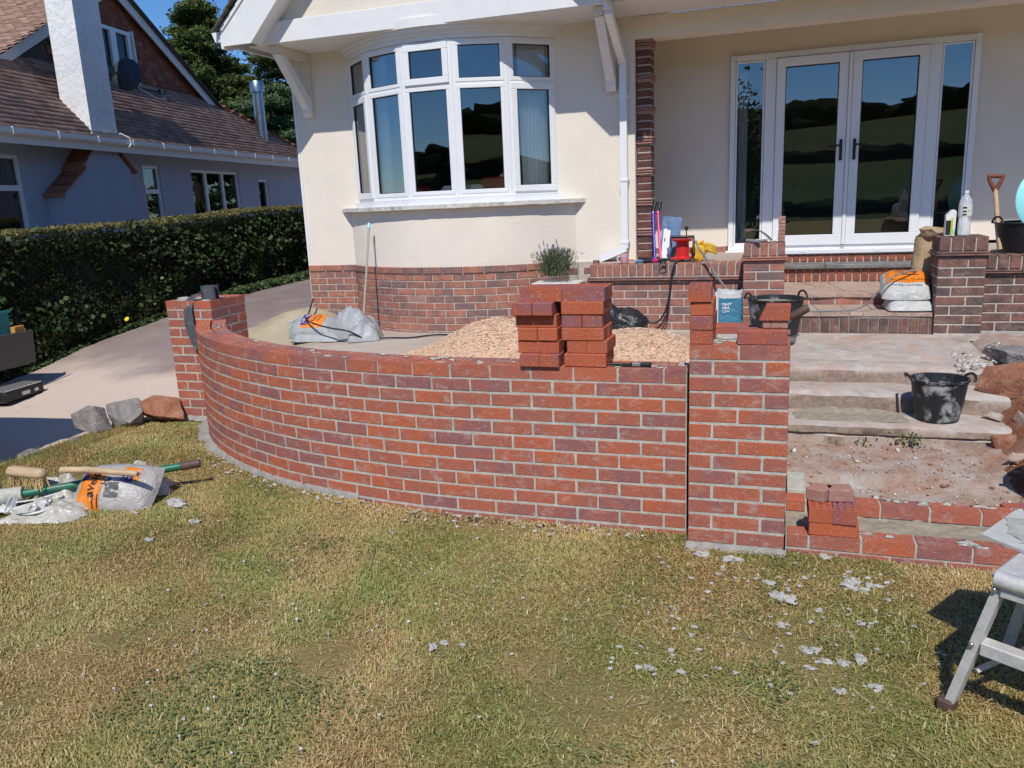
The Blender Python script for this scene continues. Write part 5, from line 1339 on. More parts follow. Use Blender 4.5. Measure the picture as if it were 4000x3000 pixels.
def neck(u, v):
    a = u*6.283; r = (.13*(1-v)**1.3+.012)*(1+.35*math.sin(a*5+3*v)*.5); return (-3.93+r*math.cos(a)+.03*v, 3.72+r*math.sin(a)*.8, .46+.15*v)
part('neck', nk.grid(neck, 30, 9), M['bag_grey'], s5, smooth=60)
s6, P = sack('sand_sack', (-3.70, 3.62, .296), .34, .30, .18, Rm(.5), M['bag_grey'], 'small half-empty grey sack slumped under the broom', 'sack', 18, 'sand sacks by the bow window', 3, .3)
part('block', MB().box((-4.60, 3.86, .39), (.09, .30, .20), rz=-.25, ch=.006), M['mortar'], thing('concrete_block', (-4.60, 3.86, .29), 'grey concrete block standing on edge between sand heap and sacks', 'block'))
# blue cement sack behind the new pier
CS = thing('cement_sack', (-.02, 3.5, .36), 'blue and white cement sack standing upright, torn open at the top', 'sack'); C_ = Vector((-.02, 3.50, .358))
def cem(u, v, e=0):
    a = u*6.283; ex = .5; cx, sy = math.copysign(abs(math.cos(a))**ex, math.cos(a)), math.copysign(abs(math.sin(a))**ex, math.sin(a))
    w_ = .112*(1+.07*fbm(v*3, cx, 1)+.03*fbm(v*9, cx*3, sy)); d_ = .07*(1+.15*fbm(v*3, sy+4))
    return Vector((C_.x+(w_+e)*cx, C_.y+(d_+e)*sy, C_.z+.45*v+.006*fbm(u*20, v*12)))
part('sack', MB().grid(lambda u, v: cem(u, v*.86), 48, 16), M['bag_blue'], CS, smooth=50)
part('torn_top', MB().grid(lambda u, v: cem(u, .86+.14*v*(1+.5*fbm(u*9, 3)), -.002+.010*v*fbm(u*14, v*4)), 60, 6), M['paper'], CS, smooth=50)
part('side_stripe', MB().b2(-.140, -.110, 3.424, 3.44, .50, .80), M['paper'], CS)
for i, tx in enumerate(('MAST', 'GRA', 'CEM')):
    part('lettering', text_mesh(tx, .032, lambda a, b, i=i: (C_.x-.060+a, C_.y-.0835, C_.z+.335-.030*i+b), .0008 if i < 2 else 0, 'LEFT'), M['ink_white'], CS)
part('print', MB().b2(C_.x+.045, C_.x+.08, C_.y-.0855, C_.y-.083, C_.z+.13, C_.z+.165), M['ink_white'], CS)
# rubber tubs
def tub(loc, r0, r1, h, label, mat, fill=None, fz=.86, rz=0, sx=1.0, sy=1.0, handle_flop=0.0):
    T = thing('rubber_tub', loc, label, 'tub'); x, y, z = loc; Rz = Matrix.Rotation(rz, 3, 'Z'); pf = []
    for k in range(13):
        v = k/12; pf.append((r0+(r1-r0)*v**.9+.0012*(k % 2), h*v))
    pf += [(r1+.010, h), (r1+.012, h+.010), (r1-.004, h+.012), (r1-.008, h-.01), (r0-.006, .012), (0, .012)]
    part('tub', MB().lathe([(0, 0)]+pf, loc, 40, sx, sy, Rz), mat, T, smooth=30)
    for sg in (-1, 1):
        p = []
        for k in range(11):
            a = math.pi*k/10; q = Rz @ Vector((sg*(r1+.010+.030*math.sin(a)*handle_flop)*sx, .085*math.cos(a), h+.004+.055*math.sin(a)*(1-handle_flop*.6))); p.append(Vector(loc)+q)
        part('handle', MB().tube(p, .009, 8), M['black_plastic'], T, smooth=60)
    if fill:
        rf = r0+(r1-r0)*fz-.008
        part('contents', MB().grid(lambda u, v: (lambda a, r: Vector(loc)+Rz @ Vector((r*math.cos(a)*sx, r*math.sin(a)*sy, h*fz+.012*(1-r/rf)+.008*fbm(r*20, a))))(u*6.283, rf*v), 30, 7), fill, T, smooth=180)
    return T
tub((1.385, 1.955, .138), .128, .168, .262, 'black rubber bucket splashed with dried mortar on the concrete step', M['black_rubber'], rz=.12, sy=.95, handle_flop=.7)
tub((.36, 3.32, .366), .165, .222, .385, 'black rubber tub full of grey mortar behind the new pier', M['black_rubber'], M['mortar_fresh'], .93, rz=.4)
tub((2.38, 4.10, 1.046), .245, .285, .235, 'wide black rubber tub on the terrace wall holding a turquoise disc', M['black_plastic'], rz=.25)
tub((1.86, .98, -.03), .14, .20, .29, 'black rubber tub standing on the red earth by a single brick', M['black_plastic'], rz=.5)
single('turquoise_disc', MB().lathe([(0, -.012), (.24, -.012), (.255, 0), (.24, .012), (0, .012)], (2.485, 4.16, 1.455), 40, 1, 1.12, R=Rm(.15, rad(78))), M['turq'], (2.485, 4.16, 1.28), 'round turquoise plastic lid standing in the wide black tub', 'lid', smooth=40)
SP = thing('spade', (2.10, 4.12, 1.05), 'spade with a red-brown D handle standing in the wide black tub', 'spade')
part('shaft', MB().tube([(2.13, 4.02, 1.07), (2.11, 4.10, 1.30), (2.09, 4.18, 1.56)], .019, 10), M['wood_pale'], SP, smooth=60)
hd = MB().tube([(2.09, 4.18, 1.545), (2.045, 4.185, 1.63), (2.035, 4.19, 1.67)], [.020, .016, .015], 8).tube([(2.09, 4.18, 1.545), (2.13, 4.185, 1.63), (2.142, 4.19, 1.668)], [.020, .016, .015], 8).tube([(2.028, 4.19, 1.672), (2.150, 4.19, 1.668)], .017, 10)
part('handle', hd, M['wood_red'], SP, smooth=60)
# bottles on the weathered pier
BT = thing('plastic_bottle', (1.805, 3.80, 1.206), 'clear plastic water bottle with a white label, half full', 'bottle'); c = (1.805, 3.80, 1.206)
part('bottle', MB().lathe([(0, .004), (.040, .0), (.048, .012), (.049, .10), (.044, .13), (.050, .165), (.050, .25), (.044, .285), (.026, .315), (.015, .328), (.015, .345)], c, 24), M['clear_plastic'], BT, smooth=60)
part('water', MB().lathe([(0, .006), (.044, .006), (.046, .10), (0, .10)], c, 20), M['clear_plastic'], BT, smooth=60)
part('cap', MB().lathe([(.0165, .338), (.0165, .360), (0, .360)], c, 16), M['white_plastic'], BT); part('label_band', MB().lathe([(.0512, .155), (.0512, .245)], c, 28), M['paper'], BT, smooth=60)
for i, (a, z, wd, mt) in enumerate(((-.25, .17, .03, 'ink'), (-.25, .195, .025, 'ink'), (-.25, .225, .03, 'ink'), (.35, .20, .018, 'lime'))):
    part('print', MB().box((c[0]+.0515*math.sin(a), c[1]-.0515*math.cos(a), c[2]+z), (wd, .002, .012), rz=a), M[mt], BT)
JB = thing('jerrycan_bottle', (1.715, 3.86, 1.206), 'white plastic bottle with dark and lime label beside the water bottle', 'bottle')
part('bottle', MB().prism([(1.672, 1.206), (1.745, 1.206), (1.75, 1.40), (1.735, 1.415), (1.715, 1.415), (1.675, 1.37)], 1, 3.83, 3.90), M['white_plastic'], JB)
part('label_panel', MB().b2(1.676, 1.712, 3.826, 3.8295, 1.215, 1.33), M['ink'], JB); part('label_panel', MB().b2(1.7125, 1.728, 3.826, 3.8295, 1.215, 1.35), M['lime'], JB); part('label_panel', MB().b2(1.729, 1.745, 3.826, 3.8295, 1.225, 1.26), M['turq'], JB)
# on the newer terrace pier
NW = thing('newspaper', (.19, 3.82, 1.195), 'curled newspaper lying over the terrace pier', 'newspaper')
def news(u, v, e=0): x = .075+.235*u; return (x+.02*v, 3.76+.15*v+.0*u, 1.31-.115*u**1.6+.03*math.sin(u*3.1)*1.0-.03*v*(1-u)+e)
part('pages', MB().grid(lambda u, v: news(u, v), 14, 6).grid(lambda u, v: news(u, v, -.006), 14, 6), M['paper'], NW, smooth=180)
part('picture', MB().grid(lambda u, v: news(.22+.74*u, .22+.62*v, .0035), 12, 6), M['print_grey'], NW, smooth=180)
part('fold_prop', MB().blob((.20, 3.82, 1.205), (.09, .05, .015), 3, .3, 1), M['paper'], NW)
TH = thing('float_trowel', (.17, 3.735, 1.2), 'short grey tool handle sticking out from under the newspaper', 'tool')
part('handle', MB().tube([(.10, 3.75, 1.213), (.17, 3.70, 1.208), (.215, 3.665, 1.206)], [.016, .017, .016], 10), M['cable_grey'], TH, smooth=60)
for i in range(7):
    loose(.392+jit(.002), 3.80, 1.195+.0155+.031*i, rad(90)+jit(.03), 'thin pale brick slip stacked with its fellows in a narrow column on the terrace pier', 'brick_pale', l=.10, w=.058, h=.029, group='column of brick slips', name='brick_slip')
# black rubble sack behind the gravel
RS = thing('rubble_sack', (-.95, 3.35, .35), 'crumpled black plastic rubble sack lying behind the gravel heap', 'sack')
part('sack', MB().blob((-.98, 3.38, .50), (.27, .20, .19), 6, .22, 4, 1.5, .7, Rm(0, 0, .35)), M['bag_black'], RS, smooth=70)
part('flap', MB().grid(lambda u, v: (-1.12+.42*u, 3.22-.10*v+.03*math.sin(u*7), .345+.14*(1-v)*(1-.5*u)+.012*fbm(u*5, v*5)), 14, 7), M['bag_black'], RS, smooth=70)

# ---------------------------------------------------------------- things on the left terrace
MG = thing('mug', (-1.05, 4.10, 1.003), 'pink patterned mug on the terrace coping', 'mug')
part('cup', MB().lathe([(.0, .002), (.034, .0), (.040, .006), (.042, .09), (.038, .09), (.036, .01), (0, .01)], (-1.05, 4.10, 1.003), 24), M['pink_china'], MG, smooth=50)
part('handle', MB().tube([(-1.05-.04-.028*math.sin(a), 4.09, 1.048+.028*math.cos(a)) for a in np.linspace(0, math.pi, 9)], .006, 8), M['white_plastic'], MG, smooth=60)
for (nm, x, dx, col, lab) in (('trekking_pole', -.80, -.055, 'violet', 'violet telescopic pole with a black grip leaning on the brick pilaster'), ('trekking_pole', -.745, -.06, 'magenta', 'magenta telescopic pole with a black grip leaning beside the violet one')):
    T = thing(nm, (x, 4.45, .99), lab, 'pole', 'trekking poles'); a = Vector((x, 4.42, .99)); b = Vector((x+dx, 4.66, 1.46)); 
    part('shaft', MB().tube([a, b], .013, 10), M[col], T, smooth=60); part('grip', MB().tube([b, b+(b-a)*.20+Vector((.03, 0, .015))], [.017, .022], 10), M['black_plastic'], T, smooth=60)
    part('collar', MB().tube([b+(b-a)*-.02, b+(b-a)*.03], .019, 10), M[col], T)
UB = thing('folded_bag', (-.70, 4.62, .99), 'folded blue nylon bag leaning behind the poles', 'bag')
part('bag', MB().grid(lambda u, v: (-.78+.19*u+.02*v, 4.60+.10*v+.02*fbm(u*4, v*4), .99+.44*v*(1-.06*u)), 12, 12), M['blue_cloth'], UB, smooth=60)
part('lining', MB().grid(lambda u, v: (-.765+.07*u+.02*v, 4.585+.10*v, 1.0+.34*v), 6, 8), M['strap'], UB, smooth=60)
FL = thing('foam_handle', (-.80, 4.14, 1.02), 'black handle with blue tip and magenta ring lying on the coping', 'tool')
part('grip', MB().tube([(-.87, 4.11, 1.022), (-.66, 4.20, 1.022)], .020, 10), M['black_plastic'], FL, smooth=60); part('tip', MB().tube([(-.94, 4.08, 1.019), (-.871, 4.11, 1.021)], .012, 8), M['blue_plastic'], FL); part('ring', MB().tube([(-.79, 4.144, 1.022), (-.74, 4.166, 1.022)], .0215, 10), M['magenta'], FL)
RE = thing('cable_reel', (-.52, 4.32, .99), 'red plastic reel on a black frame, its cable running down the wall', 'reel')
part('reel', MB().lathe([(0, .0), (.118, .0), (.120, .012), (.066, .03), (.062, .165), (.115, .185), (.118, .195), (0, .195)], (-.52, 4.32, 1.018), 28), M['red_plastic'], RE, smooth=35)
fr_ = MB().tube([(-.63, 4.26, 1.235), (-.41, 4.26, 1.235), (-.405, 4.26, 1.06), (-.44, 4.22, 1.012), (-.60, 4.22, 1.010)], .015, 8).tube([(-.48, 4.3, 1.22), (-.48, 4.3, 1.30)], .006, 6).tube([(-.60, 4.3, 1.01), (-.635, 4.3, 1.22)], .008, 6)
part('frame', fr_, M['black_plastic'], RE, smooth=60); part('knob', MB().blob((-.48, 4.3, 1.315), (.021, .021, .021), 1, 0, 2), M['black_plastic'], RE, smooth=180)
GL = thing('work_gloves', (-.36, 4.42, .99), 'pair of yellow rubber work gloves crumpled behind the reel', 'gloves')
gl = MB().blob((-.38, 4.44, 1.075), (.075, .05, .10), 2, .25, 3, 1.6)
for i in range(4): gl.tube([(-.34, 4.42, 1.145-.012*i), (-.27, 4.41, 1.150-.018*i), (-.215+.005*i, 4.40, 1.125-.022*i)], [.020, .017, .012], 8)
gl.tube([(-.36, 4.42, 1.15), (-.33, 4.41, 1.185)], [.018, .010], 8); part('glove', gl, M['yellow_glove'], GL, smooth=180)
part('glove', MB().blob((-.56, 4.48, 1.05), (.07, .05, .06), 5, .3, 3), M['yellow_glove'], GL, smooth=180)
single('sponge_pack', MB().blob((-.63, 4.50, 1.07), (.075, .05, .075), 7, .25, 2), M['blue_cloth'], (-.63, 4.5, .99), 'teal blue crumpled packet behind the red reel', 'packet', smooth=60)
cb = MB().tube(spline([(-.50, 4.2, 1.02), (-.545, 4.05, 1.015), (-.55, 3.955, 1.00), (-.575, 3.945, .90), (-.60, 3.945, .70), (-.64, 3.945, .55), (-.72, 3.945, .45), (-.86, 3.94, .455), (-.93, 3.9, .40), (-1.0, 3.8, .36), (-1.3, 3.75, .35), (-1.8, 3.7, .345), (-2.5, 3.75, .33), (-2.95, 3.85, .326), (-3.2, 3.70, .318), (-3.45, 3.66, .32), (-3.62, 3.52, .33), (-3.75, 3.43, .42), (-3.95, 3.40, .46), (-4.15, 3.42, .50), (-4.33, 3.55, .535), (-4.55, 3.95, .52), (-4.82, 4.5, .62)]), .009, 6)
single('cable', cb, M['cable'], (-.6, 3.95, .35), 'black cable hanging from the reel and trailing past the sand sacks', 'cable', smooth=180)
single('cable_loop', MB().tube(spline([(-.59, 3.945, .86), (-.60, 3.943, .66), (-.62, 3.943, .5), (-.66, 3.94, .40), (-.69, 3.93, .36)]), .007, 6).tube([(-.66+.03*math.cos(a), 3.955, 1.0+.03*math.sin(a)-.012*a/6) for a in np.linspace(0, 9, 24)], .005, 5), M['cable'], (-.62, 3.95, .36), 'second strand of black cable hanging down the terrace wall', 'cable', smooth=180)
single('hose', MB().tube(spline([(-.42, 4.22, 1.21), (-.36, 4.0, 1.195), (-.33, 3.93, 1.15), (-.25, 3.93, 1.03), (-.17, 3.90, .90), (-.05, 3.6, .80)]), .010, 8), M['cable_grey'], (-.2, 3.93, .9), 'grey hose running from the reel down into the cement sack', 'hose', smooth=180)
single('lead', MB().tube(spline([(.55, 3.73, .592), (.8, 3.75, .59), (1.0, 3.80, .595), (1.12, 3.78, .66), (1.22, 3.76, .80), (1.30, 3.80, .875), (1.42, 3.90, .905), (1.50, 3.97, .905)]), .007, 6), M['cable_grey'], (1.0, 3.8, .58), 'grey lead draped over the orange printed sand sack', 'cable', smooth=180)
# broom against the bow
BM = thing('broom', (-3.80, 3.84, .31), 'broom with a long grey handle leaning against the bow wall', 'broom')
part('handle', MB().tube([(-3.80, 3.80, .42), (-3.815, 3.98, .90), (-3.83, 4.165, 1.43)], .0115, 10), M['wood_handle'], BM, smooth=60)
part('handle_cap', MB().tube([(-3.83, 4.163, 1.425), (-3.832, 4.183, 1.475)], .017, 10), M['turq'], BM)
part('head', MB().box((-3.80, 3.77, .385), (.26, .075, .045), rz=.35, rx=-.55, ch=.008), M['wood_orange'], BM)
br_ = MB(); rr = random.Random(3)
for i in range(90):
    u = rr.uniform(-.12, .12); v = rr.uniform(-.03, .03); b = Vector((-3.80+u*.94-v*.34, 3.78+u*.34+v*.6, .365)); e = b+Vector((.03+rr.uniform(-.03, .03), .045+rr.uniform(-.02, .02), -.065)); e.z = max(e.z, .306); br_.tube([b, e], .004, 4)
part('bristles', br_, M['bristle'], BM)
# stone trough with lavender
TR = thing('planter', (-1.70, 4.02, .33), 'grey stone trough planted with a lavender bush', 'planter'); 
tr = MB(); tr.b2(-1.92, -1.48, 3.86, 4.16, .331, .78, ch=.015); tr.b2(-1.935, -1.465, 3.845, 4.175, .781, .845, ch=.012); part('trough', tr, M['stone_sill'], TR)
LV = thing('lavender', (-1.72, 4.01, .845), 'bushy grey-green lavender growing in the stone trough', 'plant')
rg = np.random.default_rng(4); V = []; F = []; A = []; k = 0
for i in range(650):
    a = rg.random()*6.283; l = .16+.16*rg.random(); tlt = .55*rg.random()**.7; b = np.array([-1.72+.055*rg.normal(), 4.01+.05*rg.normal(), .845]); d_ = np.array([math.cos(a)*tlt, math.sin(a)*tlt*.7, 1.0]); d_ /= np.linalg.norm(d_); w_ = np.cross(d_, [.3, .9, .1]); w_ /= np.linalg.norm(w_)
    for q in range(4):
        p = b+d_*l*(.35+.6*q/3); dd = d_+rg.normal(size=3)*.45; dd /= np.linalg.norm(dd); V += [p-w_*.004, p+w_*.004, p+dd*.045+w_*.002, p+dd*.045-w_*.002]; F.append([k, k+1, k+2, k+3]); A += [rg.random()]*4; k += 4
me = np_mesh('foliage', np.array(V)-np.array([-1.72, 4.01, .845]), F, A); me.materials.append(M['lav']); o = bpy.data.objects.new('foliage', me); COL.objects.link(o); o.parent = LV
fl = MB()
for i in range(14):
    a = rg.random()*6.283; tlt = .4*rg.random(); l = .26+.10*rg.random(); b = Vector((-1.72+.05*rg.normal(), 4.01+.04*rg.normal(), .86)); e = b+Vector((math.cos(a)*tlt, math.sin(a)*tlt*.7, 1)).normalized()*l; fl.tube([b, e], .0018, 4); fl.tube([e, e+(e-b)*.12], [.006, .004], 5)
part('flower_spikes', fl, M['lav_flower'], LV)
# ---------------------------------------------------------------- heaps
def gz(x, y):
    a = .33*math.exp(-((x+1.95)/.62)**2-((y-2.75)/.55)**2)+.24*math.exp(-((x+.55)/.55)**2-((y-2.50)/.50)**2)+.12*math.exp(-((x+1.2)/.6)**2-((y-2.5)/.5)**2)
    return terr_z(x, y)-.03+a*1.05+.012*fbm(x*5, y*5)
GP = thing('gravel_heap', (-1.3, 2.6, .33), 'heap of pale pink gravel spread behind the garden wall', 'gravel')
xs, ys = R_(-3.3, .35, .06), R_(1.5, 3.75, .06); gm = MB(); gm.v = [(x, y, gz(x, y)) for x in xs for y in ys]; ny = len(ys)
gm.f = [(i*ny+j, (i+1)*ny+j, (i+1)*ny+j+1, i*ny+j+1) for i in range(len(xs)-1) for j in range(ny-1)]
part('grit', gm, M['gravel_base'], GP, smooth=180)
rg = np.random.default_rng(6); V = []; F = []; A = []; k = 0
oct_ = np.array([(1,0,0),(-1,0,0),(0,1,0),(0,-1,0),(0,0,1),(0,0,-1)], float); of = np.array([(0,2,4),(2,1,4),(1,3,4),(3,0,4),(2,0,5),(1,2,5),(3,1,5),(0,3,5)])
while k < 17000*6:
    x, y = rg.uniform(-3.1, .33), rg.uniform(1.9, 3.5); h = gz(x, y)-terr_z(x, y)
    if h < .005 and rg.random() > .03: continue
    s = .004+.008*rg.random(); q = oct_*(.5+rg.random((6, 1)))*s*np.array([1.2, .8, .55]); m3_ = np.array(Matrix.Rotation(rg.random()*6.28, 3, 'Z') @ Matrix.Rotation(rg.normal()*.6, 3, 'X')); q = q @ m3_.T
    V.append(q+np.array([x, y, max(gz(x, y), terr_z(x, y))+s*.3])-np.array([-1.3, 2.6, .33])); F.append(of+k); A += [rg.random()]*6; k += 6
me = np_mesh('pebbles', np.vstack(V), np.vstack(F), A); me.materials.append(M['gravel']); o = bpy.data.objects.new('pebbles', me); COL.objects.link(o); o.parent = GP; o['kind'] = 'stuff'
def sz(x, y): 
    d = drive_z(x, y)
    return d-.03+.17*math.exp(-((x+4.95)/.42)**2-((y-4.35)/.62)**2)+.12*math.exp(-((x+5.0)/.85)**2-((y-4.0)/.95)**2)+.018*fbm(x*4, y*4)+.01*fbm(x*11, y*11)
xs, ys = R_(-6.3, -3.85, .06), R_(2.3, 6.6, .06); sm_ = MB(); ny = len(ys); sm_.v = [(x, y, sz(x, y)) for x in xs for y in ys]
sm_.f = [(i*ny+j, (i+1)*ny+j, (i+1)*ny+j+1, i*ny+j+1) for i in range(len(xs)-1) for j in range(ny-1) if not (xs[i] > -4.95 and ys[j] > 4.62)]
single('sand_heap', sm_, M['sand'], (0, 0, 0), 'heap of yellow building sand trodden out at the house corner', 'sand', kind='stuff', smooth=180)

# ---------------------------------------------------------------- rocks
def rock(c, r, seed, mat, label, rz=0, amp=.22, sub=4, sc=1.3, flat=.75, name='rock', tilt=0):
    rg_ = random.Random(seed*13+1); bm = bmesh.new()
    for k in range(11):
        d = Vector((rg_.gauss(0, 1), rg_.gauss(0, 1), rg_.gauss(0, 1))).normalized()*rg_.uniform(.85, 1.12); bm.verts.new(d)
    bmesh.ops.convex_hull(bm, input=bm.verts)
    for v in [v for v in bm.verts if not v.link_faces]: bm.verts.remove(v)
    bmesh.ops.bevel(bm, geom=bm.edges[:], offset=.03, segments=1, affect='EDGES', clamp_overlap=True)
    bmesh.ops.triangulate(bm, faces=bm.faces); bmesh.ops.subdivide_edges(bm, edges=bm.edges[:], cuts=2, use_grid_fill=True); bmesh.ops.triangulate(bm, faces=bm.faces)
    bm.verts.index_update(); V = [v.co*(1+.06*noise.noise(v.co*2.3+Vector((seed, 0, 0)))+.07*noise.noise(v.co*5)+.03*noise.noise(v.co*15)) for v in bm.verts]
    mb = MB(); mb.f = [tuple(v.index for v in f.verts) for f in bm.faces]; bm.free()
    R = Rm(rz, tilt); mb.v = [tuple(R @ Vector((v.x*r[0], v.y*r[1], max(v.z, -flat)*r[2]))+Vector(c)) for v in V]
    return single(name, mb, mat, (c[0], c[1], c[2]-r[2]*flat), label, 'rock', 'rocks', smooth=28)
rock((-4.82, 1.12, .075), (.165, .12, .13), 3, M['rock_grey'], 'angular grey rock at the lawn corner, farthest from the brick pier', .5)
rock((-4.72, 1.37, .09), (.20, .15, .15), 5, M['rock_grey'], 'larger grey lichened rock beside the small flat one', -.3)
rock((-4.78, 1.80, .03), (.12, .09, .08), 8, M['rock_pale'], 'pale flat stone tucked behind the grey rocks', .2)
rock((-4.50, 1.50, .065), (.26, .12, .14), 12, M['rock_red'], 'brown sandstone rock in front of the drive pier', .3)
rock((-4.80, 1.52, .02), (.13, .10, .07), 15, M['rock_pale'], 'small pale stone on the drive edge between rocks', .9)
rock((-4.84, .58, -.03), (.10, .17, .045), 17, M['rock_grey'], 'low flat stone sunk in the drive edge', .1)
rock((-4.83, .20, -.035), (.09, .14, .04), 19, M['rock_grey'], 'small sunken edging stone, half grown over', .3)
rock((-4.82, .88, -.03), (.09, .12, .04), 27, M['rock_grey'], 'edging stone under dry grass between flat stone and rocks', .1)
rock((1.92, 2.32, .33), (.27, .20, .12), 21, M['rock_red'], 'big red sandstone slab tilted on the earth bank', -.3, .2, 3, 1.3, .7, 'rock', .25)
rock((2.02, 2.75, .42), (.27, .22, .10), 23, M['rock_grey'], 'grey slab of stone lying behind the red sandstone slab', .3, .2, 3, 1.3, .7, 'rock', .2)
rock((1.74, 2.24, .14), (.075, .06, .06), 31, M['rock_pale'], 'pale round lump of concrete below the red slab', .2)
rock((1.75, 2.02, .125), (.11, .06, .05), 33, M['rock_pale'], 'whitish chip of stone at the end of a concrete step', -.2)
rock((1.70, 1.66, .09), (.085, .07, .095), 35, M['rock_red'], 'pink wedge of sandstone beside the bottom step', .5)
rock((2.12, 2.1, .20), (.10, .12, .10), 37, M['rock_pale'], 'pale stone wedged under the red slab', .5)
rock((1.95, 1.55, .06), (.12, .09, .06), 39, M['rock_red'], 'red clod of stone sunk in the earth bank', .8)
for i, (x, y, r, mt, lab) in enumerate(((1.80, 2.62, .09, 'rock_pale', 'broken grey stone between the concrete heap and the grey slab'), (2.02, 2.02, .11, 'rock_pink', 'pink broken flagstone below the big red slab'), (1.84, 1.86, .08, 'rock_pink', 'pink stone lying beside the whitish chip'), (1.90, 1.70, .07, 'rock_pale', 'pale rubble stone above the sunken red clod'),
    (2.14, 1.78, .12, 'rock_red', 'red stone half buried in the earth bank'), (1.72, 1.42, .06, 'rock_pink', 'small pink stone below the sandstone wedge'), (1.62, 2.50, .05, 'rock_pale', 'small broken lump at the end of the upper concrete step'), (2.2, 2.45, .13, 'rock_red', 'red rock behind the tilted sandstone slab'))):
    rock((x, y, max(earth_z(x, y), .13 if y > 1.75 and x < 1.7 else -1)+r*.35), (r*1.2, r*.9, r*.7), 50+i*3, M[mt], lab, i*.7, tilt=.15*(i % 3))
# weeds on the steps and by the hedge
def weed(c, n, size, spread, label, mat='weed', hgt=.06):
    rg_ = np.random.default_rng(int(c[0]*100) % 97+n); pts = rg_.normal(size=(n, 3))*np.array([spread, .02, hgt*.4])+np.array(c)+np.array([0, -.02, hgt*.4]); T = thing('weed', c, label, 'weed')
    cloud_part('leaves', [leaf_cloud(pts, np.array([0, -.6, .6]), size, rg_, .7, 1.9)], M[mat], T)
    part('stem', MB().tube([(c[0], c[1], c[2]-.01), (c[0]+.01, c[1]-.02, c[2]+hgt)], .003, 5), M[mat], T)
weed((1.20, 1.715, .04), 60, .014, .065, 'dark straggling weed growing from the crack in the bottom step', 'clover', .075)
weed((.93, 1.70, .01), 24, .012, .025, 'small bright green weed at the foot of the bottom step')
weed((.76, 1.70, .01), 14, .010, .03, 'tiny tuft of weed in the step crack nearest the pier', 'clover', .03)
for (x, y, lab) in ((-7.85, 4.72, 'yellow dandelion flower standing alone in front of the hedge'), (-7.8, 6.2, 'yellow flower on a stalk just behind the drive pier')):
    T = thing('dandelion', (x, y, drive_z(x, y)), lab, 'flower'); z0 = drive_z(x, y)
    part('stem', MB().tube([(x, y, z0), (x+.02, y, z0+.16)], .004, 5), M['weed'], T); part('flower', MB().lathe([(0, 0), (.035, .008), (.03, .016), (0, .02)], (x+.02, y, z0+.16), 12, R=Rm(0, .9)), M['petal_yellow'], T)

# ---------------------------------------------------------------- tools and bags on the lawn
GP_ = thing('metal_pole', (-3.4, 0, .0), 'chipped green metal pole lying across the bags on the lawn', 'pole')
A_, B_ = Vector((-3.98, -.42, .06)), Vector((-3.035, .232, .125))
part('tube', MB().tube([A_, A_+(B_-A_)*.90], .024, 12).tube([A_+(B_-A_)*.55, A_+(B_-A_)*.90], .0245, 12), M['green_paint'], GP_, smooth=60)
part('sleeve', MB().tube([A_+(B_-A_)*.90, B_], .027, 14, cap=False).tube([A_+(B_-A_)*.93, A_+(B_-A_)*.935], .012, 6), M['rubber_grip'], GP_, smooth=60)
part('foot', MB().tube([A_+(B_-A_)*-.02, A_+(B_-A_)*.13], [.055, .045], 14), M['mortar'], GP_, smooth=60)
FT = thing('plastering_float', (-4.08, -.38, 0), 'square grey wooden block standing on edge behind the polythene', 'tool')
part('board', MB().box((-4.07, -.36, .085), (.03, .20, .22), rz=.55, rx=.2, ch=.004), M['alu'], FT)
BH_ = thing('hand_brush', (-3.6, -.2, .0), 'wooden hand brush with a pale handle lying on the bags', 'brush')
part('handle', MB().tube([(-3.62, -.255, .205), (-3.45, -.235, .213), (-3.14, -.205, .20), (-3.105, -.202, .197)], [.020, .019, .018, .013], 12), M['wood_pale'], BH_, smooth=60)
part('head', MB().box((-3.86, -.285, .185), (.26, .075, .06), rz=.10, ry=.06, ch=.02), M['wood_pale'], BH_, smooth=60)
br_ = MB(); rr = random.Random(8)
for i in range(140): p = Vector((-3.86+rr.uniform(-.13, .13), -.285+rr.uniform(-.035, .035), .16)); br_.tube([p, p+Vector((rr.uniform(-.05, .02), rr.uniform(-.02, .02), -.07))], .003, 4)
part('bristles', br_, M['bristle'], BH_)
def film(name, c, sx, sy, h, seed, label, rz=0, mat='polythene'):
    def fn(u, v):
        a, b = 2*u-1, 2*v-1; k = max(0, 1-abs(a)**2.5)*max(0, 1-abs(b)**2.5); R = Rm(rz)
        edge = 1+.35*fbm(math.atan2(b, a)*1.6+seed, 2)
        z = .012+h*k**.8*(.35+.55*abs(fbm(a*1.5+seed, b*1.5, 0, 2))+.12*abs(fbm(a*5+seed, b*5, 0, 2)))
        q = R @ Vector((a*sx*edge, b*sy*edge, 0)); return Vector(c)+q+Vector((0, 0, z))
    return single(name, MB().grid(fn, 34, 26), M[mat], c, label, 'plastic sheet', 'crumpled polythene on the lawn', smooth=50)
film('polythene_sheet', (-3.62, -.37, -.03), .22, .16, .12, 2, 'crumpled clear polythene in front of the green pole', .2)
film('polythene_sheet', (-3.75, -.14, -.03), .17, .14, .22, 7, 'crumpled polythene peaked beside the hand brush head', -.3)
film('polythene_sheet', (-3.36, .02, -.03), .20, .10, .26, 11, 'stiff upright fold of polythene behind the brush handle', .5)
GS, P = sack('gravel_bag', (-3.37, -.10, .03), .52, .36, .12, Rm(.18, .70), M['bag_clear'], 'clear gravel bag with an orange printed band lying on the lawn', 'bag', 21, None, 3.2, .18)
patch(GS, P, -.72, -.12, -.93, .40, M['bag_orange']); patch(GS, P, .28, .66, .05, .60, M['bag_orange'], 'print', .0015)
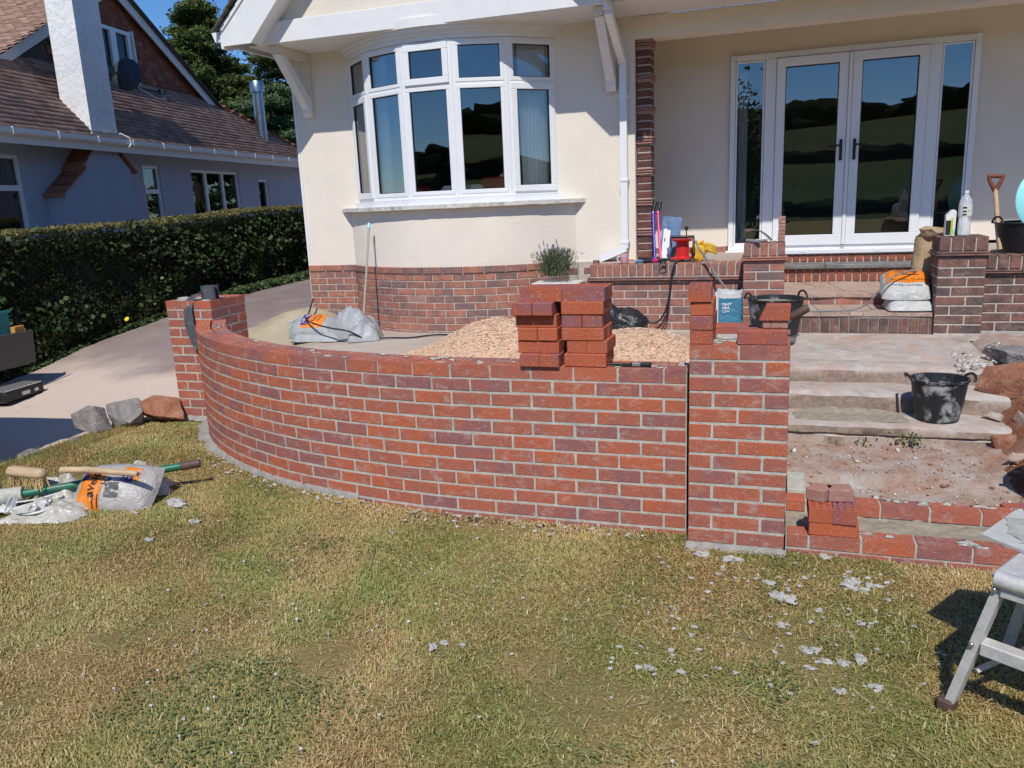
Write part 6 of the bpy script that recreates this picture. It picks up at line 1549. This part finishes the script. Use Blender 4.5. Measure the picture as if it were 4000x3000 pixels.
patch(GS, P, -.70, -.52, .05, .40, M['bag_purple'], 'print', .004); patch(GS, P, .30, .56, -.02, .34, M['bag_purple'], 'print', .004); patch(GS, P, .0, .34, -.55, -.1, M['print_grey'], 'print', .0015)
letter(GS, P, 'avels', .075, -.36, -.12, M['ink'], .52, .34, rad(84), .0055, .001); letter(GS, P, 'Y6', .06, -.0, -.05, M['ink'], .52, .34, rad(50), .0045)
letter(GS, P, 'DO', .06, .43, .15, M['ink_white'], .52, .34, 0, .006) if False else None
letter(GS, P, '01', .06, .43, .15, M['bag_white'], .52, .34, .1, .006)
for i in range(2): patch(GS, P, -.30+.12*i, -.27+.12*i, -.85, -.45, M['ink'], 'print', .0045, 6)
ST = MB(); c = Vector((-3.84, -.44, .0))
for (a0, l, w_, hh) in ((.15, .24, .07, .05), (.0, .27, .10, .03), (-.2, .23, .09, .06), (.3, .21, .12, .04)):
    for sg in (-1, 1):
        pts = [c+Rm(a0) @ Vector((sg*l*math.sin(t_)**1, w_*math.sin(2*t_)*.6, 0))+Vector((0, 0, .004+hh*abs(math.sin(t_)))) for t_ in np.linspace(0, math.pi, 18)]; ST.ribbon(pts, .032, .003, (0, 0, 1) if hh < .045 else (0, 1, .2))
ST.ribbon([c+Vector((.02*math.cos(a), .035*math.sin(a), .035+.04*math.sin(a*1.0))) for a in np.linspace(0, 6.28, 16)], .03, .003, (1, 0, 0)); ST.ribbon([c+Vector((.02, .02, .05)), c+Vector((.10, .08, .05)), c+Vector((.2, .17, .07))], .02, .002)
single('webbing_strap', ST, M['strap'], (-3.84, -.44, -.03), 'white webbing strap tied in a bundle at the lawn edge', 'strap')
# folding aluminium work platform with a mortar board on it
WP = thing('step_platform', (.945, -1.07, -.03), 'dusty folding aluminium step platform standing on the lawn', 'platform')
def rail(a, b, w_, d_): return MB().add(*bar(a, b, w_, d_))
def bar(a, b, w_, d_):
    a, b = Vector(a), Vector(b); t_ = (b-a).normalized(); s_ = t_.cross(Vector((0, 1, 0))).normalized(); u_ = s_.cross(t_); vs = []
    for p in (a, b):
        for (i, j) in ((-1, -1), (1, -1), (1, 1), (-1, 1)): vs.append(p+s_*i*w_/2+u_*j*d_/2)
    return vs, [(0, 1, 2, 3), (7, 6, 5, 4)]+[(i, (i+1) % 4, (i+1) % 4+4, i+4) for i in range(4)]
for (x0, x1) in ((.945, 1.055), (2.055, 1.945)):
    for (y0, y1) in ((-1.07, -1.04), (-.62, -.72)):
        part('leg', rail((x0, y0, -.02), (x1, y1, .45), .028, .046), M['alu'], WP); part('foot', MB().box((x0-.004*(1 if x0 < 1.5 else -1), y0, -.005), (.05, .062, .045), ch=.008), M['rubber_grip'], WP)
    part('cross_bar', rail((x0+.055*(1 if x0 < 1.5 else -1), -1.03, .19), (x0+.055*(1 if x0 < 1.5 else -1), -.68, .19), .03, .03), M['alu'], WP)
for z, dz in ((.225, .045), (.43, .03)): part('rung', MB().b2(1.02 if z < .3 else 1.06, 1.98 if z < .3 else 1.94, -1.075, -1.025, z-dz/2, z+dz/2, ch=.004), M['alu'], WP); 
part('rung', MB().b2(1.02, 1.98, -.70, -.65, .20, .24, ch=.004), M['alu'], WP)
part('hinge_strut', rail((1.0, -1.03, .12), (1.16, -.75, .22), .012, .022), M['alu'], WP)
bl = MB()
for (x, y, z) in ((1.045, -1.075, .435), (1.0, -1.085, .235)): bl.blob((x, y, z), (.010, .008, .010), 1, 0, 1)
part('rivet', bl, M['metal'], WP, smooth=180)
part('tread', MB().box((1.5, -.88, .468), (.95, .36, .034), ch=.012), M['alu'], WP); 
part('tread_nose', MB().tube([(1.045, -1.065, .468), (1.955, -1.065, .468)], .026, 12), M['alu'], WP, smooth=60)
WP.rotation_euler = (0, 0, rad(-33))
MBd = thing('mortar_board', (1.45, -.82, .487), 'thin pale mortar board lying on the aluminium platform', 'board')
part('board', MB().prism([(1.045, -.845), (1.20, -.60), (1.85, -.62), (1.75, -1.02), (1.165, -.985)], 2, .487, .496), M['board'], MBd)
part('mortar', MB().grid(lambda u, v: (1.14+.55*u+.03*fbm(v*4, u), -.90+.22*v, .4965+.012*math.sin(math.pi*u)*math.sin(math.pi*v)+.006*abs(fbm(u*9, v*7))), 24, 12), M['crumb'], MBd, smooth=60)

# ---------------------------------------------------------------- car and trailer at the drive edge
CAR = thing('parked_car', (-5.80, -1.4, -.06), 'champagne car parked on the drive, only its rear corner in view', 'car')
def car_sec(y, zf):  # half width and heights along the car
    return None
body = MB(); secs = []
for k in range(17):
    y = -3.85+4.2*k/16; e = max(0, abs(k-8)/8); wd = .85*(1-.12*e**5); zb = .16+.10*e**6; zs = pl([-3.85, -3.5, -2.5, .1, .32], [.55, .78, .90, .98, .85], y); secs.append((y, wd, zb, zs))
for (y, wd, zb, zs) in secs:
    for (fx, fz) in ((-.86, 0), (-1, .22), (-1, .62), (-.94, 1), (.94, 1), (1, .62), (1, .22), (.86, 0)): body.v.append((-5.80+fx*wd, y, zb+(zs-zb)*fz-.06))
for i in range(16):
    for q in range(8): body.f.append((i*8+q, i*8+(q+1) % 8, (i+1)*8+(q+1) % 8, (i+1)*8+q))
body.f += [tuple(range(8)), tuple(reversed(range(128, 136)))]; part('body', body, M['car'], CAR, smooth=50)
cab = MB(); cs = [(-2.45, .88, .80), (-1.75, 1.66, .82), (.24, 1.74, .86), (.33, .93, .865)]
cab.v = []
for (y, z, wd) in cs: cab.v += [(-5.80-wd, y, z-.06), (-5.80+wd, y, z-.06)]
for (y, z, wd) in cs: cab.v += [(-5.80-.80, y, .80), (-5.80+.80, y, .80)]
cab.f = [(0, 1, 3, 2), (2, 3, 5, 4), (4, 5, 7, 6), (0, 2, 10, 8), (2, 4, 12, 10), (4, 6, 14, 12), (1, 9, 11, 3), (3, 11, 13, 5), (5, 13, 15, 7), (6, 7, 15, 14), (0, 8, 9, 1)]
part('cabin', cab, M['car_glass'], CAR, smooth=30); part('roof', MB().b2(-6.64, -4.96, -1.72, .22, 1.675, 1.705, ch=.012), M['car'], CAR)
for (x, y) in ((-6.58, -3.05), (-5.02, -3.05), (-6.58, -.58), (-5.02, -.58)):
    wz = drive_z(x, y); R90 = Matrix.Rotation(rad(90), 3, 'Y'); wh = part('wheel', MB().lathe([(.20, -.09), (.30, -.09), (.315, -.05), (.315, .05), (.30, .09), (.20, .09)], (x, y, wz+.315), 28, R=R90), M['tyre'], CAR, smooth=40); part('rim', MB().lathe([(0, -.07), (.20, -.085), (.20, .085), (0, .07)], (x, y, wz+.315), 20, R=R90), M['metal'], wh, smooth=40)
for sx in (-1, 1): part('tail_lamp', MB().box((-5.80+sx*.74, .315, .78), (.16, .06, .22), ch=.02), M['red_plastic'], CAR)
part('bumper', MB().tube([(-6.62, .10, .36), (-6.55, .42, .36), (-6.1, .52, .36), (-5.5, .52, .36), (-5.10, .44, .36), (-5.0, .10, .36)], .12, 12), M['car'], CAR, smooth=60)
TL = thing('trailer', (-7.55, 1.9, -.2), 'small trailer with weathered board sides standing by the hedge', 'trailer')
def tboard(name, a, b, z0, z1, lean, th=.025, mat='wood_grey'):
    a, b = Vector((*a, 0)), Vector((*b, 0)); t_ = (b-a).normalized(); n_ = Vector((t_.y, -t_.x, 0)); vs = []
    for p in (a, b):
        for (k, z, o_) in ((0, z0, 0), (1, z0, 0), (1, z1, lean), (0, z1, lean)): q = p+n_*(k*th+o_); vs.append((q.x, q.y, z))
    return part(name, MB().add(vs, [(0, 1, 2, 3), (7, 6, 5, 4)]+[(i, (i+1) % 4, (i+1) % 4+4, i+4) for i in range(4)]), M[mat], TL)
tboard('side_board', (-7.12, .3), (-7.12, 2.64), .20, .54, .03); tboard('side_board', (-7.95, 2.64), (-7.95, .3), .20, .54, .0); tboard('tail_board', (-7.14, 2.62), (-7.93, 2.62), .20, .53, 0); tboard('front_board', (-7.93, .32), (-7.14, .32), .20, .53, 0)
part('floor', MB().b2(-7.93, -7.14, .33, 2.60, .18, .205), M['wood_grey'], TL); part('chassis', MB().b2(-7.6, -7.5, -.9, 2.6, .10, .175), M['black_plastic'], TL)
for x in (-8.03, -7.03): part('wheel', MB().lathe([(0, -.06), (.20, -.07), (.22, -.03), (.22, .03), (.20, .07), (0, .06)], (x, 1.3, drive_z(x, 1.3)+.22), 24, R=Matrix.Rotation(rad(90), 3, 'Y')), M['tyre'], TL, smooth=40)
part('axle', MB().tube([(-8.0, 1.3, .05), (-7.06, 1.3, .05)], .025, 8), M['black_plastic'], TL); part('drawbar_stand', MB().tube([(-7.55, -.85, .12), (-7.55, -.85, drive_z(-7.55, -.85))], .03, 8), M['black_plastic'], TL)
CR = thing('crate', (-7.55, 2.2, .206), 'teal plastic crate standing in the trailer', 'crate')
for (x0, x1, y0, y1) in ((-7.88, -7.86, 1.5, 2.52), (-7.24, -7.22, 1.5, 2.52), (-7.86, -7.24, 1.5, 1.52), (-7.86, -7.24, 2.50, 2.52)): part('side', MB().b2(x0, x1, y0, y1, .206, .74), M['teal'], CR)
part('base', MB().b2(-7.86, -7.24, 1.52, 2.50, .206, .222), M['teal'], CR); part('rim', MB().b2(-7.90, -7.865, 1.48, 2.54, .741, .765), M['teal'], CR); part('rim', MB().b2(-7.235, -7.20, 1.48, 2.54, .741, .765), M['teal'], CR)
single('wood_offcut', MB().box((-7.19, 2.57, .40), (.05, .16, .38), rz=.3, ch=.003), M['wood_orange'], (-7.19, 2.57, .206), 'orange-brown timber offcut poking out of the trailer corner', 'timber')
TB = thing('tool_case', (-7.1, 2.45, drive_z(-7, 2.5)), 'flat black case with a chequered metal lid on the drive beside the trailer', 'case'); z0 = drive_z(-7.0, 2.5)
part('case', MB().box((-7.02, 2.25, z0+.055), (.30, .52, .11), rz=.12, ch=.02), M['black_plastic'], TB); part('lid', MB().box((-7.02, 2.25, z0+.117), (.27, .48, .012), rz=.12), M['checker'], TB)
part('latch', MB().box((-6.86, 2.26, z0+.06), (.02, .10, .035), rz=.12), M['metal'], TB); part('latch', MB().box((-6.88, 2.40, z0+.06), (.02, .05, .03), rz=.12), M['metal'], TB)
# ---------------------------------------------------------------- grass, clover, crumbs on the lawn
rng = np.random.default_rng(21)
camp = np.array([0.382, -3.667]); 
def curve_y(x): return np.interp(x, CUR[::-1, 0], CUR[::-1, 1])
def on_lawn(x, y):
    ok = (x > -4.80) & (y < np.where(x < -4.05, 1.56, np.where(x < 0, curve_y(x)-.006, .028)))
    ok &= ~((x > -.01) & (x < .45) & (y > -.012))
    ok &= ~((x < -3.9) & (y > 1.60-.12*(x+4.8)))
    return ok
def scatter(n, x0, x1, y0, y1):
    x = rng.uniform(x0, x1, n); y = rng.uniform(y0, y1, n); m = on_lawn(x, y); return x[m], y[m]
X, Y = [], []
a, b = scatter(1350000, -4.9, 2.4, -2.75, 1.5)
d = np.hypot(a-camp[0], b-camp[1]); th = np.arctan2(-(a-camp[0]), b-camp[1])-yaw
inview = (np.abs(th) < .66) & (d > 1.75)
keep = rng.random(len(a)) < np.where(inview, np.clip(1.25-.13*d, .42, 1.0), .16)
X.append(a[keep]); Y.append(b[keep])
a, b = scatter(26000, -4.8, 6, -9, -2.7); X.append(a); Y.append(b)
X = np.concatenate(X); Y = np.concatenate(Y); n = len(X)
# cheap value noise for patches
def vnoise(x, y, s, seed):
    r = np.random.default_rng(seed); G = r.random((64, 64)); u = x*s; v = y*s; i = np.floor(u).astype(int); j = np.floor(v).astype(int); f = u-i; g = v-j; f = f*f*(3-2*f); g = g*g*(3-2*g)
    q = lambda a, b: G[a % 64, b % 64]
    return (q(i, j)*(1-f)+q(i+1, j)*f)*(1-g)+(q(i, j+1)*(1-f)+q(i+1, j+1)*f)*g
pat = .5*vnoise(X, Y, 2.3, 1)+.3*vnoise(X, Y, 6.1, 2)+.2*vnoise(X, Y, 17, 3)
near_wall = np.clip(1-(np.where(X < 0, curve_y(X), .03)-Y)/.5, 0, 1)
m = rng.random(n) < np.clip((pat-.18)*3.4, .35, 1); X, Y, pat = X[m], Y[m], pat[m]; n = len(X)
L = (.010+.017*rng.random(n))*(.65+.9*pat); L[rng.random(n) < .010] *= 2.2
az = rng.random(n)*6.283; flow = vnoise(X, Y, 1.6, 9)*6.283; az = np.where(rng.random(n) < .45, flow+rng.normal(0, .6, n), az)
tilt = np.clip(rng.normal(1.12, .34, n), .05, 1.5)
lz = LZ + .010*0 + np.zeros(n)
lz = LZ + .010*(vnoise(X, Y, 1.7, 30)-.5)*0 - .002
wd = (.0011+.0012*rng.random(n))*(1+.12*np.hypot(X-camp[0], Y-camp[1]))
dx, dy = np.cos(az)*np.sin(tilt), np.sin(az)*np.sin(tilt); dz = np.cos(tilt)
px, py = -np.sin(az), np.cos(az)
B = np.c_[X, Y, lz]; mid = B+np.c_[dx*.55, dy*.55, dz*.75+.10]*L[:, None]; tip = B+np.c_[dx*1.15, dy*1.15, dz*.80+.02]*L[:, None]
tip[:, 2] = np.maximum(tip[:, 2], lz+.002)
wv = np.c_[px, py, 0*px]*wd[:, None]
V = np.stack([B-wv, B+wv, mid+wv*.8, tip, mid-wv*.8], 1).reshape(-1, 3)
k = np.arange(n)*5
F = np.concatenate([np.c_[k, k+1, k+2], np.c_[k, k+2, k+4], np.c_[k+4, k+2, k+3]])
far = np.hypot(X-camp[0], Y-camp[1]) > 3.4
rv = np.clip(.5*rng.random(n)+.55*(1-pat)+.05*rng.normal(size=n), 0, 1); rv[rng.random(n) < .03] = 1.0
me = np_mesh('grass', V, F, np.repeat(rv, 5)); single('grass', me, M['grass'], (0, 0, 0), 'short parched grass of the front lawn', 'grass', kind='stuff')
# clover patches
a, b = scatter(60000, -3.2, 1.9, -2.4, -.3)
cl = .6*vnoise(a, b, 1.9, 44)+.4*vnoise(a, b, 5.0, 45); bias = np.exp(-((a+1.25)/.75)**2-((b+1.75)/.4)**2)*.35
m = cl+bias > .70+.14*rng.random(len(a)); a, b = a[m], b[m]; z = LZ+.006+.014*rng.random(len(a))
Vc, Fc, Ac = leaf_cloud(np.c_[a, b, z], np.array([0, -.1, 1.4]), .0105, rng, .35, 1.15); me = np_mesh('clover', Vc, Fc, Ac); single('clover', me, M['clover'], (0, 0, 0), 'low dark clover growing through the dry lawn', 'clover', kind='stuff')
# straw: pale dead stalks lying about
a, b = scatter(5200, -4.7, 1.9, -2.3, 1.3); n2 = len(a); az = rng.random(n2)*6.283; l = .02+.05*rng.random(n2); z = LZ+.016+.012*rng.random(n2)
e = np.c_[np.cos(az), np.sin(az), rng.normal(0, .25, n2)]*l[:, None]; s_ = np.c_[-np.sin(az), np.cos(az), 0*az]*.0012; B = np.c_[a, b, z]
V = np.stack([B-s_, B+s_, B+e+s_*.5, B+e-s_*.5], 1).reshape(-1, 3); me = np_mesh('straw', V, np.arange(n2*4).reshape(-1, 4), np.ones(n2*4)); single('straw', me, M['grass'], (0, 0, 0), 'pale dead stalks scattered over the lawn', 'straw', kind='stuff')
# clover flowers
fl = MB(); rr = random.Random(12)
for i in range(55):
    x, y = rr.uniform(-2.4, .3), rr.uniform(-2.2, -.5)
    if rr.random() > math.exp(-((x+1.6)/1.1)**2)+.15: continue
    z = LZ+rr.uniform(.022, .034); fl.blob((x, y, z), (.006, .006, .005), i, .45, 1, 3); fl.tube([(x, y, LZ-.003), (x, y, z)], .0012, 4)
single('clover_flowers', fl, M['petal_white'], (0, 0, 0), 'small white clover flowers dotted over the lawn', 'flowers', kind='stuff')
# dropped mortar: the larger lumps one by one, crumbs as one heap
lumps = [(.44,-.46,.05),(.38,-.32,.03),(.69,-.27,.06),(.80,-.25,.03),(.43,-.67,.025),(.51,-.83,.03),(.55,-.82,.022),(.65,-.89,.03),(.71,-.85,.04),(.63,-1.07,.026),(.74,-1.02,.03),(-.01,-1.09,.024),(.09,-1.08,.02),(-.81,-1.11,.025),(-.73,-1.11,.018),(-2.95,-.09,.07),(-3.13,-.25,.03),(.52,-.95,.022),(.58,-.89,.025),(.57,-.52,.02),(.72,-.59,.022),(-2.66,-.30,.035),(-2.74,-.56,.03),(.20,-.14,.05),(.08,-.10,.04),(.62,.0,.03),(-.85,-1.16,.03),(.42,-.42,.03),(.74,-.29,.03)]
for i, (x, y, r) in enumerate(lumps):
    mb = MB(); rr = random.Random(i)
    for q in range(4): mb.blob((x+rr.uniform(-.6, .6)*r, y+rr.uniform(-.4, .4)*r, LZ+.008+r*.12), (r*rr.uniform(.3, .7), r*rr.uniform(.25, .5), r*rr.uniform(.18, .34)), i*5+q, .5, 2, 2.5)
    single('mortar_lump', mb, M['crumb'], (x, y, LZ), 'dropped lump of pale dried mortar lying in the dry grass', 'mortar', 'mortar lumps on the lawn', smooth=60)
cr = MB(); rr = random.Random(33)
for i in range(420):
    if i < 150: x, y, r = rr.uniform(-.2, 1.0), rr.uniform(-1.15, -.1), rr.uniform(.003, .010)
    elif i < 300: s = rr.uniform(.1, LEN-.1); x, y, _ = wall_pt(s, -abs(rr.gauss(0, .07))-.02); r = rr.uniform(.003, .011)
    else: x, y, r = rr.uniform(-3.2, .8), rr.uniform(-1.4, -.1), rr.uniform(.002, .007)
    cr.blob((x, y, LZ+.012), (r*1.4, r, r*.7), i, .5, 1, 2)
single('mortar_crumbs', cr, M['crumb'], (0, 0, 0), 'fine crumbs of pale mortar sprinkled along the wall foot', 'mortar', kind='stuff')
# longer tufts along the drive edge
a = rng.uniform(-4.82, -4.55, 5200); b = rng.uniform(-.6, 1.35, 5200); l = .02+.045*rng.random(5200); az = rng.random(5200)*6.283
tl_ = rng.uniform(.1, .9, 5200); B = np.c_[a, b, np.full(5200, LZ)]; e = np.c_[np.cos(az)*np.sin(tl_), np.sin(az)*np.sin(tl_), np.cos(tl_)]*l[:, None]; s_ = np.c_[-np.sin(az), np.cos(az), 0*az]*.002
V = np.stack([B-s_, B+s_, B+e], 1).reshape(-1, 3); me = np_mesh('tufts', V, np.arange(5200*3).reshape(-1, 3), np.repeat(rng.random(5200)*.5, 3)); single('grass_tufts', me, M['grass'], (0, 0, 0), 'longer grass tufts along the edge of the drive', 'grass', kind='stuff')
